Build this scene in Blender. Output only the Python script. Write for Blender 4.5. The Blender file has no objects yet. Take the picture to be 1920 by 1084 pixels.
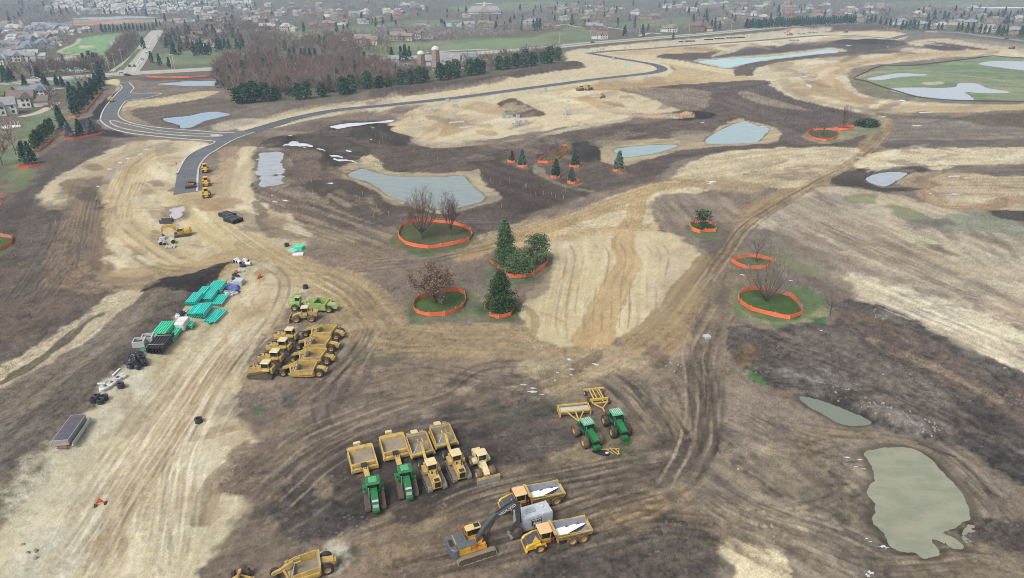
import bpy,bmesh,math,random
import numpy as np
from mathutils import Vector,Matrix,geometry
R=math.radians
SC=bpy.context.scene
COL=SC.collection
# --- camera
CAM_H,PITCH,FPX=71.0,R(25.2),1281.0
cam_data=bpy.data.cameras.new('camera')
cam_data.sensor_width=36.0
cam_data.lens=FPX/1920*36.0
cam_data.clip_start,cam_data.clip_end=0.5,30000
cam=bpy.data.objects.new('camera',cam_data)
cam.location=(0,0,CAM_H)
cam.rotation_euler=(R(90)-PITCH,0,0)
COL.objects.link(cam)
SC.camera=cam
# --- sky, sun, exposure (thin high overcast)
SUN_EL,SUN_ROT=R(52),R(215)
world=bpy.data.worlds.new('World')
SC.world=world
world.use_nodes=True
_nt=world.node_tree
_sky=_nt.nodes.new('ShaderNodeTexSky')
_sky.sky_type='NISHITA'
_sky.sun_disc=False
_sky.sun_elevation,_sky.sun_rotation=SUN_EL,SUN_ROT
_sky.air_density,_sky.dust_density,_sky.ozone_density=1.0,4.0,1.0
_hs=_nt.nodes.new('ShaderNodeHueSaturation')
_hs.inputs['Saturation'].default_value=0.25
_bg=_nt.nodes['Background']
_bg.inputs['Strength'].default_value=0.135
_nt.links.new(_sky.outputs[0],_hs.inputs['Color'])
_nt.links.new(_hs.outputs[0],_bg.inputs['Color'])
_sl=bpy.data.lights.new('sun','SUN')
_sl.energy,_sl.angle,_sl.color=1.5,R(15),(1.0,0.96,0.9)
sun=bpy.data.objects.new('sun',_sl)
COL.objects.link(sun)
_sd=Vector((math.sin(SUN_ROT)*math.cos(SUN_EL),math.cos(SUN_ROT)*math.cos(SUN_EL),math.sin(SUN_EL)))
sun.rotation_euler=_sd.to_track_quat('Z','Y').to_euler()
SC.view_settings.view_transform='Standard'
SC.view_settings.look='None'
SC.view_settings.gamma=1.0
SC.view_settings.use_curve_mapping=False
SC.view_settings.exposure=0.8
SC.cycles.max_bounces=5
SC.cycles.diffuse_bounces=2
SC.cycles.glossy_bounces=2
SC.cycles.transmission_bounces=2
SC.cycles.transparent_max_bounces=8
SC.cycles.volume_bounces=0
SC.cycles.use_denoising=True
SC.cycles.denoising_prefilter='NONE'
SC.cycles.pixel_filter_type='BLACKMAN_HARRIS'
SC.cycles.filter_width=0.95
ALB=0.52
# --- ground: points, noise, painting of bare soils
def G(px,py,z=0.0):
 """point of the plane at height z that the photograph shows at pixel (px, py)"""
 xn,yn=(px-960.0)/FPX,(py-542.0)/FPX
 s,c=math.sin(PITCH),math.cos(PITCH)
 t=(CAM_H-z)/(s+yn*c)
 return np.stack([xn*t,(c-yn*s)*t],-1)if isinstance(px,np.ndarray)else(xn*t,(c-yn*s)*t)
def GP(pts):
 a=np.asarray(pts,float)
 return G(a[:,0],a[:,1])
def to_px(x,y,z=0.0):
 s,c=math.sin(PITCH),math.cos(PITCH)
 d=y*c+(CAM_H-z)*s
 return 960+FPX*x/d,542+FPX*((CAM_H-z)*c-y*s)/d
def lin(c):
 c=np.asarray(c,float)/255.0
 return np.where(c<=0.04045,c/12.92,((c+0.055)/1.055)**2.4)
def hash2(ix,iy,seed):
 h=(ix.astype(np.int64)*374761393+iy.astype(np.int64)*668265263+seed*1274126177)&0xFFFFFFFF
 h=((h^(h>>13))*1274126177)&0xFFFFFFFF
 return((h^(h>>16))&0xFFFF).astype(np.float32)/65535.0
def vnoise(x,y,seed=0):
 ix,iy=np.floor(x),np.floor(y)
 fx,fy=(x-ix).astype(np.float32),(y-iy).astype(np.float32)
 ix,iy=ix.astype(np.int64),iy.astype(np.int64)
 ux,uy=fx*fx*fx*(fx*(fx*6-15)+10),fy*fy*fy*(fy*(fy*6-15)+10)
 a,b=hash2(ix,iy,seed),hash2(ix+1,iy,seed)
 c,d=hash2(ix,iy+1,seed),hash2(ix+1,iy+1,seed)
 return(a+(b-a)*ux)*(1-uy)+(c+(d-c)*ux)*uy
def fbm(x,y,oct=4,seed=0,lod=None,gain=0.64):
 """x, y already divided by the largest wavelength; lod = footprint / wavelength"""
 tot=np.zeros(x.shape,np.float32);amp,norm,f=1.0,0.0,1.0
 cs,sn=math.cos(0.6),math.sin(0.6)
 for o in range(oct):
  n=vnoise(x*f,y*f,seed+o*17)-0.5
  if lod is not None:
   n=n*np.clip(1.5-lod*f*1.6,0,1)
  tot+=amp*n;norm+=amp;amp*=gain;f*=2.03
  x,y=x*cs-y*sn,x*sn+y*cs
 return tot/norm*2.2
def sstep(a,b,v):
 t=np.clip((v-a)/(b-a),0,1)
 return t*t*(3-2*t)
def smooth_poly(p,n=5,closed=True):
 p=np.asarray(p,float);m=len(p);out=[]
 rng=range(m)if closed else range(m-1)
 for i in rng:
  p0=p[(i-1)%m]if closed or i>0 else 2*p[0]-p[1]
  p1,p2=p[i],p[(i+1)%m]
  p3=p[(i+2)%m]if closed or i+2<m else 2*p[-1]-p[-2]
  for k in range(n):
   t=k/n
   out.append(0.5*(2*p1+(p2-p0)*t+(2*p0-5*p1+4*p2-p3)*t*t+(3*p1-p0-3*p2+p3)*t**3))
 if not closed:out.append(p[-1])
 return np.array(out)
def seg_dist(X,Y,pl,closed=False):
 """distance to a polyline, signed side offset, length along"""
 n=len(pl);best=np.full(X.shape,1e18);off=np.zeros(X.shape);along=np.zeros(X.shape);acc=0.0
 for i in range(n if closed else n-1):
  ax,ay=pl[i];bx,by=pl[(i+1)%n]
  dx,dy=bx-ax,by-ay;L2=dx*dx+dy*dy+1e-12;L=math.sqrt(L2)
  t=np.clip(((X-ax)*dx+(Y-ay)*dy)/L2,0,1)
  ex,ey=X-ax-t*dx,Y-ay-t*dy
  d=ex*ex+ey*ey;k=d<best
  best=np.where(k,d,best)
  off=np.where(k,(dx*(Y-ay)-dy*(X-ax))/L,off)
  along=np.where(k,acc+t*L,along)
  acc+=L
 return np.sqrt(best),off,along
def inside(X,Y,pl):
 r=np.zeros(X.shape,bool);n=len(pl);j=n-1
 for i in range(n):
  xi,yi=pl[i];xj,yj=pl[j]
  if yi!=yj:
   r^=((yi>Y)!=(yj>Y))&(X<(xj-xi)*(Y-yi)/(yj-yi)+xi)
  j=i
 return r
def sdf(X,Y,pl):
 d,_,_=seg_dist(X,Y,pl,True)
 return np.where(inside(X,Y,pl),-d,d)
class Ground:
 """a sheet whose cells grow with the distance from the site's near edge; colours are soil albedos"""
 def __init__(s,ys,xs):
  PX,PY=np.meshgrid(xs,ys)
  s.shape=PX.shape
  g=G(PX.ravel(),PY.ravel())
  s.ys,s.xs=ys,xs
  s.X,s.Y=g[:,0],g[:,1]
  X2,Y2=s.X.reshape(s.shape),s.Y.reshape(s.shape)
  cx=np.abs(np.gradient(X2,axis=1));cy=np.abs(np.gradient(Y2,axis=0))
  s.fp=np.sqrt(cx*cy).ravel()
  s.fy=cy.ravel()
  n=s.X.size
  s.col=np.zeros((n,3),np.float32)
  s.z=np.zeros(n,np.float32)
  s.rough=np.full(n,0.08,np.float32)
  s.grass=np.zeros(n,np.float32)
  s.track=np.zeros(n,np.float32)
  s.seed=100
 def pick(s,g,pad):
  lo,hi=g.min(0)-pad,g.max(0)+pad
  return np.nonzero((s.X>lo[0])&(s.X<hi[0])&(s.Y>lo[1])&(s.Y<hi[1]))[0]
 def streak(s,k,d,sc,seed,oct=4):
  X,Y=s.X[k],s.Y[k]
  if d is None:
   return fbm(X/sc[0],Y/sc[0],oct,seed,s.fp[k]/sc[0])
  if len(d)==2 and np.isscalar(d[0]):
   ux,uy=d
  else:
   a,b=GP(d);ux,uy=b-a
  L=math.hypot(ux,uy);ux,uy=ux/L,uy/L
  u,v=X*ux+Y*uy,-X*uy+Y*ux
  wob=fbm(X/60,Y/60,2,seed+3)*2.5
  return fbm(u/sc[0],(v+wob)/sc[1],oct,seed,s.fp[k]/sc[1]*0.55)
 def paint(s,poly,c1,c2=None,d=None,sc=(25,2.5),soft=1.5,warp=1.5,ws=9,op=1.0,brk=0.0,sm=True,bias=0.0,con=2.5,rough=None,grass=None,track=None):
  s.seed+=31;sd=s.seed
  g=GP(poly)
  if sm:g=smooth_poly(g,4)
  k=s.pick(g,soft*2+warp*2+2)
  if k.size==0:return
  X,Y=s.X[k],s.Y[k]
  ds=sdf(X,Y,g)
  if warp:ds=ds+(warp+soft*.5)*fbm(X/ws,Y/ws,5,sd,s.fp[k]/ws,.72)
  sf=np.maximum(soft*.45,s.fp[k]*0.5)
  m=sstep(sf,-sf,ds)*op
  n=s.streak(k,d,sc,sd+7)
  if brk:m=m*sstep(brk-1.1,brk-0.35,n*1.2+0.0)
  c=lin(c1)*ALB
  c=np.broadcast_to(c,(k.size,3))
  if c2 is not None:
   w=np.clip(0.5+(n+bias)*con*0.5,0,1)[:,None]
   c=c*(1-w)+(lin(c2)*ALB)*w
  s.col[k]+=(c-s.col[k])*m[:,None]
  if rough is not None:s.rough[k]+=(rough-s.rough[k])*m
  s.grass[k]+=((1.0 if grass else 0.0)-s.grass[k])*m
  if track is not None:s.track[k]+=(track-s.track[k])*m
  else:s.track[k]*=(1-m)
 def band(s,line,w,c1,c2=None,op=1.0,soft=0.8,warp=0.6,stri=1.0,sm=True,sink=0.0,tread=0.0,w2=None,con=2.4,track=True,brk=0.0,fade=0.0):
  """a driven strip: streaks run along it"""
  s.seed+=31;sd=s.seed
  g=GP(line)
  if sm:g=smooth_poly(g,6,False)
  k=s.pick(g,w+soft*2+3)
  if k.size==0:return
  X,Y=s.X[k],s.Y[k]
  dd,off,al=seg_dist(X,Y,g)
  tot=np.sum(np.hypot(*(g[1:]-g[:-1]).T))
  ww=w*0.5 if w2 is None else 0.5*(w+(w2-w)*al/tot)
  off=off+0.35*fbm(al/14,off/14,2,sd+5)
  ds=dd-ww+(warp+soft*.4)*fbm(X/6,Y/6,4,sd,s.fp[k]/6,.7)
  sf=np.maximum(soft*.4,s.fp[k]*0.5)
  m=sstep(sf,-sf,ds)*op
  if fade:m=m*sstep(0,fade,al)*sstep(0,fade,tot-al)
  n=fbm(al/30,off/stri,4,sd+9,s.fp[k]/stri*0.5)
  if brk:m=m*sstep(brk-1.1,brk-0.35,n*1.2)
  c=np.broadcast_to(lin(c1)*ALB,(k.size,3))
  if c2 is not None:
   wt=np.clip(0.5+n*con*0.5,0,1)[:,None]
   c=c*(1-wt)+lin(c2)*ALB*wt
  if tread:
   lug=np.sin((al+np.abs(off)*0.5)*2*math.pi/0.62)*np.clip(1.6-s.fp[k]/0.16,0,1)
   c=c*(1+tread*lug)[:,None]
   s.z[k]+=0.03*lug*m
  s.col[k]+=(c-s.col[k])*m[:,None]
  s.z[k]-=sink*m
  s.grass[k]*=(1-m)
  if track:s.track[k]=np.maximum(s.track[k],m)
 def ruts(s,line,gauge,tw,c,op=0.7,tread=0.0,sink=0.05,sm=True,fade=4.0,n=5):
  """pair of wheel marks"""
  s.seed+=31
  g=GP(line)
  if sm:g=smooth_poly(g,n,False)
  k=s.pick(g,gauge/2+tw+1)
  if k.size==0:return
  dd,off,al=seg_dist(s.X[k],s.Y[k],g)
  q=dd<gauge/2+tw+.6
  k,dd,off,al=k[q],dd[q],off[q],al[q]
  X,Y=s.X[k],s.Y[k]
  tot=np.sum(np.hypot(*(g[1:]-g[:-1]).T))
  w=fbm(al/3,off/3,3,s.seed,s.fp[k]/3)
  e=np.abs(dd-gauge/2)-tw/2+.16*tw*w
  sf=np.maximum(.16,s.fp[k]*.5)
  m=sstep(sf,-sf,e)*op*np.clip(.62+.95*fbm(al/8,off/5,3,s.seed+4),0,1)*sstep(0,fade,al)*sstep(0,fade,tot-al)
  col=np.broadcast_to(lin(c)*ALB,(k.size,3))
  if tread:
   lug=np.sin((al+np.abs(dd-gauge/2)*.7)*2*math.pi/.7)*np.clip(1.8-s.fp[k]/.16,0,1)
   col=col*(1+tread*lug)[:,None]
   s.z[k]+=.04*lug*m
  s.col[k]+=(col-s.col[k])*m[:,None]
  s.z[k]-=sink*m
  s.z[k]+=.05*op*sstep(.35,.1,np.abs(e-.25))
 def bundle(s,line,n,spread,cs,seed,op=.4,tread=.12,gauge=2.3,tw=.6):
  """many passes of machines along much the same line"""
  r=random.Random(seed)
  L=np.asarray(line,float)
  for i in range(n):
   o=[r.gauss(0,spread)for _ in range(2)]
   j=np.array([[r.gauss(0,spread*.25)+o[0],(r.gauss(0,spread*.12)+o[1]*.45)]for _ in L])
   a=r.uniform(0,.35)*(len(L)-1);b=(len(L)-1)*r.uniform(.65,1)
   t=np.linspace(a,b,len(L)+1)
   P=np.stack([np.interp(t,np.arange(len(L)),(L+j)[:,q])for q in(0,1)],1)
   s.ruts(P,gauge*r.uniform(.85,1.15),tw*r.uniform(.6,1.3),cs[r.randrange(len(cs))],op*r.uniform(.5,1.2),tread=tread if r.random()<.6 else 0,fade=5,n=4)
 def patches(s,poly,n,cols,w,asp,op,seed,ang=0.0,brk=.35):
  """scuffs, damp spots and spilled soil of irregular outline"""
  r=random.Random(seed);P=np.asarray(poly,float);lo,hi=P.min(0),P.max(0);c=0;t=0
  while c<n and t<n*30:
   t+=1
   q=np.array([[r.uniform(lo[0],hi[0]),r.uniform(lo[1],hi[1])]])
   if not inside(q[:,0],q[:,1],P)[0]:continue
   c+=1;a=ang+r.uniform(-.35,.35);L=r.uniform(*w);B=L*asp*r.uniform(.6,1.5)
   pts=[]
   for i in range(8):
    th=i*math.pi/4;u,v=L*math.cos(th)*r.uniform(.6,1.2),B*math.sin(th)*r.uniform(.6,1.3)
    pts.append((q[0,0]+u*math.cos(a)-v*math.sin(a),q[0,1]+u*math.sin(a)+v*math.cos(a)))
   k=r.randrange(len(cols))
   s.paint(pts,cols[k],None,(math.cos(-a),math.sin(-a)*2.2),(9,1.2),1.2,1.6,4,op*r.uniform(.5,1.2),brk,True)
 def blob(s,c,rad,h,power=1.0):
  """mound (h > 0) or hollow along a pixel polyline"""
  g=GP(c)
  k=s.pick(g,rad*2)
  d,_,_=seg_dist(s.X[k],s.Y[k],g)
  s.z[k]+=h*sstep(rad,0,d)
 def basin(s,poly,depth,bank,sm=True):
  g=GP(poly)
  if sm:g=smooth_poly(g,4)
  k=s.pick(g,bank*2+4)
  d=sdf(s.X[k],s.Y[k],g)+0.8*fbm(s.X[k]/5,s.Y[k]/5,5,5,s.fp[k]/5,.7)
  tgt=np.where(d<0,np.maximum(d*0.35,-1.2)-0.02,0)-depth*sstep(bank,0,np.maximum(d,0))
  s.z[k]=np.where(d<bank,s.z[k]*sstep(0,bank,d)+tgt,s.z[k])
  s.rough[k]*=0.4+0.6*sstep(-0.5,2.0,d)
 def level(s,poly,z,pad,sm=False):
  g=GP(poly)
  k=s.pick(g,pad*2)
  d=sdf(s.X[k],s.Y[k],g)
  m=sstep(pad,pad*0.35,d)
  s.z[k]+=(z-s.z[k])*m
  s.rough[k]*=(1-m)
 def height(s,x,y):
  px,py=to_px(x,y)
  i=np.interp(py,s.ys[::-1],np.arange(len(s.ys))[::-1])if s.ys[0]>s.ys[-1]else np.interp(py,s.ys,np.arange(len(s.ys)))
  j=np.interp(px,s.xs,np.arange(len(s.xs)))
  i0,j0=min(int(i),len(s.ys)-2),min(int(j),len(s.xs)-2)
  fi,fj=i-i0,j-j0
  z=s.z.reshape(s.shape)
  return float((z[i0,j0]*(1-fj)+z[i0,j0+1]*fj)*(1-fi)+(z[i0+1,j0]*(1-fj)+z[i0+1,j0+1]*fj)*fi)
  # --- outlines (read off the photograph, turned into ground metres)
POND={'main':[(652,327),(660,321),(681,316),(706,324),(744,330),(814,331),(866,329),(880,343),(908,371),(874,384),(841,392),(822,391),(800,387),(758,376),(733,367),(714,354),(689,340),(661,332)],'middle':[(1150,281),(1177,275),(1232,271),(1271,272),(1232,285),(1177,293),(1163,289)],'right':[(1325,267),(1340,249),(1390,228),(1420,235),(1441,241),(1422,263),(1400,267)],'oval':[(1624,335),(1638,327),(1663,322),(1700,324),(1679,338),(1666,347),(1646,346)],'turquoise':[(1309,115),(1363,110),(1440,106),(1503,99),(1549,93),(1575,97),(1528,101.5),(1478,107),(1440,111),(1388,121),(1363,126),(1345,122)],'left':[(304,222),(350,217),(395,209),(430,214),(385,225),(360,237),(338,239),(334,233)],'gate':[(292,157),(350,152),(406,151),(403,160),(350,160)],'golf_a':[(1625,147),(1665,140),(1690,137),(1740,140),(1690,143),(1652,149)],'golf_b':[(1667,167),(1702,164),(1785,164),(1797,156),(1830,156),(1852,165),(1895,172),(1850,174),(1810,172),(1825,184),(1822,189),(1765,187),(1715,180)],'golf_c':[(1835,119),(1865,114),(1920,115),(2000,118),(1990,136),(1920,131),(1877,126)],'near':[(1619,850),(1640,842),(1661,838),(1703,842),(1746,862),(1785,904),(1813,937),(1822,971),(1796,984),(1765,997),(1790,1010),(1808,1024),(1798,1028),(1770,1016),(1746,1011),(1762,1036),(1737,1046),(1717,1037),(1675,1027),(1656,997),(1633,977),(1642,943),(1625,921),(1639,895),(1627,864)],'ditch':[(1500,742),(1526,747),(1566,757),(1605,773),(1636,790),(1605,795),(1582,795),(1549,779),(1515,761)],'lake_golf':[(82,127),(100,113),(120,106),(138,107),(141,115),(136,122),(165,130),(150,133),(110,131)],'lake_club':[(817,45),(839,43),(868,44),(866,48),(854,51),(827,48)],'lake_small':[(206,83),(214,76),(229,74),(231,82)],'lake_house':[(95,150),(125,146),(152,144),(150,150),(120,156),(100,158)],}
SHALLOW={'grey':[(484,287),(505,285),(523,285),(535,291),(531,302),(537,329),(534,343),(510,348),(490,352),(481,335),(480,307)],'winding':[(519,275),(540,266),(551,263),(570,267),(606,277),(618,284),(639,291),(660,297),(672,303),(660,305),(650,303),(640,306),(645,312),(630,310),(625,303),(617,298),(610,287),(590,280),(551,278)],'strip':[(612,238),(650,230),(690,229),(720,226),(742,224),(735,229),(700,232),(660,238),(632,242)],'lilac':[(319,391),(346,387),(344,398),(335,408),(322,409)],'trackpool':[(1640,213)]*0,}
ASPHALT_LOOP=[(222,157),(229,165),(215,180),(197,202),(189,220),(192,230),(212,242),(250,251),(325,259),(390,264),(402,266),(399,270),(372,281),(349,296),(332,326),(325,366),(348,362),(370,359),(371,327),(375,310),(389,293),(409,280),(442,261),(478,248),(478,239),(440,249),(412,249),(375,246),(300,240),(250,232),(227,222),(222,212),(230,197),(240,189),(270,185),(300,178),(297,175),(250,175),(246,172),(251,165),(242,155)]
ROAD_MAIN=[(470,247),(520,232),(555,222.5),(630,207.5),(730,197.5),(855,184),(960,170),(1035,160),(1110,150),(1185,141.5),(1222,137),(1240,132),(1240,127.5),(1228,122),(1200,116.5),(1160,110),(1120,103),(1100,99)]
ROAD_FAR=[(1112,99),(1150,95.5),(1210,92),(1285,86),(1385,79),(1440,75),(1500,69.5),(1560,66),(1610,68),(1650,71),(1672,73)]
ROAD_SPUR=[(1668,74),(1700,66),(1740,60)]
HWY=[(-160,163),(0,156),(90,149),(180,142),(240,138),(310,134),(400,129),(520,121),(700,112),(850,102),(930,97),(1050,87),(1110,81),(1230,71),(1330,63),(1440,52.5),(1520,47),(1600,43)]
HWY2=[(1740,60),(1790,61),(1850,68),(1920,77),(2100,100)]
NORTHROAD=[(238,138),(258,112),(276,85),(290,64),(297,57)]
PATHWAY=[(208,134),(240,112),(262,90),(278,68),(287,58)]
MEDIAN=[(207,228),(214,227),(250,236),(300,246),(350,250),(408,253),(410,256),(350,255),(290,250),(240,243),(214,235)]
RINGS={'twin_bare':[(747,441),(757,423),(775,417),(800,415),(830,418),(865,424),(882,433),(886,444),(876,452),(840,461),(805,466),(775,463),(757,456)],'oak':[(775,580),(781,565),(800,555),(830,549),(862,546),(870,551),(872,570),(864,580),(842,590),(815,594),(795,592),(780,586)],'pine':[(909,580),(916,570),(940,568),(962,575),(965,585),(955,594),(938,598),(920,594)],'cluster':[(918,492),(932,486),(945,476),(975,470),(1000,472),(1025,484),(1028,492),(1018,503),(995,519),(963,523),(945,513),(935,503)],'shrub_pine':[(1292,424),(1298,418),(1315,417),(1335,420),(1341,427),(1340,436),(1322,435),(1310,438),(1300,434)],'far_bare':[(1371,492),(1385,486),(1403,482),(1430,485),(1453,492),(1443,498),(1437,504),(1420,505),(1403,505),(1385,500)],'multi':[(1384,560),(1395,546),(1415,543),(1450,547),(1480,556),(1503,580),(1502,592),(1490,599),(1462,596),(1440,590),(1412,584),(1392,574)],'edge_left':[(-40,452),(-10,446),(15,445),(25,449),(20,460),(-5,472),(-40,478)],'spruce_a':[(952,304),(958,301),(966,302),(967,305),(960,306)],'spruce_b':[(968,312),(978,308),(990,310),(990,313),(978,315)],'strip':[(1009,306),(1015,298),(1030,288),(1060,281),(1068,285),(1055,292),(1043,303),(1025,307)],'spruce_c':[(1068,313),(1078,309),(1090,310),(1088,314),(1078,315)],'spruce_d':[(1033,333),(1042,328),(1053,332),(1050,334),(1042,335)],'spruce_e':[(1064,343),(1072,338),(1087,342),(1080,345),(1071,346)],'spruce_f':[(1148,321),(1160,316),(1172,319),(1171,322),(1158,323)],'far_ring':[(1513,252),(1520,246),(1535,244),(1560,244),(1572,249),(1570,258),(1555,264),(1540,264),(1520,259)],'far_small':[(1565,242),(1580,238),(1597,238),(1598,241),(1585,245),(1575,244)],'far_round':[(1603,233),(1615,236),(1630,238),(1647,237),(1647,233),(1630,231),(1612,231)],}
TAN,TAN2,TANO,TANG=(209,196,165),(192,175,142),(186,162,122),(192,183,160)
PATHB,BRN,BRN2,DK,DKP,BLK,GRY=(162,141,112),(132,116,105),(112,97,88),(92,82,77),(108,97,94),(62,57,57),(150,141,130)
GRN,GRN2,GRN3=(84,110,72),(104,128,84),(128,150,112)
def build_ground():
 ys=np.concatenate([[1500,1400,1320,1250,1200,1165,1140,1120],np.arange(1105,12,-1.9)])
 d0=500.0
 yy=[ys[-1]];
 yd=G(960.0,float(ys[-1]))[1]
 far=[]
 while yd<16000:
  yd*=1.03;far.append(to_px(0.0,yd)[1])
 ys=np.concatenate([ys,far])
 xs=np.concatenate([np.linspace(-2600,-200,26),np.linspace(-160,-24,18),np.arange(-20,1942,1.9),np.linspace(1944,2080,18),np.linspace(2120,4520,26)])
 g=Ground(ys,xs)
 P,B,RT=g.paint,g.band,g.ruts
 W=3000
 n=fbm(g.X/120,g.Y/120,5,3,g.fp/120)
 n2=fbm(g.X/35,g.Y/35,4,9,g.fp/35)
 w=np.clip(0.5+0.9*n+0.4*n2,0,1)[:,None]
 g.col[:]=(lin((122,112,98))*(1-w)+lin((114,115,93))*w)*ALB
 g.rough[:]=0.05
 P([(155,72),(190,66),(270,60),(262,66),(240,72),(215,76),(205,95),(205,112),(180,117),(165,115),(155,105),(130,98),(112,96),(140,85),(146,76)],(122,160,112),(138,172,124),None,(40,),2,grass=1)
 for q in([(290,108),(330,98),(450,98),(460,112),(380,124),(300,120)],[(520,62),(640,50),(720,48),(700,60),(600,72),(500,74)],[(655,85),(760,80),(960,70),(1050,80),(900,98),(760,104),(680,104)],[(1000,70),(1080,50),(1120,56),(1100,80),(1050,86),(1010,82)],[(1140,45),(1280,33),(1290,45),(1190,52)],[(700,48),(800,36),(880,40),(850,42),(800,52)],[(850,12),(1000,2),(1070,6),(1060,14),(980,22),(880,22)],[(0,160),(150,150),(180,152),(100,165),(0,178)],[(70,210),(130,200),(140,222),(110,250),(70,262),(40,245)],[(1640,6),(1920,-2),(2100,-2),(2100,8),(1800,8)],[(-60,235),(20,235),(70,250),(60,300),(-60,290)],[(20,300),(60,285),(60,330),(25,350)]):
  P(q,(108,124,92),(140,142,114),None,(25,),3,3,grass=1)
 P([(870,80),(960,72),(1040,82),(900,92),(800,96)],(134,154,118),(128,142,106),None,(30,),3,2,grass=1)
 P([(70,130),(100,112),(118,103),(140,104),(145,114),(140,122),(168,130),(160,136),(110,136)],(190,176,142),(160,146,116),None,(10,),1)
 B([(150,72),(142,82),(118,92),(112,98),(135,101),(155,104),(156,110),(148,116)],4,(204,190,160))
 P([(150,86),(175,85),(176,89),(150,91)],(196,186,160));P([(205,78),(216,73),(232,71),(236,84),(206,86)],(190,176,150))
 P([(0,40),(42,38),(40,47),(0,50)],(206,176,146));P([(140,38),(300,36),(360,34),(330,39),(250,44),(140,47)],(196,164,142),(170,140,120),None,(30,))
 P([(142,34),(240,31),(300,33),(200,36),(150,37)],(170,186,196));P([(330,41),(370,35),(410,30),(350,42)],(176,190,200))
 P([(1620,6),(1800,4),(1920,4),(1920,14),(1700,12)],(150,146,128),(130,130,108),None,(60,))
 SITE=[(-700,470),(-60,372),(20,340),(60,318),(100,268),(150,225),(185,185),(210,160),(245,150),(330,147),(420,150),(450,195),(560,190),(700,180),(800,165),(930,150),(1060,118),(1050,98),(1120,86),(1240,76),(1360,67),(1440,58),(1530,51),(1640,50),(1760,62),(1920,82),(2300,120),(4200,330),(4200,1800),(-2600,1800),(-2600,700)]
 P(SITE,BRN,(146,131,118),((300,900),(900,500)),(30,3),3,3,sm=False,rough=0.10)
 g.far_site=SITE
 P([(440,240),(470,232),(560,210),(700,190),(860,168),(960,150),(1060,118),(1062,98),(1120,88),(1240,79),(1360,71),(1500,63),(1640,58),(1700,64),(1680,76),(1560,76),(1420,86),(1260,104),(1262,140),(1150,158),(960,180),(700,206),(560,230),(490,252)],TAN,(206,190,156),((480,240),(900,180)),(60,3),2,2,rough=0.03)
 P([(450,208),(560,190),(680,181),(700,176),(690,186),(600,196),(500,214),(460,222)],(118,104,94),(134,120,108),None,(15,),2,2)
 P([(470,230),(560,204),(700,186),(760,180),(700,193),(560,214)],(212,196,160),(186,168,136),((480,240),(700,190)),(40,2),1.5,2,brk=0.55)
 P([(690,183),(740,166),(830,158),(900,150),(990,128),(1060,116),(1100,126),(1040,134),(960,148),(870,163),(800,172),(720,184)],(112,98,88),(96,84,76),((700,180),(1000,140)),(20,3),2,3,rough=0.2)
 P([(960,180),(1120,156),(1230,147),(1262,136),(1264,126),(1240,118),(1330,124),(1440,140),(1500,148),(1430,152),(1300,160),(1200,162),(1160,166),(1060,172)],TANO,(204,184,146),((1000,175),(1250,140)),(50,2),2,2,rough=0.03)
 P([(1180,103),(1240,108),(1330,124),(1400,138),(1370,140),(1300,128),(1220,114),(1160,106)],(214,200,166),(204,186,148),((1180,103),(1330,124)),(50,3),1.5,1)
 P([(1110,101),(1200,94),(1300,88),(1440,79),(1560,74),(1560,70),(1440,82),(1330,98),(1260,104),(1180,102)],(206,184,146),(192,164,122),((1120,98),(1440,78)),(60,2),1.5,1)
 P([(1232,108),(1250,101),(1330,98),(1440,87),(1540,79),(1620,74),(1690,80),(1700,84),(1660,92),(1600,96),(1575,92),(1549,90),(1500,95),(1440,101),(1360,107),(1305,113),(1270,111)],(98,86,82),(112,98,92),((1240,105),(1560,84)),(40,3),1.5,2,rough=0.12)
 P([(1560,76),(1640,73),(1690,79),(1640,84),(1580,82)],(76,66,64),(88,78,74),None,(14,),1.5,2,rough=0.3)
 P([(1300,113),(1360,108),(1440,102),(1500,96),(1550,90),(1580,92),(1586,96),(1548,101),(1480,109),(1440,114),(1385,124),(1362,128),(1340,124)],(204,192,160),(190,176,146),None,(16,),1,1,rough=0.03)
 P([(1375,140),(1390,122),(1440,113),(1500,106),(1560,98),(1640,95),(1700,98),(1660,104),(1580,106),(1500,112),(1450,120),(1420,130),(1415,142),(1395,142)],(104,91,86),(118,104,97),((1400,130),(1600,100)),(20,3),1.2,1.5,rough=0.1)
 P([(1420,150),(1412,140),(1420,128),(1455,118),(1520,110),(1600,104),(1700,98),(1790,90),(1860,92),(1920,96),(2300,120),(2300,140),(1990,118),(1860,106),(1780,108),(1700,116),(1620,124),(1592,134),(1590,150),(1604,168),(1620,178),(1680,188),(1780,194),(1920,197),(2200,200),(2200,216),(1920,211),(1760,208),(1660,214),(1600,210),(1500,196),(1450,180),(1430,164)],(212,201,172),(196,182,150),((1430,150),(1700,100)),(50,4),2,2.5,rough=0.04)
 P([(1700,80),(1760,72),(1840,80),(1920,90),(2200,116),(2200,124),(1900,100),(1800,88),(1740,88)],(208,192,164),(190,174,146),((1700,80),(1920,98)),(50,4),2,2)
 P([(1800,72),(1920,84),(2200,118),(2200,124),(1920,92),(1820,80)],(150,140,128),(168,158,140),((1800,72),(1920,84)),(50,4),2,2)
 P([(1735,84),(1790,88),(1815,94),(1790,98),(1740,91)],(100,88,84),None,None,(10,),1);P([(1745,78),(1790,83),(1850,92),(1875,96),(1855,98),(1790,88),(1745,81)],(108,94,88),None,None,(10,),1)
 P([(1680,102),(1740,98),(1730,104),(1690,107)],(116,102,94),None,None,(10,),1);P([(1700,90),(1760,94),(1740,98),(1690,96)],(200,186,160),None,None,(10,),1)
 P([(1440,58),(1520,48),(1600,46),(1680,52),(1640,56),(1560,58),(1480,63),(1440,64)],(120,104,96),(104,92,88),((1440,60),(1640,52)),(30,3),1.5,2)
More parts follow.
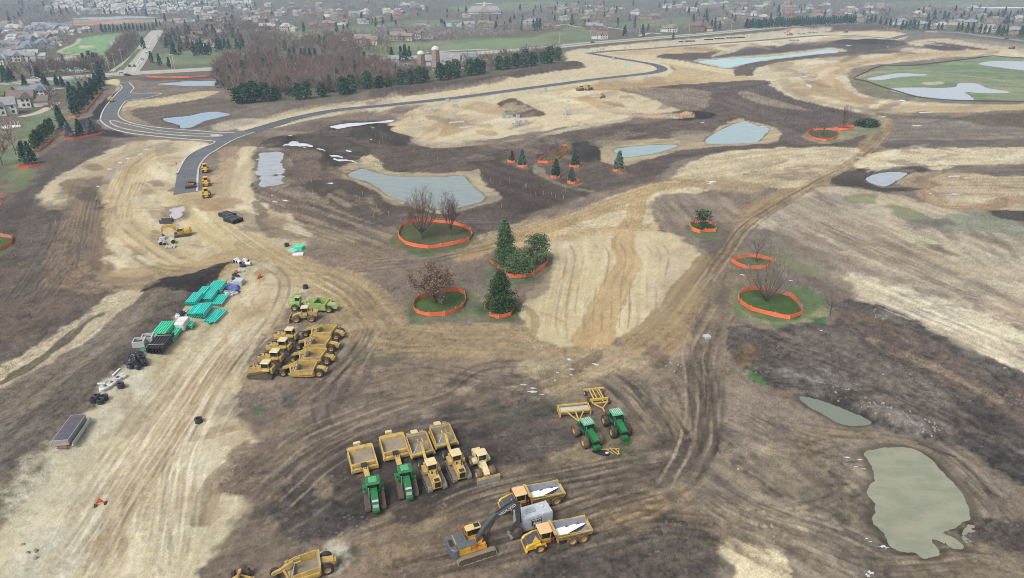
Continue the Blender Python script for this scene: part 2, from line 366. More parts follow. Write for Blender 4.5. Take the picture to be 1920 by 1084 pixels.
 P([(1200,79),(1330,68),(1440,60),(1560,56),(1500,66),(1400,74),(1240,84)],(206,194,170),(188,174,150),((1200,79),(1440,60)),(40,3),1.5,1.5)
 P([(1060,92),(1120,84),(1230,75),(1340,66),(1440,57),(1440,60),(1330,70),(1200,80),(1100,91)],(112,104,90),(126,116,98),((1060,92),(1440,57)),(40,3),1,1)
 B([(1560,170),(1542,160),(1536,146),(1548,132),(1590,120),(1660,110),(1740,102),(1840,96),(1960,94)],22,(192,160,114),(204,180,140),0.9,2,2,2.5)
 B([(1545,150),(1560,170),(1600,186),(1660,198),(1740,204),(1840,203),(1960,200)],20,(180,150,110),(200,178,140),0.9,2,2,2.5)
 B([(1470,150),(1480,166),(1510,184),(1560,196),(1640,206),(1690,212)],9,(150,130,108),(186,166,132),0.6,1.5,2,1.5)
 P([(1505,142),(1530,138),(1530,147),(1505,148)],(126,112,102),None,None,(8,),1,2)
 P([(1482,158),(1520,150),(1526,166),(1510,180),(1486,170)],(176,140,104),(200,180,150),None,(9,),1.5,2,op=.7)
 GOLF=[(1600,147),(1618,137),(1640,128),(1665,124),(1720,124),(1780,116),(1850,107),(1920,108),(2300,118),(2300,200),(1920,192),(1800,190),(1760,186),(1720,181),(1680,170),(1640,157)]
 P(GOLF,(112,134,98),(150,156,124),((1640,160),(1920,170)),(40,5),1,.8,grass=1,rough=.03)
 for i in range(26):
  rq=random.Random(i);cx,cy=rq.uniform(1640,1920),rq.uniform(126,188);w,hh=rq.uniform(14,60),rq.uniform(1.2,4)
  P([(cx-w,cy),(cx,cy-hh),(cx+w,cy+hh*.3),(cx,cy+hh)],rq.choice([(150,158,116),(104,132,92),(166,162,130),(132,160,116)]),None,None,(8,),2,3,op=.6,grass=1)
 P([(1602,148),(1640,157),(1700,176),(1720,182),(1700,188),(1660,182),(1620,166),(1600,152)],(128,126,98),(140,136,108),None,(12,),2,3)
 B([(1612,146),(1625,139),(1660,134),(1720,133),(1780,138),(1850,147),(1920,158),(2000,168)],5,(178,166,140),None,.7)
 P([(1620,146),(1650,136),(1690,134),(1745,137),(1760,141),(1745,143),(1690,146),(1650,152),(1630,152)],(176,160,136),(120,140,100),None,(10,),1,1,op=.7)
 P([(1682,152),(1720,147),(1768,148),(1760,154),(1700,158)],(130,150,110),None,None,(10,),1,.5,grass=1);P([(1730,155),(1766,153),(1766,158),(1735,159)],(198,184,150),None,None,(10,),.6,.5)
 P([(1660,165),(1700,161),(1785,162),(1797,153),(1830,153),(1860,164),(1900,172),(1890,176),(1850,176)],(150,146,120),None,None,(10,),1,.5,op=.7)
 MID=[(402,268),(450,262),(500,254),(560,236),(620,226),(700,230),(760,268),(900,272),(1000,262),(1060,246),(1200,232),(1262,222),(1230,196),(1160,166),(1300,158),(1430,150),(1440,166),(1470,184),(1540,200),(1610,212),(1650,226),(1660,240),(1600,278),(1440,276),(1330,287),(1270,302),(1220,340),(1150,352),(1080,376),(1010,398),(960,426),(900,450),(860,420),(760,424),(640,430),(560,424),(520,400),(470,380),(480,300),(440,280)]
 P(MID,(100,87,80),(118,104,95),((700,320),(1200,230)),(45,3),2,3,rough=0.14)
 P([(405,268),(470,250),(560,232),(640,226),(600,246),(520,262),(480,276),(440,300)],(124,109,98),(146,130,114),None,(14,),2,3)
 P([(760,275),(900,276),(1050,255),(1200,236),(1262,226),(1330,232),(1310,248),(1200,252),(1100,262),(1120,290),(1050,300),(960,290),(880,300),(780,306),(700,300)],(104,89,80),(120,104,94),((760,290),(1200,240)),(50,3),2,3)
 P([(880,300),(950,300),(1030,320),(1110,358),(1080,372),(1000,396),(940,410),(930,380),(905,345)],(90,78,73),(104,91,85),((900,310),(1080,370)),(30,3),2,2,rough=.15)
 P([(1000,470//2+62),(1060,264),(1090,262),(1120,276),(1130,292),(1110,304),(1080,300),(1060,285)],(66,60,60),(84,76,74),None,(8,),1.5,2.5,rough=.3)
 P([(1270,225),(1290,208),(1330,212),(1342,219),(1310,224),(1290,226)],(64,58,57),None,None,(8,),1,1.5,rough=.25)
 P([(1170,318),(1200,304),(1270,290),(1330,276),(1420,270),(1560,268),(1600,272),(1500,282),(1420,284),(1340,288),(1270,302),(1230,326),(1190,330)],(96,84,80),(112,99,93),((1200,310),(1500,275)),(40,3),1.5,2)
 P([(1440,160),(1480,182),(1560,202),(1620,214),(1640,226),(1600,262),(1500,272),(1460,262),(1440,236),(1410,224),(1380,212),(1340,196),(1390,170)],(104,91,87),(118,105,99),((1440,170),(1620,220)),(40,4),2,2.5)
 P([(1385,176),(1400,172),(1440,184),(1520,206),(1500,206),(1430,196)],(176,160,136),None,((1400,175),(1500,205)),(30,3),1.5,2,op=.6)
 P([(730,236),(800,196),(900,182),(1000,172),(1080,172),(1150,165),(1210,180),(1275,206),(1240,212),(1180,222),(1060,238),(960,254),(860,268),(790,262)],TAN,(202,186,152),((800,250),(1100,190)),(40,3),2,2.5,rough=.05)
 P([(930,196),(960,184),(984,194),(1022,214),(985,220),(945,216)],(112,97,90),(98,86,80),((960,184),(1020,214)),(20,3),1,1,rough=.1)
 P([(895,190),(935,200),(945,216),(900,214),(870,205)],(180,152,118),(196,174,140),None,(10,),2,3);P([(780,244),(840,232),(870,240),(850,252),(790,254)],(176,148,114),(192,170,136),((780,248),(860,240)),(20,2),2,3,op=.8)
 P([(690,228),(730,232),(770,258),(760,272),(720,272),(680,262),(650,248)],(74,66,63),(94,84,78),((690,230),(760,270)),(14,3),1.5,2,rough=.25)
 P([(735,240),(775,228),(800,238),(800,248),(770,256),(745,250)],(206,192,160),(190,172,138),((735,245),(800,238)),(10,1.5),1.5,1.5)
 B([(795,262),(812,250),(826,236),(850,224),(900,214)],9,(176,146,112),(190,166,130),.8,1.2,1.2,1.5)
 P([(700,232),(800,206),(860,196),(940,182),(880,196),(780,222)],(196,170,130),(208,190,154),((700,230),(900,190)),(30,3),2,3,op=.7)
 P([(1040,176),(1075,172),(1120,186),(1140,200),(1130,206),(1080,186)],(192,160,112),(202,176,130),((1040,176),(1130,205)),(20,3),1.5,2)
 P([(1130,200),(1220,214),(1280,212),(1300,220),(1220,222),(1160,214),(1130,208)],(182,146,110),(196,170,138),((1130,205),(1280,215)),(20,2),1.5,2)
 P([(1070,168),(1160,156),(1250,152),(1320,152),(1240,162),(1160,168)],(196,168,124),(180,152,112),((1070,168),(1250,154)),(40,2),1.5,2)
 P([(1160,168),(1240,166),(1330,172),(1320,200),(1280,208),(1220,184)],(134,118,106),(156,140,124),((1160,168),(1320,200)),(25,3),2,3)
 P([(780,262),(900,268),(1000,258),(1060,240),(1180,222),(1180,226),(1060,248),(960,264),(860,276),(800,276)],(202,188,160),None,((800,270),(1060,244)),(30,2),1.5,2,op=.7)
 P([(620,318),(640,310),(672,300),(690,300),(715,316),(745,323),(815,324),(872,321),(900,318),(905,340),(935,362),(940,372),(905,380),(872,392),(842,400),(810,398),(760,386),(722,376),(700,358),(670,342),(632,330)],(192,178,148),(172,156,130),((640,320),(900,330)),(14,2.5),1.2,2,rough=.06)
 P([(672,296),(690,290),(705,300),(720,316),(700,318),(684,310)],(200,186,154),None,None,(8,),1.2,2)
 P([(900,372),(932,366),(942,374),(900,384),(872,394),(850,400),(850,392),(880,384)],(150,142,130),(170,160,144),None,(8,),1,1)
 P([(1128,300),(1125,280),(1150,266),(1200,262),(1262,258),(1290,252),(1330,250),(1345,240),(1385,222),(1400,226),(1440,234),(1462,246),(1460,262),(1430,270),(1330,276),(1270,284),(1230,296),(1180,308),(1150,310)],(190,175,142),(166,150,124),((1140,290),(1420,260)),(20,3),1.2,2,rough=.06)
 P([(1020,232),(1080,238)]*0 or[(1262,246),(1330,246),(1340,262),(1300,268),(1270,262)],(140,128,114),(160,146,128),None,(12,),2,2,op=.7)
 P([(470,282),(485,278),(530,278),(548,290),(546,340),(530,352),(500,362),(478,352),(470,320)],(176,160,134),(150,134,116),None,(12,),1.5,2,op=.75)
 P([(520,282),(560,276),(610,290),(625,310),(640,330),(620,340),(580,345),(545,340),(545,300)],(112,94,84),(126,108,96),None,(18,),2,2)
 P([(490,270),(520,258),(580,252),(640,262),(690,284),(680,296),(640,288),(600,272),(560,262),(530,268)],(80,72,68),(100,90,84),((490,270),(680,290)),(16,3),1.5,2.5,rough=.25)
 P([(612,284),(628,296),(634,316),(615,320),(600,300)],(70,63,60),None,None,(8,),2,3,op=.7)
 P([(570,345),(640,336),(690,352),(720,374),(740,392),(700,396),(640,384),(590,370)],(96,83,77),(112,98,90),((570,345),(740,390)),(25,3),2,2)
 P([(470,360),(560,352),(620,380),(700,420),(760,440),(760,470),(700,480),(620,450),(560,430),(500,390)],(156,140,120),(118,103,94),((480,365),(740,460)),(25,2.2),3,3)
 P([(760,400),(830,404),(900,396),(960,400),(940,425),(880,440),(800,416),(750,416)],(124,111,104),(98,86,80),((760,405),(950,400)),(20,1.2),2,2)
 T2=[(70,362),(110,330),(160,300),(215,276),(300,262),(402,270),(362,290),(338,318),(326,368),(350,378),(400,372),(420,330),(450,282),(478,278),(480,330),(470,362),(500,384),(545,410),(600,440),(570,470),(560,500),(500,486),(440,494),(360,514),(260,530),(200,536),(175,500),(176,440),(150,400),(95,400)]
 P(T2,TAN,(194,178,146),((180,420),(320,280)),(40,3),2,3,rough=.05)
 P([(75,362),(110,330),(150,318),(185,300),(170,360),(150,400),(110,395),(85,400)],TAN,(180,164,138),None,(14,),3,4,op=.8)
 P([(-700,500),(-60,380),(40,340),(75,300),(120,262),(190,248),(215,262),(190,290),(140,316),(100,336),(72,362),(80,392),(130,400),(150,440),(140,490),(165,520),(210,540),(140,610),(60,660),(-20,715),(-700,1000)],(98,88,84),(116,104,97),((0,520),(160,300)),(40,4),2.5,3,rough=.14)
 P([(-60,500),(60,480),(140,500),(190,545),(130,600),(40,650),(-60,700)],(118,102,90),(98,86,80),((-20,620),(190,520)),(25,3),5,5,op=.8)
 P([(40,420),(130,418),(135,470),(60,480)],(130,118,110),(100,90,86),((40,430),(130,425)),(14,1.2),4,4,op=.6)
 B([(160,340),(172,370),(170,400),(158,440),(150,480),(152,520)],15,(122,103,86),(152,130,104),.9,2.5,2,2)
 P([(150,350),(180,358),(196,375),(190,392),(172,392),(155,372)],(98,84,74),None,None,(8,),2,3,op=.8);P([(125,460),(142,465),(140,485),(126,482)],(78,70,66),None,None,(8,),2,2,op=.8)
 B([(180,330),(215,300),(250,286),(258,268)],9,(172,152,122),(190,172,140),.7,2,2,2)
 P([(200,320),(245,290),(300,268),(320,270),(270,300),(230,320),(200,340)],(176,162,148),(156,144,134),None,(9,),2,3,op=.7)
 B([(292,282),(258,310),(238,350),(228,390),(236,420),(270,450),(310,480),(360,500),(420,498)],11,(186,162,120),(204,186,148),.85,1.5,1.5,1.2)
 RT([(290,286),(256,312),(238,352),(229,392),(238,422),(272,452),(320,484)],3.2,1.0,(142,120,94),.6)
 B([(210,440),(225,400),(205,350)],6,(190,170,136),(206,190,156),.5,1.5,1.5)
 RT([(360,385),(300,392),(230,394)],2.6,.8,(160,138,108),.7)
 B([(345,366),(356,372),(380,400),(420,440),(470,470),(520,496),(560,520)],13,(208,192,150),(194,174,130),.9,2,1.5,2)
 B([(250,520),(330,514),(400,500),(460,482),(520,490),(555,512),(556,545),(510,600),(470,640),(420,720)],14,(190,164,120),(170,142,106),.75,2,2,1.6)
 P([(380,370),(420,300),(440,300),(436,370),(400,380)],(184,162,130),(200,184,150),((400,370),(430,300)),(14,2),2,2,op=.8)
 P([(376,378),(440,372),(450,385),(390,396)],(160,126,100),(180,150,120),None,(7,),1.5,1.5,op=.7)
 P([(430,400),(490,394),(560,430),(560,450),(500,440),(450,430)],(132,116,104),(190,172,140),None,(10,),2.5,3,op=.8)
 B([(430,278),(425,320),(408,360)],7,(176,152,120),None,.6,1.5,1.5)
 B([(480,380),(492,410),(500,430)],4,(112,98,88),None,.7,1,1)
 P([(480,400),(600,430),(700,470),(760,478),(740,500),(660,500),(600,480),(560,450),(500,430)],(170,152,126),(140,122,106),((490,410),(740,490)),(30,2),2.5,3,op=.85)
 P([(600,440),(760,470),(780,500),(700,520),(640,500),(580,480)],(150,132,116),(130,114,102),((600,450),(760,500)),(30,2.5),3,3,op=.6)
 P([(300,524),(310,534),(230,590),(150,650),(60,705),(-40,760),(-700,1130),(-700,1080),(-60,720),(60,652),(160,590),(240,536)],(204,192,164),(182,168,140),((0,715),(280,545)),(30,2.5),1.5,2)
 P([(310,534),(380,552),(416,520),(440,496),(360,590),(250,704),(176,786),(110,868),(30,1000),(-60,1084),(-700,1500),(-700,1130),(-40,760),(60,706),(150,652),(230,592)],(138,126,112),(112,101,93),((0,850),(330,575)),(35,3),1.5,2,rough=.12)
 P([(330,570),(400,545),(350,600),(260,690),(200,750),(220,700),(260,640)],(104,93,86),(122,110,100),((220,720),(370,570)),(25,3),3,3,rough=.15)
 P([(0,860),(110,760),(200,690),(150,800),(60,930),(-60,1020),(-60,900)],(126,116,104),(104,95,88),None,(8,),6,4,op=.7,rough=.16)
 P([(262,548),(290,530),(330,518),(400,504),(440,494),(428,512),(398,540),(372,560),(340,560),(300,557)],(58,53,54),(72,66,64),((262,548),(430,500)),(16,3),1.2,2.5,rough=.35)
 P([(370,560),(400,540),(380,580),(350,600)],(66,60,58),(92,80,70),None,(8,),2,2,op=.8)
 B([(-30,735),(60,685),(120,640),(165,600),(190,590)],2.2,(84,78,72),None,.8,.6,.8,brk=.3)
 B([(440,500),(404,540),(366,585),(330,628),(290,660)],2.0,(196,168,118),None,.85,.4,.3)
 RT([(70,540),(90,520),(130,498)],.1,.8,(170,152,126),.6)
 B([(130,500),(150,520),(190,535),(260,530)],8,(170,148,120),(140,120,100),.7,2,2)
 HAUL=[(440,500),(470,488),(530,500),(556,520),(600,540),(560,580),(500,610),(470,660),(450,720),(440,780),(500,800),(510,815),(470,840),(430,870),(400,905),(450,930),(470,960),(430,1010),(400,1060),(390,1100),(380,1400),(-600,1400),(-60,1090),(30,1004),(112,866),(178,784),(252,702),(362,588)]
 P(HAUL,(208,197,166),(190,175,143),((150,1084),(470,560)),(40,2.2),1.5,2,rough=.05)
 P([(450,560),(520,520),(560,540),(500,600),(460,660),(430,730),(400,800),(340,820),(370,720),(420,620)],(206,188,146),(188,164,122),((360,820),(520,530)),(40,1.6),5,4,op=.8)
 P([(0,1000),(110,880),(200,880),(120,1084),(-100,1100)],(200,198,178),(216,208,184),((60,1084),(200,880)),(25,1.5),8,5,op=.7)
 P([(196,1084),(206,960),(250,840),(330,800),(300,960),(310,1100)],(208,196,162),(222,212,184),((250,1084),(300,840)),(40,1.4),5,3,op=.7)
 P([(300,830),(430,800),(450,860),(400,900),(330,900)],(216,208,188),(196,184,158),None,(12,),4,4,op=.6)
 P([(240,960),(280,900),(300,1000),(250,1084)],(186,170,142),None,((250,1084),(290,900)),(30,1.2),5,3,op=.5,brk=.4)
 P([(140,920),(200,900),(220,960),(170,1000)],(204,200,180),None,None,(9,),5,4,op=.5)
 P([(60,1000),(120,1010),(110,1084),(40,1084)],(214,210,196),(196,190,170),((60,1084),(100,1000)),(20,1),4,3,op=.7);P([(150,1000),(200,1020),(190,1084),(140,1084)],(210,206,190),None,((150,1084),(190,1000)),(20,1),4,3,op=.6)
 for ln,wd,cc,oo in(([(186,1084),(200,980),(222,900),(262,820),(290,790)],1.6,(168,148,122),.6),([(230,1084),(234,980),(250,880),(280,800),(340,720)],1.0,(160,142,116),.6),([(322,1084),(320,980),(330,930)],.6,(168,156,136),.7),([(250,880),(300,800),(380,690),(450,600)],1.4,(190,168,128),.6),([(270,900),(330,790),(400,690),(480,600)],1.2,(184,162,124),.6),([(300,840),(340,780),(420,680)],1.0,(176,156,124),.5),([(208,1000),(215,930),(240,860)],2.4,(196,176,150),.5)):
  B(ln,wd,cc,None,oo,.5,.5,brk=.2,fade=6)
 B([(345,800),(352,812),(372,818),(400,812),(440,800),(500,796)],3.2,(164,140,110),(186,164,134),.8,.8,.8,1)
 P([(296,800),(340,788),(352,808),(320,820)],(178,156,124),None,None,(8,),2,2,op=.7)
 B([(480,845),(430,870),(395,900),(380,940),(372,980)],1.8,(140,120,100),None,.7,.5,.4,tread=.15);B([(500,850),(440,880),(408,910),(400,940),(384,980)],1.6,(150,128,104),None,.6,.5,.4,tread=.15)
 P([(218,720),(262,690),(290,700),(280,740),(240,790),(190,830),(160,820),(190,770)],(214,208,188),(204,194,170),None,(9,),2.5,2.5,op=.8)
 P([(560,560),(640,560),(700,640),(760,660),(900,660),(1060,660),(1200,640),(1380,610),(1380,700),(1340,760),(1330,860),(1300,920),(1400,980),(1400,1400),(380,1400),(390,1090),(420,1030),(470,960),(450,930),(400,905),(430,870),(500,830),(520,805),(440,780),(450,720),(480,660),(520,610)],(128,112,100),(148,131,114),((500,900),(1000,720)),(30,2.5),3,4,rough=.10)
 P([(600,540),(700,600),(680,660),(620,740),(560,760),(470,740),(480,700),(560,600)],(132,117,104),(158,142,122),((560,740),(680,600)),(20,3),4,4)
 P([(560,560),(610,540),(650,560),(690,620),(670,680),(640,640),(650,590),(600,580)],(150,134,116),(200,188,158),None,(9,),3,3,op=.7)
 P([(440,760),(520,720),(640,720),(760,720),(900,740),(960,760),(820,800),(700,800),(560,830),(480,830)],(140,125,112),(120,106,96),((450,800),(900,740)),(25,2),5,4,op=.8)
 P([(560,840),(700,790),(860,770),(980,760),(1040,760),(1060,800),(1100,860),(1000,880),(900,900),(860,930),(700,960),(620,950),(540,920)],(96,87,82),(116,104,96),((600,920),(1000,800)),(20,2),5,5,rough=.10)
 P([(640,850),(700,800),(850,800),(940,850),(960,900),(860,930),(760,950),(680,970),(630,930)],(74,68,67),(88,80,77),((640,930),(940,860)),(14,2),6,4,op=.85,rough=.08)
 P([(490,970),(540,920),(620,920),(680,950),(700,980),(640,1000),(560,1020),(500,1000)],(76,71,71),(92,85,82),None,(6,),2.5,3,rough=.16)
 P([(430,940),(500,900),(540,910),(500,960),(470,1000),(430,1060),(410,1040)],(132,116,104),(112,98,90),((420,1050),(520,910)),(16,1.4),3,3,op=.8)
 P([(500,1020),(640,990),(740,970),(760,1010),(700,1050),(640,1030),(600,1040),(520,1050)],(150,135,116),(126,112,100),((500,1040),(740,980)),(16,1.2),3,3,op=.8)
 P([(604,1040),(640,1020),(660,1034),(650,1060),(620,1070)],(200,194,180),(180,170,152),None,(5,),1.5,2,op=.8)
 P([(740,960),(900,910),(960,900),(1100,880),(1300,880),(1290,930),(1150,980),(1100,1000),(900,1060),(760,1084),(700,1060)],(116,103,92),(146,129,108),((720,1030),(1290,880)),(30,1.6),4,3,rough=.10)
 P([(1000,1040),(1110,1000),(1220,960),(1330,960),(1400,1000),(1380,1084),(1330,1400),(760,1400),(900,1084)],(98,90,85),(118,108,99),((900,1060),(1300,960)),(14,1.6),4,4,rough=.13)
 P([(1110,990),(1180,950),(1260,915),(1300,900),(1260,950),(1180,990)],(196,170,124),(160,138,110),((1120,990),(1290,905)),(25,1.4),2.5,3,op=.85)
 P([(900,900),(1010,880),(1110,870),(1200,850),(1290,850),(1230,890),(1100,920),(1060,930)],(116,104,95),(150,135,115),((900,910),(1280,850)),(25,1.4),3,3,op=.8)
 for q in([(706,1084),(800,1062),(900,1040),(1010,1010),(1120,985),(1230,940),(1300,890)],[(820,960),(900,930),(1000,900),(1120,880),(1230,868),(1300,840)],[(1060,935),(1160,910),(1250,880),(1310,850)],[(640,1000),(740,965),(820,935),(880,905)],[(1120,1000),(1200,965),(1290,930),(1310,880)]):
  RT(q,2.4,.75,(84,75,68),.55,tread=.22)
 P([(740,960),(800,938),(870,905),(900,900),(840,940),(770,975)],(82,74,68),(98,88,80),((740,965),(890,900)),(16,1.2),1.5,2,rough=.12)
 P([(1040,860),(1090,830),(1110,850),(1170,850),(1190,860),(1130,870),(1060,880)],(176,158,128),(150,134,110),None,(5,),1.5,2,op=.75)
 for q in([(930,760),(970,765),(960,800),(925,790)],[(1075,780),(1110,770),(1130,800),(1170,840),(1150,850),(1110,800)],[(980,740),(1050,740),(1040,770),(960,790)],[(718,668),(745,664),(742,680),(722,682)],[(1130,800),(1180,826),(1185,850),(1150,846)]):
  P(q,(92,108,80),(108,108,90),None,(4,),4,3,op=.45,brk=.25)
 P([(480,768),(490,766),(490,774),(482,774)],(70,130,80),None,None,(4,),1,1,op=.7)
 B([(560,700),(600,760),(700,800),(760,810)],10,(140,126,114),(120,106,98),.5,3,3,2)
 for q in([(700,600),(680,660),(650,720),(610,790),(590,840)],[(715,620),(690,690),(660,760)],[(680,590),(650,680),(560,800)]):
  B(q,2.0,(92,82,75),None,.55,.8,1,brk=.1,fade=5)
 B([(660,560),(690,600),(700,640),(720,650)],6,(172,154,124),(150,132,108),.7,2,2)
 B([(540,512),(600,520),(650,545),(690,590),(715,620),(760,632),(840,638),(940,640),(1020,648),(1100,664)],15,(180,160,122),(156,136,108),.9,1.5,2,1.2)
 RT([(600,524),(652,552),(690,596),(720,624),(770,634),(860,640),(960,643),(1040,652)],3.0,1.1,(134,114,92),.65)
 RT([(600,514),(660,545),(705,596),(735,618),(790,628),(880,632),(980,636)],2.6,.9,(146,126,100),.6)
 P([(1000,640),(1120,660),(1220,630),(1290,570),(1310,590),(1270,650),(1190,690),(1100,720),(1020,740),(980,720),(1000,680)],(164,144,116),(188,170,136),((980,720),(1290,590)),(25,1.8),3,3,op=.9)
 P([(990,670),(1060,670),(1100,680),(1060,710),(1000,712),(960,700)],(182,168,134),(150,134,112),((970,700),(1100,675)),(10,1.5),2.5,3,op=.85)
 P([(1200,660),(1250,640),(1290,660),(1270,690),(1220,690)],(176,160,138),(120,106,94),None,(6,),2,2,op=.75)
 P([(1240,700),(1330,640),(1370,640),(1360,720),(1340,790),(1330,850),(1290,870),(1270,800)],(150,135,116),(126,111,98),((1300,860),(1330,660)),(25,1.2),3,2.5)
 P([(1100,730),(1180,700),(1260,740),(1280,800),(1270,850),(1200,830),(1150,760)],(132,118,105),(154,140,120),None,(10,),4,3,op=.8)
 B([(1290,600),(1250,650),(1230,680)],3.5,(96,84,72),None,.7,.8,1);B([(1340,520),(1300,590),(1265,630)],3,(84,75,66),None,.7,.8,1,fade=5)
 for q in([(1345,620),(1340,700),(1336,780),(1330,850),(1310,900)],[(1320,640),(1310,720),(1312,800),(1316,870)],[(1280,700),(1296,780),(1300,860)]):
  RT(q,2.4,.7,(112,99,86),.3,tread=.1)
 P([(1150,870),(1250,850),(1310,820),(1330,860),(1290,890),(1200,890)],(98,88,80),(114,102,92),None,(9,),3,3,op=.7)
 P([(1240,820),(1290,810),(1286,850),(1250,856)],(72,65,60),(98,88,80),((1240,850),(1290,815)),(6,1.5),1.5,1.5,op=.75,rough=.2)
 RT([(1120,700),(1160,722),(1200,770),(1240,820)],4.2,1.0,(78,70,66),.75,tread=.25);RT([(1066,708),(1120,716),(1160,740),(1200,790),(1215,812)],.2,1.2,(84,76,70),.65,tread=.25)
 P([(960,735),(1010,715),(1016,740),(975,742)],(110,98,90),None,None,(6,),2,2,op=.8);B([(880,740),(930,720),(1000,705)],2.6,(84,75,70),None,.7,.8,.8,fade=3)
 PAD=[(1028,462),(1060,446),(1130,440),(1190,438),(1240,432),(1290,448),(1325,484),(1330,500),(1310,545),(1270,590),(1220,622),(1150,632),(1125,645),(1060,646),(1010,632),(975,604),(968,580),(990,560),(1020,520),(1030,490)]
 P([(960,440),(1030,420),(1120,380),(1200,352),(1260,340),(1330,345),(1300,372),(1240,372),(1222,392),(1228,432),(1190,440),(1060,450),(1000,470),(940,470),(900,460)],TAN,(200,182,146),((960,430),(1220,360)),(40,2.2),2,2)
 P([(850,475),(900,446),(960,424),(1020,405),(1030,425),(960,450),(900,474),(860,490)],(150,132,112),(184,166,134),((860,480),(1020,412)),(30,1.5),2,2)
 P(PAD,(210,197,163),(200,184,148),((1060,640),(1110,440)),(30,1.3),1.5,2,rough=.03)
 P([(1230,470),(1300,470),(1325,500),(1300,540),(1250,580),(1220,600),(1230,540)],(206,194,166),(178,160,136),None,(10,),4,4,op=.6)
 B([(1108,640),(1122,610),(1140,566),(1160,525),(1174,505),(1180,485),(1168,462),(1172,440),(1186,415),(1192,395),(1202,370),(1210,360)],8,(184,156,114),(200,175,134),.93,.6,.8,1.2,w2=5)
 P([(1100,648),(1118,590),(1138,548),(1166,540),(1150,590),(1130,650)],(184,155,112),(196,170,130),((1110,650),(1155,545)),(20,1.6),.6,.7)
 B([(870,480),(960,448),(1050,420),(1130,390),(1200,362),(1240,350),(1330,345),(1420,346)],8,(192,164,116),(176,150,112),.85,1.2,1.2,1.2)
 B([(1000,445),(1100,436),(1180,430),(1240,424)],6,(190,162,118),(204,180,140),.8,1,1);B([(900,470),(1000,452),(1060,446)],6,(186,160,120),None,.7,1.2,1.2)
 B([(860,488),(920,462),(1000,440),(1100,402),(1160,392),(1220,388)],4,(178,152,112),None,.6,1,1)
 for i in range(13):
  a=1040+i*16
  B([(a+8,640-i*2.5),(a+4+i,590),(a+14,530),(a+22,480),(a+10,456)],(.4),(160,142,112),None,.8,.25,.3,brk=.5,fade=3)
 for i in range(6):
  B([(1012+i*9,612+i*3),(1018+i*9,580),(1032+i*8,530),(1042+i*8,495),(1030+i*9,460)],.5,(190,174,140),None,.6,.3,.3,brk=.35,fade=3)
 B([(985,575),(1000,590),(1004,610),(998,630)],2.0,(150,128,98),None,.6,.6,.5);B([(1010,585),(1060,603)],.7,(176,152,120),None,.6,.3,.3)
 B([(1690,214),(1660,250),(1628,285),(1570,325),(1500,358),(1440,390),(1400,420),(1370,455),(1345,495),(1310,545),(1270,600),(1220,640)],13,(172,150,116),(150,128,98),.95,1.2,1.2,1.3,w2=12)
 RT([(1685,222),(1655,256),(1622,292),(1565,330),(1500,362),(1440,394),(1402,424),(1374,458),(1350,496),(1316,546)],3.0,1.0,(126,106,84),.6)
 B([(1640,280),(1610,312),(1580,328)],5,(104,90,78),None,.6,1.2,1.5);B([(1480,376),(1420,418),(1385,458),(1362,500)],3,(98,86,76),None,.6,1,1)
 B([(1690,205),(1660,215),(1640,240)]*1,10,(176,156,124),(196,178,146),.7,3,3)
 P([(1340,500),(1372,480),(1390,520),(1376,560),(1380,610),(1372,640),(1330,630),(1290,640),(1310,580)],(150,134,114),(122,108,96),((1320,640),(1365,500)),(20,1.3),2,2)
 P([(1630,290),(1700,278),(1920,275),(2300,275),(2300,315),(1920,308),(1700,312),(1600,318)],TAN,(202,188,156),((1640,300),(1920,290)),(40,2.5),2,2.5)
 P([(1260,340),(1290,305),(1350,288),(1440,278),(1560,276),(1620,282),(1570,318),(1500,352),(1440,350),(1380,345),(1330,344)],TAN,(186,170,140),((1280,330),(1600,285)),(40,2.2),2.5,2.5)
 P([(1400,300),(1560,300),(1600,305),(1520,340),(1440,348),(1400,330)],(206,192,158),(180,162,128),((1400,340),(1600,300)),(30,2),3,3,op=.7)
 P([(1260,338),(1290,330),(1400,340),(1440,352),(1400,362),(1300,352)],(164,144,112),(190,170,136),((1260,340),(1440,352)),(25,1.3),2,2,op=.8)
 P([(1640,212),(1700,216),(1780,218),(1920,206),(2300,205),(2300,236),(1920,234),(1780,236),(1700,232)],(118,106,96),(136,124,110),((1700,225),(1920,222)),(30,3),2,3,rough=.3)
 P([(1750,224),(1800,218),(1920,212),(2300,212),(2300,238),(1920,240),(1820,240),(1760,234)],(120,104,86),(104,92,80),None,(7,),2,3,rough=.4)
 P([(1690,222),(1780,228),(1920,240),(2300,246),(2300,282),(1920,276),(1680,280),(1645,278),(1670,250)],(126,116,108),(150,138,124),((1660,260),(1920,258)),(30,3),2,3,rough=.12)
 P([(1650,272),(1700,262),(1800,262),(1920,262),(2300,262),(2300,276),(1920,274),(1700,279)],(102,93,89),(118,106,99),((1650,275),(1920,268)),(30,3),2,2.5,op=.8)
 P([(1560,345),(1600,318),(1700,312),(1800,313),(1920,310),(2300,312),(2300,350),(1920,345),(1760,352),(1640,360)],(140,128,114),(118,106,97),((1570,340),(1920,325)),(25,2.5),2,2.5,rough=.12)
 P([(1560,344),(1580,326),(1620,316),(1650,316),(1640,324),(1625,336),(1640,348),(1680,352),(1780,352),(1720,358),(1620,360)],(84,75,70),(98,88,82),None,(9,),1.5,2,rough=.15)
 P([(1690,316),(1720,312),(1740,320),(1700,326)],(90,82,78),None,None,(8,),1.5,2)
 P([(1675,345),(1700,328),(1780,322),(1860,330),(1920,330),(2300,330),(2300,352),(1920,350),(1780,352)],(198,182,150),(168,148,120),((1690,340),(1920,335)),(20,2),2,2.5,op=.9)
 P([(1690,342),(1730,325),(1770,332),(1760,350),(1710,352)],(160,130,104),(184,160,130),None,(10,),2,2.5,op=.8)
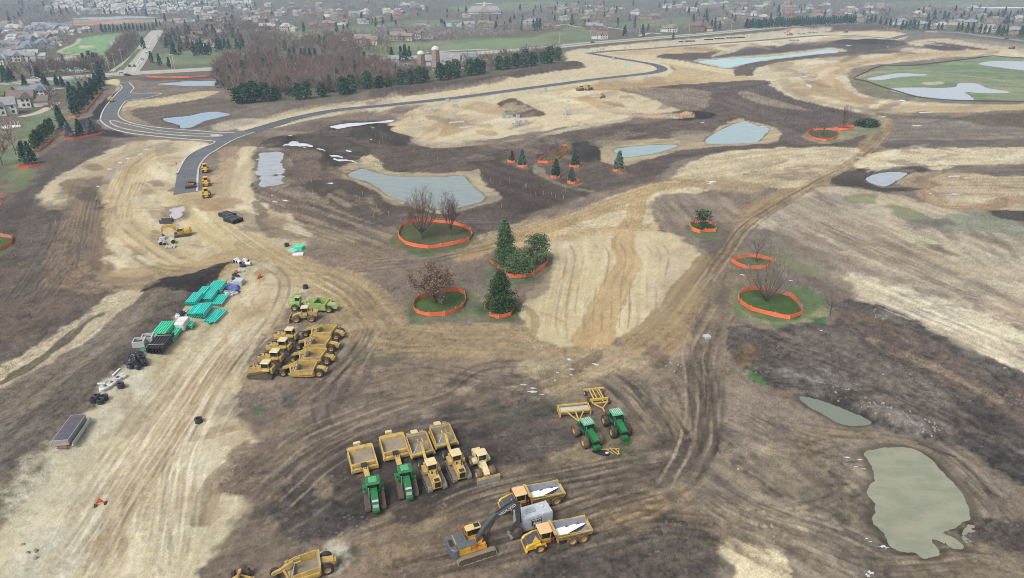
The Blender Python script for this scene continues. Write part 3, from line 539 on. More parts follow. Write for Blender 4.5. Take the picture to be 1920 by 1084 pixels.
 P([(1720,356),(1800,350),(1920,352),(2300,352),(2300,400),(1920,396),(1800,392),(1740,378)],(202,186,156),(176,154,126),((1740,370),(1920,372)),(25,2),2,2.5)
 B([(1740,362),(1760,380),(1800,392),(1860,385),(1920,372)],7,(162,132,104),(180,154,124),.75,2,2);B([(1880,372),(1872,385),(1850,396)],3,(160,132,104),None,.6,1,1)
 DIAG=[(1370,460),(1410,415),(1500,365),(1570,350),(1660,362),(1730,380),(1800,400),(1920,430),(2300,520),(2300,860),(1920,700),(1850,668),(1760,626),(1660,580),(1590,545),(1500,510),(1420,480)]
 P(DIAG,(176,162,144),(196,184,160),((1480,420),(1900,620)),(40,2.2),2.5,3,rough=.09)
 P([(1480,380),(1560,360),(1640,420),(1760,490),(1920,560),(2300,700),(2300,760),(1920,620),(1760,548),(1620,480),(1500,430)],(150,134,122),(184,170,150),((1500,400),(1900,590)),(35,1.8),3,4,op=.85)
 P([(1560,390),(1620,395),(1700,432),(1800,470),(1920,520),(2100,590),(2100,640),(1920,566),(1780,505),(1660,445)],(200,188,160),(172,156,136),((1580,400),(1900,540)),(35,1.6),3,3,op=.8)
 P([(1580,538),(1660,574),(1760,620),(1850,662),(1920,694),(2300,850),(2300,760),(1920,620),(1840,590),(1760,560),(1680,530),(1600,510)],(220,212,188),(196,184,160),((1600,530),(1900,660)),(40,1.3),2,3)
 P([(1440,440),(1500,430),(1600,490),(1700,530),(1620,520),(1540,490)],(144,126,116),(170,154,140),((1440,440),(1680,530)),(25,1.5),3,3,op=.7)
 P([(1590,370),(1640,365),(1640,376),(1600,380)],(110,128,88),(120,120,100),None,(9,),2,3,op=.6,grass=1)
 P([(1660,385),(1700,388),(1740,412),(1720,418),(1680,402)],(104,128,84),(124,126,100),None,(9,),2,3,op=.75,grass=1)
 P([(1740,420),(1800,400),(1860,400),(1920,420),(1920,440),(1840,436),(1780,434)],(150,162,142),(134,140,122),None,(12,),3,4,op=.85)
 P([(1720,410),(1780,412),(1740,432),(1690,420)],(118,110,106),(136,128,120),None,(9,),3,3,op=.7);P([(1860,400),(1920,396),(2300,420),(2300,440),(1920,416)],(88,82,80),None,None,(9,),1.5,2,rough=.2)
 P([(1790,436),(1920,440),(2300,470),(2300,520),(1920,466),(1840,450)],(126,122,114),(146,142,128),None,(12,),3,3,op=.7)
 P([(1240,365),(1340,365),(1390,400),(1360,450),(1330,480),(1280,446),(1236,432),(1228,395)],(138,122,110),(164,148,130),((1240,380),(1340,470)),(20,2),2.5,3)
 P([(1290,380),(1340,385),(1345,405),(1300,400)],(126,112,104),None,None,(8,),3,3,op=.6);P([(1320,440),(1380,440),(1350,490),(1310,460)],(112,99,92),(128,114,104),None,(8,),3,3,op=.8)
 P([(1400,430),(1470,440),(1560,490),(1590,540),(1560,560),(1500,520),(1440,510),(1390,520),(1370,490)],(140,128,112),(120,110,98),None,(10,),3,3,op=.8)
 P([(1376,540),(1390,500),(1372,480),(1400,470),(1480,480),(1530,505),(1520,515),(1460,510),(1440,516),(1420,530)],(118,126,90),(134,132,104),None,(8,),2.5,3,grass=1,op=.9)
 P([(1372,560),(1384,542),(1420,532),(1500,540),(1550,560),(1560,585),(1545,602),(1500,612),(1440,612),(1400,602),(1376,588)],(104,122,84),(124,134,100),None,(8,),1.5,2,grass=1)
 B([(1385,580),(1420,600),(1480,608),(1530,596),(1552,575)],2.2,(164,154,122),None,.6,.8,.8)
 P([(1520,596),(1548,590),(1560,600),(1545,610),(1525,608)],(70,112,66),None,None,(6,),1.5,1.5,grass=1)
 P([(1366,516),(1385,508),(1396,520),(1392,540),(1370,540)],(134,118,102),(150,132,110),None,(5,),1.5,2);P([(1376,512),(1420,502),(1450,512),(1440,530),(1400,536)],(150,128,100),(132,114,96),None,(5,),1.5,2,op=.9)
 PLOUGH=[(1372,640),(1378,612),(1440,616),(1510,614),(1560,604),(1580,560),(1640,572),(1720,606),(1840,664),(1920,704),(2300,870),(2300,1400),(1960,1100),(1920,900),(1860,870),(1780,840),(1700,812),(1640,790),(1560,752),(1500,738),(1460,728),(1400,700),(1390,680),(1376,668)]
 P(PLOUGH,(86,80,77),(108,98,92),((1420,640),(1900,860)),(25,1.6),1.5,2.5,rough=.18)
 P([(1560,580),(1640,590),(1740,640),(1840,692),(1920,740),(2300,900),(2300,960),(1920,790),(1820,740),(1700,680),(1600,620)],(128,110,97),(112,98,90),((1580,590),(1900,750)),(35,2),3,3,op=.85)
 P([(1570,560),(1640,575),(1720,610),(1840,668),(1920,706),(1920,716),(1840,680),(1720,622),(1630,590)],(120,112,108),(96,89,87),None,(5,),1.5,2,rough=.3)
 B([(1640,640),(1720,676),(1800,714),(1860,744)],3,(156,136,112),None,.6,1,1,brk=.3)
 P([(1480,620),(1540,614),(1600,640),(1700,700),(1780,760),(1700,760),(1600,700),(1520,660)],(104,96,93),(128,118,110),((1480,625),(1760,760)),(20,1.5),5,4,op=.8)
 P([(1380,640),(1420,650),(1420,680),(1392,690),(1378,666)],(136,112,86),(112,98,86),None,(5,),2,2,op=.8)
 P([(1780,800),(1860,820),(1920,850),(2300,960),(2300,1100),(1920,920),(1860,890),(1800,850)],(78,73,73),(96,89,87),((1780,810),(1920,870)),(10,1.5),3,3,rough=.2)
 P([(1388,700),(1400,692),(1440,712),(1500,734),(1560,748),(1600,764),(1650,780),(1720,806),(1700,816),(1640,800),(1560,756),(1500,742),(1440,728)],(122,118,114),(84,79,77),None,(3.5,),1.5,2,rough=.5)
 for q in([(1540,700),(1580,720),(1570,745),(1530,735)],[(1600,745),(1660,760),(1680,785),(1640,780)],[(1680,780),(1760,800),(1770,815),(1700,810)],[(1440,690),(1500,700),(1560,712),(1500,712)]):
  P(q,(158,153,148),(112,106,102),None,(2.5,),3,2.5,op=.75,brk=.1,rough=.35)
 P([(1396,694),(1412,700),(1432,716),(1420,716),(1400,704)],(84,126,72),None,None,(4,),1,1,grass=1);P([(1424,726),(1440,732),(1460,746),(1440,740)],(120,134,108),None,None,(4,),1,1,op=.7)
 CH=[(1340,760),(1380,700),(1440,735),(1500,765),(1550,788),(1600,800),(1640,800),(1700,815),(1780,842),(1860,880),(1920,920),(2300,1100),(2300,1400),(1340,1400),(1340,1084),(1310,960),(1300,900),(1330,850)]
 P(CH,(150,137,120),(126,113,101),((1340,800),(1700,1060)),(20,1.8),3,4,rough=.10)
 P([(1390,720),(1500,780),(1560,800),(1520,830),(1440,860),(1380,880),(1350,820)],(166,150,134),(144,128,116),((1390,720),(1520,800)),(14,2),4,4,op=.8)
 P([(1500,800),(1600,800),(1690,815),(1760,850),(1640,830),(1560,840),(1510,850)],(160,143,116),(136,120,100),((1500,820),(1720,815)),(20,1.2),2.5,3,op=.9)
 P([(1370,940),(1440,930),(1520,960),(1600,1040),(1640,1100),(1500,1100),(1400,1000)],(168,155,136),(138,124,110),((1380,930),(1600,1070)),(20,1.5),4,4,op=.85)
 P([(1340,1030),(1370,1008),(1430,1030),(1480,1060),(1500,1400),(1400,1400),(1380,1090)],(214,204,172),(204,190,158),((1340,1030),(1450,1100)),(12,1.5),1.2,1.5)
 P([(1500,960),(1580,980),(1640,1000),(1680,1040),(1700,1084),(1640,1084),(1580,1040)],(108,99,91),(126,114,102),((1500,960),(1690,1080)),(14,1.2),3,3,op=.85)
 P([(1790,985),(1822,975),(1870,970),(1920,980),(2200,1000),(2200,1080),(1920,1040),(1850,1040),(1810,1030)],(92,85,82),(108,100,94),None,(5,),1.5,2.5,rough=.2)
 P([(1700,1050),(1790,1040),(1920,1050),(2300,1100),(2300,1400),(1700,1400)],(140,128,112),(122,111,100),((1700,1080),(1920,1060)),(10,1.2),2.5,3,op=.85)
 P([(1820,880),(1920,930),(2200,1020),(2200,1050),(1920,970),(1840,930)],(150,136,122),(132,118,107),((1820,890),(1920,950)),(10,1.5),2.5,3,op=.7)
 for q in([(1500,846),(1580,836),(1620,840)],[(1520,866),(1560,864),(1600,868)],[(1560,900),(1630,890)],[(1540,920),(1610,915)],[(1560,950),(1640,930)],[(1620,1050),(1680,1040),(1740,1060),(1800,1075)],[(1700,1075),(1800,1050),(1880,1050)],[(1740,840),(1790,870),(1830,910),(1850,960)],[(1770,840),(1830,880),(1870,930)],[(1500,800),(1580,812),(1680,814)],[(1150,960),(1260,950),(1360,960)],[(1180,980),(1280,975),(1340,990)]):
  RT(q,2.2,.7,(104,93,82),.55,tread=.28,fade=2)
 P([(1440,905),(1470,925),(1462,935),(1430,920)],(70,66,64),None,None,(4,),.8,1,op=.8);B([(1380,870),(1400,890),(1426,905)],2,(80,74,70),None,.7,.6,.6)
 S=g.patches
 S([(480,236),(760,186),(960,172),(1240,140),(1300,160),(1270,206),(960,252),(780,264),(700,206),(560,230)],60,[(182,156,116),(150,132,112),(226,214,186),(168,146,116)],(10,46),.16,.65,51,-.12)
 S([(1430,125),(1700,90),(1900,96),(1700,116),(1600,150),(1700,196),(1900,200),(1900,212),(1640,214),(1480,190)],40,[(170,146,114),(226,216,190),(140,124,108)],(10,44),.13,.6,52,-.05)
 S([(1120,96),(1440,78),(1640,60),(1640,70),(1440,88),(1250,104)],24,[(150,132,112),(186,158,118),(226,216,190)],(10,40),.1,.6,53,-.08)
 S([(90,360),(200,290),(400,272),(340,320),(330,366),(470,380),(600,440),(540,500),(360,514),(180,530),(176,440)],60,[(170,146,112),(150,132,110),(226,216,188),(132,116,102)],(8,34),.3,.55,54,.1)
 S([(430,520),(550,530),(460,700),(440,780),(500,800),(420,900),(380,1084),(60,1084),(190,800)],70,[(182,162,130),(226,218,194),(170,154,130),(196,184,158)],(10,44),.4,.5,55,-.9)
 S([(1000,460),(1290,450),(1320,500),(1240,610),(1130,640),(990,600)],9,[(196,178,142),(226,216,190)],(8,24),.3,.3,56,-1.3)
 S([(460,700),(700,660),(1060,670),(1320,640),(1330,900),(1000,1060),(420,1060),(480,860)],110,[(96,86,78),(148,131,112),(84,75,70),(166,148,124),(116,102,92)],(10,46),.3,.55,57,-.3)
 S([(1350,780),(1480,780),(1620,840),(1640,1000),(1900,1060),(1900,1084),(1360,1084),(1320,930)],60,[(102,92,84),(176,162,140),(150,134,116),(90,82,76)],(8,36),.3,.6,58,.5)
 S([(1380,640),(1600,600),(1900,740),(1900,880),(1620,780),(1400,700)],60,[(70,65,63),(116,103,94),(132,124,116),(84,76,71)],(10,50),.2,.45,59,.45)
 S([(1400,420),(1560,360),(1920,440),(1920,680),(1600,540)],60,[(214,202,176),(138,122,110),(160,144,128),(120,106,96)],(14,60),.14,.6,60,.4)
 S([(520,330),(640,300),(900,420),(760,470),(560,420)],40,[(96,84,76),(172,156,132),(140,124,108)],(8,34),.22,.55,61,.25)
 S([(720,280),(1100,250),(1240,225),(1300,235),(1100,300),(900,300)],40,[(80,71,67),(128,112,102),(150,134,120)],(10,46),.14,.5,62,-.08)
 S([(1260,340),(1600,280),(1920,270),(1920,320),(1500,350)],40,[(170,148,118),(228,218,192),(140,124,110)],(12,50),.12,.55,63,-.1)
 S([(20,420),(180,300),(170,520),(60,640),(-20,620)],40,[(80,72,68),(132,118,108),(118,102,90)],(8,34),.35,.5,64,-.4)
 DKR,PLR,MDR=(86,77,70),(176,160,138),(112,99,88)
 U=g.bundle
 U([(700,1060),(850,1030),(1000,985),(1150,930),(1290,890)],20,26,[DKR,DKR,MDR,PLR],1,0.68,.2)
 U([(780,985),(900,930),(1020,900),(1150,880),(1290,850)],15,18,[DKR,MDR,PLR],2,0.68,.2)
 U([(1250,930),(1316,840),(1322,740),(1310,660),(1370,560)],22,16,[DKR,MDR,(100,88,76),PLR],3,0.68,.15)
 U([(1280,880),(1240,800),(1180,730),(1110,700)],12,22,[DKR,MDR,PLR],4,0.61,.2)
 U([(470,960),(520,900),(600,840),(700,790),(860,740)],17,30,[DKR,MDR,PLR],5,0.54,.12)
 U([(560,760),(620,720),(680,650),(700,600)],11,18,[DKR,MDR,(168,150,124)],6,0.61,.1)
 U([(640,720),(800,690),(960,720),(1040,700)],15,26,[DKR,MDR,PLR],7,0.47,.1)
 U([(1320,900),(1400,960),(1520,1000),(1660,1060)],17,26,[DKR,MDR,(172,158,136),(172,158,136)],8,0.68,.2)
 U([(1340,760),(1420,800),(1500,830),(1600,850)],12,24,[DKR,MDR,PLR],9,0.54,.15)
 U([(1620,1060),(1720,1060),(1840,1050),(1940,1070)],10,14,[DKR,PLR],10,0.68,.25)
 U([(1660,820),(1760,850),(1840,920),(1900,1000)],10,14,[DKR,MDR,PLR],11,0.61,.2)
 U([(1000,1060),(1120,1020),(1240,980),(1360,990)],12,22,[DKR,(130,120,110)],12,0.61,.25)
 U([(120,1100),(200,960),(290,820),(400,660),(500,560)],22,34,[(178,160,130),(190,172,142),(228,218,194)],13,0.68,.05)
 U([(300,1100),(320,980),(340,860),(420,700)],12,26,[(180,164,136),(226,216,194)],14,0.61,.08)
 U([(220,440),(240,380),(270,310),(300,280)],10,16,[(170,150,118),(206,192,160)],15,0.61,0)
 U([(140,520),(150,460),(160,400),(170,350)],10,9,[(104,88,74),(150,130,106)],16,0.68,0)
 U([(380,390),(440,440),(500,480),(560,510),(650,560)],12,10,[(170,148,112),(206,190,154)],17,0.61,0)
 U([(600,500),(700,490),(800,480),(900,460),(1000,430)],15,10,[(104,92,82),(176,158,130),(150,132,110)],18,0.68,0)
 U([(560,420),(640,440),(720,470)],10,16,[(118,104,94),(178,162,138)],19,0.61,0)
 U([(960,440),(1060,410),(1160,376),(1240,350)],10,8,[(178,152,114),(206,188,150)],20,0.68,0)
 U([(1480,400),(1600,450),(1720,500),(1860,560)],15,24,[(140,124,112),(204,192,168)],21,0.61,0)
 U([(1600,540),(1720,590),(1840,640),(1930,680)],12,12,[(180,166,146),(232,224,202)],22,0.68,0)
 U([(1440,640),(1560,680),(1700,740),(1860,820)],17,26,[(84,78,76),(128,118,110)],23,0.61,0)
 U([(1690,210),(1620,290),(1500,360),(1400,420),(1340,500),(1260,620)],10,5,[(122,104,84),(186,164,130)],24,0.68,0)
 U([(560,300),(700,310),(860,290),(1000,280),(1180,250)],12,14,[(84,74,68),(120,106,96)],25,0.68,0,tw=.9)
 U([(920,320),(1000,340),(1080,365)],10,12,[(78,68,64),(108,94,88)],26,0.68,0,tw=.8)
 U([(1460,180),(1540,205),(1640,225)],10,8,[(92,80,76),(128,114,106)],27,0.68,0,tw=.9)
 U([(820,250),(900,225),(1000,200),(1120,180)],12,10,[(184,164,132),(222,210,182)],28,0.68,0,tw=.9)
 U([(20,600),(80,540),(140,440),(170,330)],12,22,[(84,76,72),(122,110,102)],29,0.61,0)
 for q in([(930,905),(1000,870),(1100,850),(1200,800),(1230,740),(1180,705)],[(620,820),(600,760),(640,690),(720,660),(840,655)],[(1000,1000),(1150,960),(1290,900),(1340,800),(1345,700)],[(1300,900),(1360,940),(1460,960),(1560,940),(1620,900)],[(840,1060),(1000,1030),(1180,990),(1330,1000),(1460,1060)],[(560,880),(640,830),(760,790),(900,770),(1010,730)],[(1390,1000),(1460,1010),(1560,1050),(1640,1090)],[(1480,860),(1560,830),(1680,826),(1780,860),(1850,930)],[(700,760),(820,740),(900,690),(1000,680)],[(480,1010),(560,960),(640,900),(660,840)],[(240,470),(300,500),(400,505),(470,490),(530,520),(520,580),(440,700),(380,800)],[(1120,700),(1180,680),(1250,690),(1290,760),(1300,860)]):
  RT(q,2.3,.7,(86,77,69),.45,tread=.25);RT([(x+9,y+6)for x,y in q],2.3,.6,(164,147,124),.2)
 for nm,q,c1,c2 in(('a',[(735,455),(745,425),(770,412),(810,408),(870,418),(892,440),(885,458),(850,470),(800,474),(760,470)],(118,116,92),(98,104,76)),('b',[(764,604),(776,560),(800,548),(850,540),(880,545),(905,560),(900,570),(968,562),(972,590),(965,606),(890,604),(800,608)],(88,106,72),(120,120,98)),('c',[(906,525),(905,505),(920,484),(950,468),(1010,466),(1034,485),(1030,505),(1000,528),(960,534),(920,530)],(92,108,80),(120,124,104)),('d',[(1284,430),(1296,414),(1330,412),(1352,424),(1352,440),(1330,448),(1300,444)],(88,112,74),(116,118,92)),('e',[(-60,440),(20,440),(32,452),(10,478),(-60,490)],(98,112,80),(120,118,94)),('f',[(1505,255),(1520,243),(1560,240),(1640,238),(1650,244),(1590,262),(1540,270)],(128,132,98),(170,160,130)),('g',[(1005,308),(1020,290),(1060,278),(1072,284),(1050,300),(1030,310)],(110,112,84),(130,124,98))):
  P(q,c1,c2,None,(5,),1.5,1.5,grass=1)
 P([(770,470),(820,474),(800,482),(765,478)],(70,104,62),None,None,(5,),2,2,op=.7,grass=1)
 P([(880,545),(905,552),(900,590),(880,600),(860,602)],(150,144,124),(124,120,104),None,(5,),3,3,op=.6)
 for nm,q in RINGS.items():
  far=nm.startswith('spruce')or nm in('strip','far_small','far_round')
  P(q,(76,106,60)if nm not in('twin_bare','far_ring','strip')else(104,102,74),(96,116,72)if nm not in('twin_bare','far_ring','strip')else(88,96,64),None,(4,),.6,.4,grass=1,rough=.05)
  if far:
   cx,cy=np.mean(q,0);P([(cx-16,cy),(cx,cy-5),(cx+16,cy),(cx,cy+7)],(112,120,90),(140,130,112),None,(4,),2,2,op=.7)
 P([(1000,310),(1030,328),(1060,345),(1100,352),(1110,362),(1060,352),(1020,336)],(176,164,136),(150,138,118),None,(8,),2,3,op=.7)
 P([(1000,470),(1030,500),(1020,540),(990,560),(970,560),(960,540),(1010,525)],(128,114,102),(150,134,116),None,(8,),2.5,2.5,op=.7)
 P([(900,490),(908,520),(900,540),(840,520),(860,495)],(122,106,95),(138,122,108),((840,510),(905,500)),(10,1.5),3,3,op=.6)
 P([(170,222),(182,200),(205,180),(216,174),(214,184),(198,205),(186,224)],(58,54,56),None,None,(6,),1,2,rough=.2)
 P([(150,226),(170,222),(190,238),(240,252),(255,256),(230,258),(200,256),(170,250),(140,232)],(66,60,60),(86,78,76),None,(7,),1.5,2,rough=.15)
 P([(206,180),(225,165),(215,160),(200,156),(198,150),(220,150),(222,160),(204,186)],(198,182,142),None,None,(8,),1,1)
 P([(255,188),(300,184),(370,172),(410,172),(380,184),(330,196),(270,206),(236,210),(230,200),(240,192)],(206,192,156),(182,164,130),((240,205),(400,175)),(25,2.5),1.5,2)
 P([(225,215),(240,200),(262,210),(280,232),(250,228)],(170,152,124),(150,134,114),None,(9,),1.5,2)
 P([(250,205),(300,198),(380,186),(450,186),(470,196),(430,212),(440,222),(400,232),(360,244),(300,236),(262,222)],(112,98,88),(128,114,102),((260,215),(440,190)),(25,3),1.5,2.5)
 P([(395,238),(430,226),(480,222),(500,226),(450,240),(420,246)],(176,168,156),(200,186,158),None,(9,),1,1.5,op=.8)
 P([(265,146),(390,143),(396,148),(270,152)],(116,98,90),(104,90,84),None,(10,),1,1)
 P([(200,152),(220,148),(224,158),(205,158)],(214,196,150),None,None,(6,),.8,1)
 P([(70,315),(60,345),(20,360),(0,352),(30,335)],(110,124,84),(128,124,100),None,(7,),2,2.5,op=.8,grass=1)
 for nm,q in POND.items():
  far=nm.startswith(('golf','lake'))
  dep=.05 if nm=='near' else.25
  g.basin(q,dep,{'near':1.5,'ditch':2,'main':6}.get(nm,3.0),sm=nm!='gate')
 for nm,q in SHALLOW.items():
  if len(q):g.basin(q,.05,1.5)
 return g
def mound_ground(g):
 lod=g.fp
 n=fbm(g.X/1.6,g.Y/1.6,4,71,lod/1.6,.85)
 n2=fbm(g.X/9,g.Y/9,4,77,lod/9)
 ridge=np.abs(n)
 keep=g.z.copy()
 g.z+=g.rough*(0.9*n+0.5*(0.3-ridge))*(1-0.55*g.track)+0.10*n2*np.clip(g.rough*8,0,1)
 big=g.z-keep
 for c,r,h in(([(700,178),(780,168),(860,160),(940,150)],16,3.2),([(980,138),(1040,126),(1075,120)],14,2.5),([(330,572),(250,660),(170,750),(80,850),(-40,980),(-300,1250)],15,2.6),([(300,552),(360,534),(420,506)],7,1.3),([(1060,280),(1090,275),(1110,290)],9,2.4),([(1290,214),(1330,217)],6,1.6),([(1590,78),(1680,80)],14,3),([(1480,58),(1600,51),(1660,53)],18,4),([(1770,228),(1850,228),(1960,226)],12,1.2),([(690,244),(760,262)],8,1.3),([(530,262),(620,262),(680,284)],9,1.5),([(1396,518),(1430,516)],5,1.1),([(1560,735),(1640,770),(1720,800)],5,.7)):
  g.blob(c,r,h)
 for nm,q in POND.items():
  g.basin(q,.25 if nm not in('near',)else.05,1.0,sm=nm!='gate')
 for nm,q in SHALLOW.items():
  if not len(q):continue
  g.basin(q,.03,1.0)
  gg=smooth_poly(GP(q),3);k=g.pick(gg,4)
  d=sdf(g.X[k],g.Y[k],gg)
  nn=fbm(g.X[k]/7,g.Y[k]/2.6,5,55,g.fp[k]/6,.7)
  m=sstep(2.5,-.5,d)
  bias={'grey':.5,'lilac':.7,'strip':.3}.get(nm,.05)
  g.z[k]+=(-.05-.12*(nn+bias-np.clip(.7+d*.35,0,1.2))-g.z[k])*m
  g.rough[k]*=1-m
  g.col[k]*=(1-.35*sstep(3.5,0,d))[:,None]
 for nm,q in POND.items():
  if nm.startswith(('golf','lake')):continue
  gg=smooth_poly(GP(q),3);k=g.pick(gg,6)
  d=sdf(g.X[k],g.Y[k],gg)+.6*fbm(g.X[k]/3,g.Y[k]/3,3,58,g.fp[k]/3)
  g.col[k]*=(1-.42*sstep(1.6,.1,d))[:,None]
 g.level(ASPHALT_LOOP,-.02,2.5)
 for ln,w in((ROAD_MAIN,4.4),(ROAD_FAR,5),(ROAD_SPUR,5),(HWY,11),(HWY2,7),(NORTHROAD,9),(PATHWAY,3)):
  gp=smooth_poly(GP(ln),6,False)
  k=g.pick(gp,14)
  d,_,_=seg_dist(g.X[k],g.Y[k],gp)
  m=sstep(w+5,w+1.0,d)
  g.z[k]+=(-.03-g.z[k])*m
 L=lod
 m1=fbm(g.X/0.9,g.Y/0.9,3,201,L/.9,.8)
 m2=fbm(g.X/6.0,g.Y/6.0,5,205,L/6,.75)
 m2=np.tanh(2.2*m2)*.7
 m3=fbm(g.X/40.,g.Y/40.,3,209,L/40)
 bare=1-g.grass
 rg=np.clip(g.rough/.12,.35,1.6)
 wn=hash2(np.arange(g.X.size),np.zeros(g.X.size,int),7)-.5
 f=1+bare*(.46*rg*m1+.26*m2*np.clip(rg,.45,1)+.09*m3+.42*wn*np.clip(rg,.5,1.2))+g.grass*(.2*m1+.18*m2+.25*wn)
 g.col*=np.clip(f,.4,1.8)[:,None]
 sp=vnoise(g.X/.42,g.Y/.42,301)+.30*fbm(g.X/7,g.Y/7,3,303)
 st=np.clip((sp-.93)*7,0,1)*np.clip(1.6-L/.3,0,1)*bare*np.clip(g.rough*8-.3,0,1)
 g.col+=(lin((190,180,166))*ALB-g.col)*(st*.5)[:,None]
 dk=np.clip((vnoise(g.X/.6,g.Y/.6,311)+.3*fbm(g.X/5,g.Y/5,3,313)-.84)*5,0,1)*np.clip(1.6-L/.5,0,1)*bare*np.clip(g.rough*8,.25,1)
 g.col*=(1-.38*dk)[:,None]
 g.z+=.06*st
 lum=g.col.mean(1);mid=.16
 g.col*=(np.clip(lum/mid,.2,4)**np.where(g.grass>.5,0,.13))[:,None]
 h=fbm(g.X/14,g.Y/14,3,401,L/14)
 g.col*=np.stack([1.0+.03*h,np.ones_like(h),.958-.05*h],1)
 g.col+=(g.col.mean(1,keepdims=True)-g.col)*(.05*bare[:,None])
 np.clip(g.col,.008,.8,out=g.col)
 # --- helpers: materials, mesh builder, things and parts
def A(rgb,k=1.0):
 c=lin(rgb)*ALB*k
 return(float(c[0]),float(c[1]),float(c[2]),1.0)
MATS={}
def mat(name,rgb,rough=0.6,dirt=0.0,dirt_rgb=(120,104,88),scale=1.5,metal=0.0,spec=0.35,var=0.12,k=1.0):
 if name in MATS:return MATS[name]
 m=bpy.data.materials.new(name);m.use_nodes=True
 nt=m.node_tree;b=nt.nodes['Principled BSDF']
 b.inputs['Roughness'].default_value=rough
 b.inputs['Metallic'].default_value=metal
 b.inputs['Specular IOR Level'].default_value=spec
 tc=nt.nodes.new('ShaderNodeNewGeometry')
 nz=nt.nodes.new('ShaderNodeTexNoise');nz.inputs['Scale'].default_value=scale;nz.inputs['Detail'].default_value=3
 nt.links.new(tc.outputs['Position'],nz.inputs['Vector'])
 mr=nt.nodes.new('ShaderNodeMapRange');mr.inputs[1].default_value=.3;mr.inputs[2].default_value=.7
 mr.inputs[3].default_value,mr.inputs[4].default_value=1-var,1+var
 nt.links.new(nz.outputs['Fac'],mr.inputs[0])
 mul=nt.nodes.new('ShaderNodeMixRGB');mul.blend_type='MULTIPLY';mul.inputs[0].default_value=1
 mul.inputs[1].default_value=A(rgb,k)
 nt.links.new(mr.outputs[0],mul.inputs[2])
 out=mul.outputs[0]
 if dirt:
  n2=nt.nodes.new('ShaderNodeTexNoise');n2.inputs['Scale'].default_value=scale*0.7;n2.inputs['Detail'].default_value=5
  nt.links.new(tc.outputs['Position'],n2.inputs['Vector'])
  m2=nt.nodes.new('ShaderNodeMapRange');m2.inputs[1].default_value=.42;m2.inputs[2].default_value=.66
  m2.inputs[3].default_value,m2.inputs[4].default_value=0.12*dirt,dirt
  nt.links.new(n2.outputs['Fac'],m2.inputs[0])
  mx=nt.nodes.new('ShaderNodeMixRGB');nt.links.new(m2.outputs[0],mx.inputs[0])
  nt.links.new(out,mx.inputs[1]);mx.inputs[2].default_value=A(dirt_rgb)
  out=mx.outputs[0]
 nt.links.new(out,b.inputs['Base Color'])
 MATS[name]=m
 return m
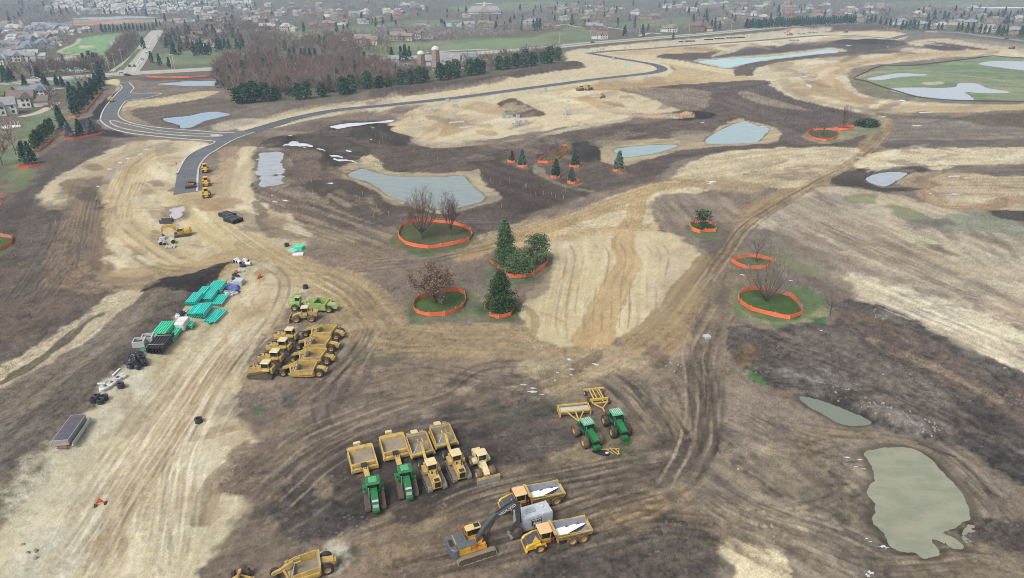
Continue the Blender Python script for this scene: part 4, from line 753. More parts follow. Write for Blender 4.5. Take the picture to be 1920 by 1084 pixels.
class MB:
 """collects simple solids; build() links them as ONE mesh object"""
 def __init__(s):s.v,s.f,s.m=[],[],[]
 def add(s,verts,faces,mi=0,M=None):
  o=len(s.v)
  if M is not None:verts=[tuple(M@Vector(p))for p in verts]
  s.v.extend([tuple(p)for p in verts])
  for f in faces:s.f.append(tuple(i+o for i in f));s.m.append(mi)
  return s
 def box(s,x0,x1,y0,y1,z0,z1,mi=0,M=None,tx=0.0,ty=0.0,c=0.0):
  """axis box; tx, ty shrink the top"""
  if c:
   p=[(x0+c,y0),(x1-c,y0),(x1,y0+c),(x1,y1-c),(x1-c,y1),(x0+c,y1),(x0,y1-c),(x0,y0+c)]
   return s.prism(p,z0,z1,mi,M,top=c)
  v=[(x0,y0,z0),(x1,y0,z0),(x1,y1,z0),(x0,y1,z0),(x0+tx,y0+ty,z1),(x1-tx,y0+ty,z1),(x1-tx,y1-ty,z1),(x0+tx,y1-ty,z1)]
  return s.add(v,[(3,2,1,0),(4,5,6,7),(0,1,5,4),(1,2,6,5),(2,3,7,6),(3,0,4,7)],mi,M)
 def prism(s,p,z0,z1,mi=0,M=None,top=0.0):
  n=len(p)
  cx,cy=sum(q[0]for q in p)/n,sum(q[1]for q in p)/n
  v=[(x,y,z0)for x,y in p]
  f=[tuple(range(n-1,-1,-1))]
  def ring(z,ins):
   r=[]
   for x,y in p:
    dx,dy=x-cx,y-cy;L=math.hypot(dx,dy)or 1
    r.append((x-dx/L*ins,y-dy/L*ins,z))
   return r
  rings=[ring(z1-top*.7,0),ring(z1,top)]if top else[ring(z1,0)]
  for r in rings:v+=r
  for k in range(len(rings)):
   a,b=k*n,(k+1)*n
   f+=[(a+i,a+(i+1)%n,b+(i+1)%n,b+i)for i in range(n)]
  f.append(tuple(range(len(rings)*n,len(rings)*n+n)))
  return s.add(v,f,mi,M)
 def side(s,p,y0,y1,mi=0,M=None,ins=0.0):
  """profile in x,z extruded across y"""
  n=len(p)
  cx,cz=sum(q[0]for q in p)/n,sum(q[1]for q in p)/n
  v=[(x,y0,z)for x,z in p]+[(x,y1,z)for x,z in p]
  f=[tuple(range(n)),tuple(range(2*n-1,n-1,-1))]+[((i+1)%n,i,n+i,n+(i+1)%n)for i in range(n)]
  return s.add(v,f,mi,M)
 def tube(s,a,b,r0,r1=None,n=8,mi=0,M=None,cap=True):
  r1=r0 if r1 is None else r1
  a,b=Vector(a),Vector(b);d=(b-a)
  if d.length<1e-6:return s
  q=d.to_track_quat('Z','Y').to_matrix()
  v=[]
  for c,r in((a,r0),(b,r1)):
   for i in range(n):
    t=2*math.pi*i/n
    v.append(c+q@Vector((r*math.cos(t),r*math.sin(t),0)))
  f=[(i,(i+1)%n,n+(i+1)%n,n+i)for i in range(n)]
  if cap:f+=[tuple(range(n-1,-1,-1)),tuple(range(n,2*n))]
  return s.add(v,f,mi,M)
 def bar(s,a,b,w,h,mi=0,M=None):
  """rectangular beam from a to b"""
  a,b=Vector(a),Vector(b);d=(b-a).normalized()
  u=d.cross(Vector((0,0,1)))
  if u.length<1e-4:u=Vector((0,1,0))
  u.normalize();t=u.cross(d).normalized()
  v=[]
  for c in(a,b):
   for su,st in((-1,-1),(1,-1),(1,1),(-1,1)):v.append(c+u*(w/2*su)+t*(h/2*st))
  return s.add(v,[(3,2,1,0),(4,5,6,7),(0,1,5,4),(1,2,6,5),(2,3,7,6),(3,0,4,7)],mi,M)
 def lathe(s,prof,n=16,mi=0,M=None,axis='y'):
  """profile of (radius, offset) turned round the axis"""
  v,f=[],[];k=len(prof)
  for i in range(n):
   t=2*math.pi*i/n
   for r,o in prof:
    if axis=='y':v.append((r*math.cos(t),o,r*math.sin(t)))
    else:v.append((r*math.cos(t),r*math.sin(t),o))
  for i in range(n):
   j=(i+1)%n
   for q in range(k-1):f.append((i*k+q,i*k+q+1,j*k+q+1,j*k+q))
  return s.add(v,f,mi,M)
 def mesh(s,name,mats,smooth=False):
  me=bpy.data.meshes.new(name)
  me.from_pydata(s.v,[],s.f)
  for m in(mats if isinstance(mats,(list,tuple))else[mats]):me.materials.append(m)
  me.polygons.foreach_set('material_index',np.array(s.m,np.int32))
  if smooth:me.polygons.foreach_set('use_smooth',np.ones(len(s.f),bool))
  bm=bmesh.new();bm.from_mesh(me);bmesh.ops.recalc_face_normals(bm,faces=bm.faces);bm.to_mesh(me);bm.free()
  me.update()
  return me
 def build(s,name,mats,parent=None,smooth=False,loc=None,rot=None):
  o=bpy.data.objects.new(name,s.mesh(name,mats,smooth));COL.objects.link(o)
  if parent is not None:o.parent=parent
  if loc is not None:o.location=loc
  if rot is not None:o.rotation_euler=rot
  return o
def put(name,me,parent=None,loc=(0,0,0),rot=(0,0,0),scale=None):
 o=bpy.data.objects.new(name,me);COL.objects.link(o)
 if parent is not None:o.parent=parent
 o.location,o.rotation_euler=loc,rot
 if scale is not None:o.scale=scale
 return o
def tag(o,label,cat,group=None):
 o['label']=label;o['category']=cat
 if group:o['group']=group
 return o
def thing(name,label,cat,loc=(0,0,0),rz=0.0,group=None):
 o=bpy.data.objects.new(name,None);COL.objects.link(o)
 o.empty_display_size=0.3
 o.location,o.rotation_euler=loc,(0,0,rz)
 return tag(o,label,cat,group)
def copy_tree(o,parent=None):
 c=o.copy();COL.objects.link(c)
 if parent is not None:c.parent=parent
 for ch in list(o.children):copy_tree(ch,c)
 return c
def dup(o,loc,rz,label,group=None,scale=None):
 c=copy_tree(o)
 c.location=loc;c.rotation_euler=(0,0,rz);c['label']=label
 if group:c['group']=group
 if scale is not None:c.scale=(scale,)*3
 return c
def kind(o,k):
 o['kind']=k;return o
 # --- paints and metals
YEL=mat('faded machine yellow',(222,188,104),.55,.6,(150,126,98),1.2)
YEL2=mat('bright machine yellow',(244,194,58),.45,.35,(150,122,88),1.2)
YELP=mat('sun bleached roof yellow',(240,222,172),.6,.15,(200,184,150))
ORR=mat('pale orange roof',(250,206,150),.55,.1,(220,180,130))
GREEN=mat('tractor green',(34,134,72),.35,.3,(104,104,82),1.2)
GREENL=mat('pale tractor green',(96,186,132),.4,.1,(120,116,88))  # paler green for cab roofs and roof panels
LIME=mat('lime green paint',(176,204,118),.55,.3,(150,146,110))
DGREY=mat('machine dark grey',(84,86,92),.5,.25,(118,108,98))
BLACKM=mat('black iron',(44,44,46),.6,.25,(96,86,78))
RUB=mat('tyre rubber',(62,60,62),.85,.55,(124,108,92),2.0,spec=.15)
RUBD=mat('mud caked tyre',(112,98,84),.95,.5,(136,118,98),2.0,spec=.1)
RUBL=mat('dusty pale tyre',(150,154,160),.8,.3,(120,110,100),2.0,spec=.15)
RIMY=mat('wheel yellow',(204,176,110),.6,.5,(150,126,98),2.0)
TRK=mat('worn track steel',(168,160,146),.6,.5,(124,110,96),3.0,metal=.3)
TRKD=mat('mud packed track',(128,112,96),.9,.5,(104,92,82),3.0)
IRON=mat('undercarriage iron',(92,82,72),.8,.5,(130,112,92),2.0)
STEEL=mat('polished blade steel',(200,204,210),.35,.2,(150,146,140),2.0,metal=.5)
BOWL=mat('dusty bowl steel',(160,148,128),.75,.5,(186,170,140),1.0)
GLASS=mat('dark cab glass',(36,48,54),.12,0,spec=.6,var=.05)
REDR=mat('red handrail',(206,84,62),.5,.2,(150,110,90))
WHITEP=mat('white panel',(232,236,240),.5,.1,(200,196,188))
PALEG=mat('pale grey panel',(206,214,220),.5,.12,(180,178,170))
# --- the ground itself
GND=build_ground()
mound_ground(GND)
def H(x,y):return GND.height(x,y)
def at(px,py):
 """point on the ground under a pixel of the photograph"""
 x,y=G(float(px),float(py))
 z=H(x,y)
 return Vector((x,y,z))
def heading(rear,front):
 a,b=GP([rear,front]);return math.atan2(b[1]-a[1],b[0]-a[0])
def soil_material(name,rough,bump):
 m=bpy.data.materials.new(name);m.use_nodes=True
 nt=m.node_tree;b=nt.nodes['Principled BSDF']
 at_=nt.nodes.new('ShaderNodeAttribute');at_.attribute_name='albedo'
 geo=nt.nodes.new('ShaderNodeNewGeometry')
 nz=nt.nodes.new('ShaderNodeTexNoise');nz.inputs['Scale'].default_value=4.5;nz.inputs['Detail'].default_value=4;nz.inputs['Roughness'].default_value=.7
 nt.links.new(geo.outputs['Position'],nz.inputs['Vector'])
 mr=nt.nodes.new('ShaderNodeMapRange');mr.inputs[1].default_value,mr.inputs[2].default_value=.3,.7
 mr.inputs[3].default_value,mr.inputs[4].default_value=.86,1.14
 nt.links.new(nz.outputs['Fac'],mr.inputs[0])
 mu=nt.nodes.new('ShaderNodeMixRGB');mu.blend_type='MULTIPLY';mu.inputs[0].default_value=1
 nt.links.new(at_.outputs['Color'],mu.inputs[1]);nt.links.new(mr.outputs[0],mu.inputs[2])
 nt.links.new(mu.outputs[0],b.inputs['Base Color'])
 b.inputs['Roughness'].default_value=rough
 b.inputs['Specular IOR Level'].default_value=0.12
 bp=nt.nodes.new('ShaderNodeBump');bp.inputs['Strength'].default_value=bump;bp.inputs['Distance'].default_value=.08
 nt.links.new(nz.outputs['Fac'],bp.inputs['Height']);nt.links.new(bp.outputs['Normal'],b.inputs['Normal'])
 return m
def link_ground():
 ny,nx=GND.shape
 co=np.stack([GND.X,GND.Y,GND.z],1).astype(np.float32)
 idx=np.arange(ny*nx).reshape(ny,nx)
 q=np.stack([idx[:-1,:-1],idx[:-1,1:],idx[1:,1:],idx[1:,:-1]],-1).reshape(-1,4)
 gm,tm=GND.grass[q].mean(1)>.5,GND.track[q].mean(1)>.5
 for name,sel,kd,mt in(('ground',~gm&~tm,'structure',soil_material('bare soil',.95,.5)),('grass',gm,'stuff',soil_material('winter grass',.9,.6)),('dirt_road',tm&~gm,'structure',soil_material('packed soil',.9,.3))):
  f=q[sel]
  used,inv=np.unique(f.ravel(),return_inverse=True)
  me=bpy.data.meshes.new(name)
  me.vertices.add(len(used));me.vertices.foreach_set('co',co[used].ravel())
  me.loops.add(f.size);me.loops.foreach_set('vertex_index',inv.astype(np.int32))
  me.polygons.add(len(f));me.polygons.foreach_set('loop_start',np.arange(0,f.size,4,dtype=np.int32))
  me.polygons.foreach_set('use_smooth',np.ones(len(f),bool))
  ca=me.attributes.new('albedo','FLOAT_COLOR','POINT')
  ca.data.foreach_set('color',np.concatenate([GND.col[used],np.ones((len(used),1),np.float32)],1).astype(np.float32).ravel())
  me.materials.append(mt);me.update();me.validate()
  kind(put(name,me),kd)
link_ground()
# --- water
def water_material(name,rgb,rough,tint=None,ripple=.02,k=1.0,tr=.9):
 m=bpy.data.materials.new(name);m.use_nodes=True
 nt=m.node_tree;b=nt.nodes['Principled BSDF']
 geo=nt.nodes.new('ShaderNodeNewGeometry')
 nz=nt.nodes.new('ShaderNodeTexNoise');nz.inputs['Scale'].default_value=.18;nz.inputs['Detail'].default_value=4
 mp=nt.nodes.new('ShaderNodeMapping');mp.inputs['Scale'].default_value=(1,2.2,1)
 nz.inputs['Roughness'].default_value=.7;nz.inputs['Distortion'].default_value=.15
 nt.links.new(geo.outputs['Position'],mp.inputs[0]);nt.links.new(mp.outputs[0],nz.inputs['Vector'])
 mx=nt.nodes.new('ShaderNodeMixRGB');mx.inputs[1].default_value=A(rgb,k);mx.inputs[2].default_value=A(tint or rgb,k)
 mr=nt.nodes.new('ShaderNodeMapRange');mr.inputs[1].default_value,mr.inputs[2].default_value=.38,.62
 nt.links.new(nz.outputs['Fac'],mr.inputs[0]);nt.links.new(mr.outputs[0],mx.inputs[0])
 nt.links.new(mx.outputs[0],b.inputs['Base Color'])
 b.inputs['Roughness'].default_value=rough;b.inputs['IOR'].default_value=1.33
 n2=nt.nodes.new('ShaderNodeTexNoise');n2.inputs['Scale'].default_value=1.6;n2.inputs['Detail'].default_value=2
 nt.links.new(geo.outputs['Position'],n2.inputs['Vector'])
 bp=nt.nodes.new('ShaderNodeBump');bp.inputs['Strength'].default_value=ripple;bp.inputs['Distance'].default_value=.1
 nt.links.new(n2.outputs['Fac'],bp.inputs['Height']);nt.links.new(bp.outputs['Normal'],b.inputs['Normal'])
 return m
def sheet(name,outline,z,m,kd='structure',thick=0.0):
 pts=[Vector((p[0],p[1],0))for p in outline]
 tris=geometry.tessellate_polygon([pts])
 mb=MB()
 n=len(pts)
 if not thick:
  mb.add([(p.x,p.y,z)for p in pts],[tuple(t)for t in tris])
 else:
  mb.add([(p.x,p.y,z)for p in pts]+[(p.x,p.y,z-thick)for p in pts],[tuple(t)for t in tris]+[(i,(i+1)%n,n+(i+1)%n,n+i)for i in range(n)])
 o=mb.build(name,m)
 if kd:kind(o,kd)
 return o
def grow(poly,d):
 c=poly.mean(0);n=len(poly);out=[]
 area=0.5*np.sum(poly[:,0]*np.roll(poly[:,1],-1)-np.roll(poly[:,0],-1)*poly[:,1])
 sg=1 if area>0 else-1
 for i in range(n):
  t=poly[(i+1)%n]-poly[i-1];L=np.hypot(*t)+1e-9
  out.append(poly[i]+np.array([t[1],-t[0]])/L*d*sg)
 return np.array(out)
WTR={'main':water_material('pond water',(150,163,158),.08,(138,152,148)),'near':water_material('silty water',(168,168,146),.08,(150,154,133)),'ditch':water_material('ditch water',(134,142,128),.1),'turq':water_material('pale blue water',(160,212,212),.12,(168,216,214)),'golf':water_material('still water',(172,182,192),.09,(160,172,182)),'dark':water_material('blue pond water',(138,168,190),.08),'blue':water_material('lake water',(142,170,172),.08,(152,180,182)),'lilac':water_material('muddy film water',(182,184,190),.1,(166,168,174)),'film':water_material('thin water with painted sky glare',(214,218,226),.08,(190,194,202),k=1.25),'pink':water_material('clay pool water',(206,196,202),.1)}  # film: pale base colour stands in for the sky mirrored in thin water
for nm,q in POND.items():
 w=WTR['near']if nm=='near' else WTR['ditch']if nm=='ditch' else WTR['turq']if nm=='turquoise' else WTR['golf']if nm.startswith('golf')or nm=='oval' else WTR['blue']if nm.startswith('lake')or nm in('middle','right')else WTR['dark']if nm in('left','gate')else WTR['main']
 dep={'near':.05}.get(nm,.25)+{'near':0.12,'ditch':0.5,'main':.8,'middle':.6,'right':.6,'oval':.5,'turquoise':.6,'left':.5}.get(nm,.2)*0
 pl=GP(q)
 if nm!='gate':pl=smooth_poly(pl,4)
 sheet('pond',grow(pl,1.7),-dep-.03,w)
for nm,q in SHALLOW.items():
 if len(q):sheet('puddle',grow(smooth_poly(GP(q),3),.25),-.05,WTR['pink']if nm=='lilac' else WTR['lilac']if nm=='grey' else WTR['film'])
rs=random.Random(5)
PUD=[(1586,858,9,2.2),(1612,862,9,2),(1606,876,7,1.6),(1620,880,9,1.6),(1655,1027,14,5),(1625,1010,5,2),(1632,1016,5,1.6),(1632,1076,9,6),(1627,1080,6,5),(1384,880,3,2),(983,722,10,2),(998,728,9,2),(1000,735,13,3),(1015,740,10,1.8),(1068,674,7,4),(1046,699,5,2.6),(1071,703,5,2.4),(1072,692,6,2),(1118,684,9,3.4),(1096,688,2,1),(1040,713,4,1.5),(225,306,7,2.4),(205,317,8,2.2),(240,298,9,2),(262,289,10,2.2),(276,280,8,1.8),(290,275,5,1.2),(203,378,4,3),(185,350,5,2),(232,350,3,1.2),(306,323,3,1.5),(515,378,7,2.4),(535,376,8,2),(510,366,4,1.4),(473,377,4,2.4),(465,380,2.5,2.2),(484,402,3,1.6),(588,390,3,1),(545,270,5,1.2),(695,262,4,1.2),(655,286,9,3.4),(545,259,7,2.4),(490,276,11,1.2),(618,344,11,2),(1332,341,18,3.2),(1330,345,8,1.5),(1655,219,9,1.4),(1730,211,22,1.4),(1720,236,18,1.6),(1680,284,16,1.2),(1790,331,20,2),(1810,334,14,1.6),(1785,364,24,1.8),(1744,363,4,1.6),(1518,161,8,4.5),(1482,172,3,2),(1690,189,14,2.4),(1440,242,6,1.2),(1432,236,8,1.5),(700,245,5,1.2),(1316,230,7,1.6),(905,198,4,1),(1720,78,7,1.2),(1748,80,9,1.2),(1664,88,5,1.2),(1592,86,8,1.2),(1370,110,2,1),(1352,140,5,1),(1405,144,9,1.6),(668,306,6,1.6),(1410,128,3,1),(860,214,6,.8),(1540,620,6,1.4),(1484,526,7,2),(1392,522,8,2.2),(1690,447,3,1),(1460,650,3,1.2),(1700,668,4,1.2),(1656,703,3,1),(1884,690,9,1)]
for(px,py,hw,hh)in PUD:
 a=2*math.pi*rs.random();pts=[]
 n=14
 for i in range(n):
  t=2*math.pi*i/n
  r=.55+.3*math.sin(2*t+a)*math.cos(3*t+a*2)+.4*(rs.random()-.5)
  pts.append((px+hw*r*math.cos(t)+hh*.5*math.sin(t),py+hh*r*math.sin(t)))
 pl=smooth_poly(GP(pts),3)
 c=pl.mean(0);zz=[H(p[0],p[1])for p in pl[::6]]
 k=GND.pick(pl,1.0)
 d=sdf(GND.X[k],GND.Y[k],pl)
 zl=float(np.mean(zz))-.02
 GND_FIX=True
 sheet('puddle',pl,max(zz)*.5+zl*.5+.03,WTR['film'])
 # --- made roads, kerbs, paths
ASPH=mat('fresh asphalt',(92,98,108),.85,.45,(128,124,118),0.22,spec=.2)
ASPH2=mat('binder course asphalt',(106,110,118),.85,.5,(140,134,124),0.2,spec=.2)
CONC=mat('highway concrete',(192,188,178),.85,.25,(170,164,152),.2,spec=.2)
KERB=mat('kerb concrete',(214,212,202),.8,.45,(170,158,136),.15,spec=.2)
def ribbon(line,w,z,name,m,kd='structure',sm=True,th=.25,n=6):
 g=smooth_poly(GP(line),n,False)if sm else GP(line)
 t=np.gradient(g,axis=0);t/=np.linalg.norm(t,axis=1)[:,None]+1e-9
 nr=np.stack([-t[:,1],t[:,0]],1)
 L,Rr=g+nr*w/2,g-nr*w/2
 mb=MB();k=len(g)
 v=[(p[0],p[1],z)for p in L]+[(p[0],p[1],z)for p in Rr]+[(p[0],p[1],z-th)for p in L]+[(p[0],p[1],z-th)for p in Rr]
 f=[]
 for i in range(k-1):
  f+=[(i,i+1,k+i+1,k+i),(i,2*k+i,2*k+i+1,i+1),(k+i,k+i+1,3*k+i+1,3*k+i)]
 f+=[(0,k,3*k,2*k),(k-1,3*k-1,4*k-1,2*k-1)]
 mb.add(v,f)
 o=mb.build(name,m)
 if kd:kind(o,kd)
 return o,L,Rr
def kerb_line(pts,w=.5,h=.15,z=.06):
 """kerb along ground points"""
 pts=np.asarray(pts)
 t=np.gradient(pts,axis=0);t/=np.linalg.norm(t,axis=1)[:,None]+1e-9
 nr=np.stack([-t[:,1],t[:,0]],1)*w/2
 v,f=[],[]
 for p,q in zip(pts,nr):
  v+=[(p[0]+q[0],p[1]+q[1],z-.3),(p[0]+q[0],p[1]+q[1],z+h),(p[0]-q[0],p[1]-q[1],z+h),(p[0]-q[0],p[1]-q[1],z-.3)]
 for i in range(len(pts)-1):
  for k in range(4):f.append((4*i+k,4*i+(k+1)%4,4*i+4+(k+1)%4,4*i+4+k))
 mb=MB();mb.add(v,f)
 return kind(mb.build('kerb',KERB),'structure')
lp=GP(ASPHALT_LOOP)
sheet('asphalt_road',lp,.05,ASPH2,thick=.3)
o,L,Rr=ribbon(ROAD_MAIN,8.6,.054,'asphalt_road',ASPH)
kerb_line(L,.6);kerb_line(Rr[8:],.6)
o,L,Rr=ribbon(ROAD_FAR,9.0,.06,'asphalt_road',ASPH2);kerb_line(L[4:],.6);kerb_line(Rr[8:],.6)
o,L,Rr=ribbon(ROAD_SPUR,9.0,.066,'asphalt_road',ASPH2)
for nm,seg in(('w',ASPHALT_LOOP[0:15]),('s',ASPHALT_LOOP[15:17]and ASPHALT_LOOP[17:24]),('n',ASPHALT_LOOP[25:])):
 kerb_line(smooth_poly(GP(seg),5,False),.7)
md=smooth_poly(GP(MEDIAN),4)
kind(sheet('median_island',md,.16,mat('median soil',(128,112,98),.95,.3,(150,136,118),.6),thick=.2),'structure')
kerb_line(np.vstack([grow(md,.1),grow(md,.1)[:1]]),.7,.14)
sheet('median_nose',smooth_poly(GP([(396,252.4),(408,252.6),(413,254),(408,256),(396,255.6)]),3),.24,KERB,thick=.2)
ribbon(HWY,21,.05,'highway',CONC);ribbon(HWY2,13,.05,'highway',mat('old asphalt',(150,152,152),.85,.2,spec=.2))
ribbon(NORTHROAD,15,.09,'side_road',CONC);ribbon(PATHWAY,3.4,.06,'footpath',KERB)
LINE=mat('road paint',(236,236,228),.7,.2)
GRS=mat('verge grass',(112,124,86),.95,.4,(136,130,104),.05,spec=.1)
ribbon([(0,158.5),(90,151.3),(180,144.2),(225,140.5)],3.0,.062,'verge',GRS)
ribbon([(250,137),(310,133),(400,128),(520,120),(700,111)],1.0,.062,'road_line',mat('worn centre line',(206,196,160),.8,.3))
ribbon([(1050,87),(1110,81),(1230,71),(1330,63),(1440,52.5),(1520,47)],5.0,.062,'verge',mat('dry verge',(146,150,116),.95,.4,(150,142,118),.05,spec=.1))
ribbon([(226,132),(246,110),(262,92)],4.0,.1,'verge',GRS)
for q in([(248,133),(260,112),(277,85),(290,65)],[(252,134),(265,112),(281,85)]):ribbon(q,.5,.096,'road_line',LINE)
for k in range(7):
 a,b=GP([(1735+k*3.2,60.6),(1737+k*3.2,59.2)])
 ribbon([to_px(*a),to_px(*b)],1.1,.07,'crossing_bar',LINE,sm=False)
for q,w in(([(20,177),(60,172),(120,165)],3),([(40,219),(70,212),(95,200),(110,192)],5),([(480,58),(500,55),(520,53)],6),([(560,68),(590,62),(605,60)],3),([(700,57),(730,56),(760,55)],4),([(1040,49),(1060,46),(1080,50),(1100,51)],5),([(1130,50),(1160,54),(1180,57)],5),([(880,55),(910,54),(930,53)],5),([(1200,67),(1220,62),(1240,64)],6),([(792,100),(850,95),(915,92)],6),([(860,118),(868,108),(872,100)],5),([(820,110),(900,112),(960,104)],2),([(1120,53),(1150,53),(1175,52)],3)):
 ribbon(q,w,.05,'driveway',mat('driveway concrete',(206,200,188),.85,.2))
 # --- air
hz=MB();hz.box(-13500,13500,-300,13000,-4.5,76,0)
HAZE=bpy.data.materials.new('air');HAZE.use_nodes=True
_n=HAZE.node_tree;_n.nodes.remove(_n.nodes['Principled BSDF'])
_v=_n.nodes.new('ShaderNodeVolumePrincipled');_v.inputs['Color'].default_value=(.6,.8,1.0,1);_v.inputs['Density'].default_value=0.0002;_v.inputs['Anisotropy'].default_value=.1
_n.links.new(_v.outputs[0],_n.nodes['Material Output'].inputs['Volume'])
kind(hz.build('haze',HAZE),'stuff')
# --- trees
def leaf_mat(name,c1,c2,rough=.8):
 m=bpy.data.materials.new(name);m.use_nodes=True
 nt=m.node_tree;b=nt.nodes['Principled BSDF']
 geo=nt.nodes.new('ShaderNodeNewGeometry');oi=nt.nodes.new('ShaderNodeObjectInfo')
 nz=nt.nodes.new('ShaderNodeTexNoise');nz.inputs['Scale'].default_value=.55;nz.inputs['Detail'].default_value=3
 nt.links.new(geo.outputs['Position'],nz.inputs['Vector'])
 ad=nt.nodes.new('ShaderNodeMath');ad.operation='ADD'
 sc=nt.nodes.new('ShaderNodeMath');sc.operation='MULTIPLY_ADD';sc.inputs[1].default_value=.5;sc.inputs[2].default_value=-.25
 nt.links.new(oi.outputs['Random'],sc.inputs[0]);nt.links.new(nz.outputs['Fac'],ad.inputs[0]);nt.links.new(sc.outputs[0],ad.inputs[1])
 mr=nt.nodes.new('ShaderNodeMapRange');mr.inputs[1].default_value,mr.inputs[2].default_value=.25,.75
 nt.links.new(ad.outputs[0],mr.inputs[0])
 mx=nt.nodes.new('ShaderNodeMixRGB');mx.inputs[1].default_value=A(c1);mx.inputs[2].default_value=A(c2)
 nt.links.new(mr.outputs[0],mx.inputs[0]);nt.links.new(mx.outputs[0],b.inputs['Base Color'])
 b.inputs['Roughness'].default_value=rough;b.inputs['Specular IOR Level'].default_value=.1
 return m
BARK=leaf_mat('grey bark',(104,94,86),(124,112,102))
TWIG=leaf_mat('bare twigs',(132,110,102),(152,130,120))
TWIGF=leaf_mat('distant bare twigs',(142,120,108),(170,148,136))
TWIGR=leaf_mat('reddish twigs',(176,136,122),(196,156,140))
OAKL=leaf_mat('dry oak leaves',(146,118,98),(172,146,124))
PINE=leaf_mat('pine needles',(76,102,66),(116,140,98))
PINEF=leaf_mat('shelter belt needles',(58,86,58),(94,122,84))
SPRUCE=leaf_mat('blue spruce needles',(86,112,104),(128,152,142))
DSPR=leaf_mat('dark spruce needles',(60,88,72),(92,120,98))
ARBOR=leaf_mat('arborvitae foliage',(70,94,46),(98,118,62))
def raw_mesh(name,V,T,mats,mi=None):
 me=bpy.data.meshes.new(name)
 V=np.asarray(V,np.float32);T=np.asarray(T,np.int32)
 me.vertices.add(len(V));me.vertices.foreach_set('co',V.ravel())
 me.loops.add(T.size);me.loops.foreach_set('vertex_index',T.ravel())
 me.polygons.add(len(T));me.polygons.foreach_set('loop_start',np.arange(0,T.size,3,dtype=np.int32))
 for m in mats:me.materials.append(m)
 if mi is not None:me.polygons.foreach_set('material_index',np.asarray(mi,np.int32))
 me.update()
 return me
def strips(A_,B_,wa,wb,rg):
 """flat tapered twigs: two triangles each, facing at random"""
 d=B_-A_;n=len(d)
 u=np.cross(d,rg.normal(size=(n,3)));u/=np.linalg.norm(u,axis=1)[:,None]+1e-9
 wa=np.broadcast_to(wa,(n,))[:,None]/2;wb=np.broadcast_to(wb,(n,))[:,None]/2
 V=np.stack([A_-u*wa,A_+u*wa,B_+u*wb,B_-u*wb],1).reshape(-1,3)
 k=np.arange(n)[:,None]*4
 return V,np.concatenate([k+[0,1,2],k+[0,2,3]],0)
def tubes(A_,B_,ra,rb,n=5):
 V,T=[],[];o=0
 for a,b,r0,r1 in zip(A_,B_,ra,rb):
  d=b-a;d=d/(np.linalg.norm(d)+1e-9)
  u=np.cross(d,[0.31,.95,.1]);u/=np.linalg.norm(u)+1e-9;w=np.cross(d,u)
  for c,r in((a,r0),(b,r1)):
   for i in range(n):
    t=2*math.pi*i/n;V.append(c+u*r*math.cos(t)+w*r*math.sin(t))
  for i in range(n):
   j=(i+1)%n;T+=[(o+i,o+j,o+n+j),(o+i,o+n+j,o+n+i)]
  o+=2*n
 return np.array(V),np.array(T)
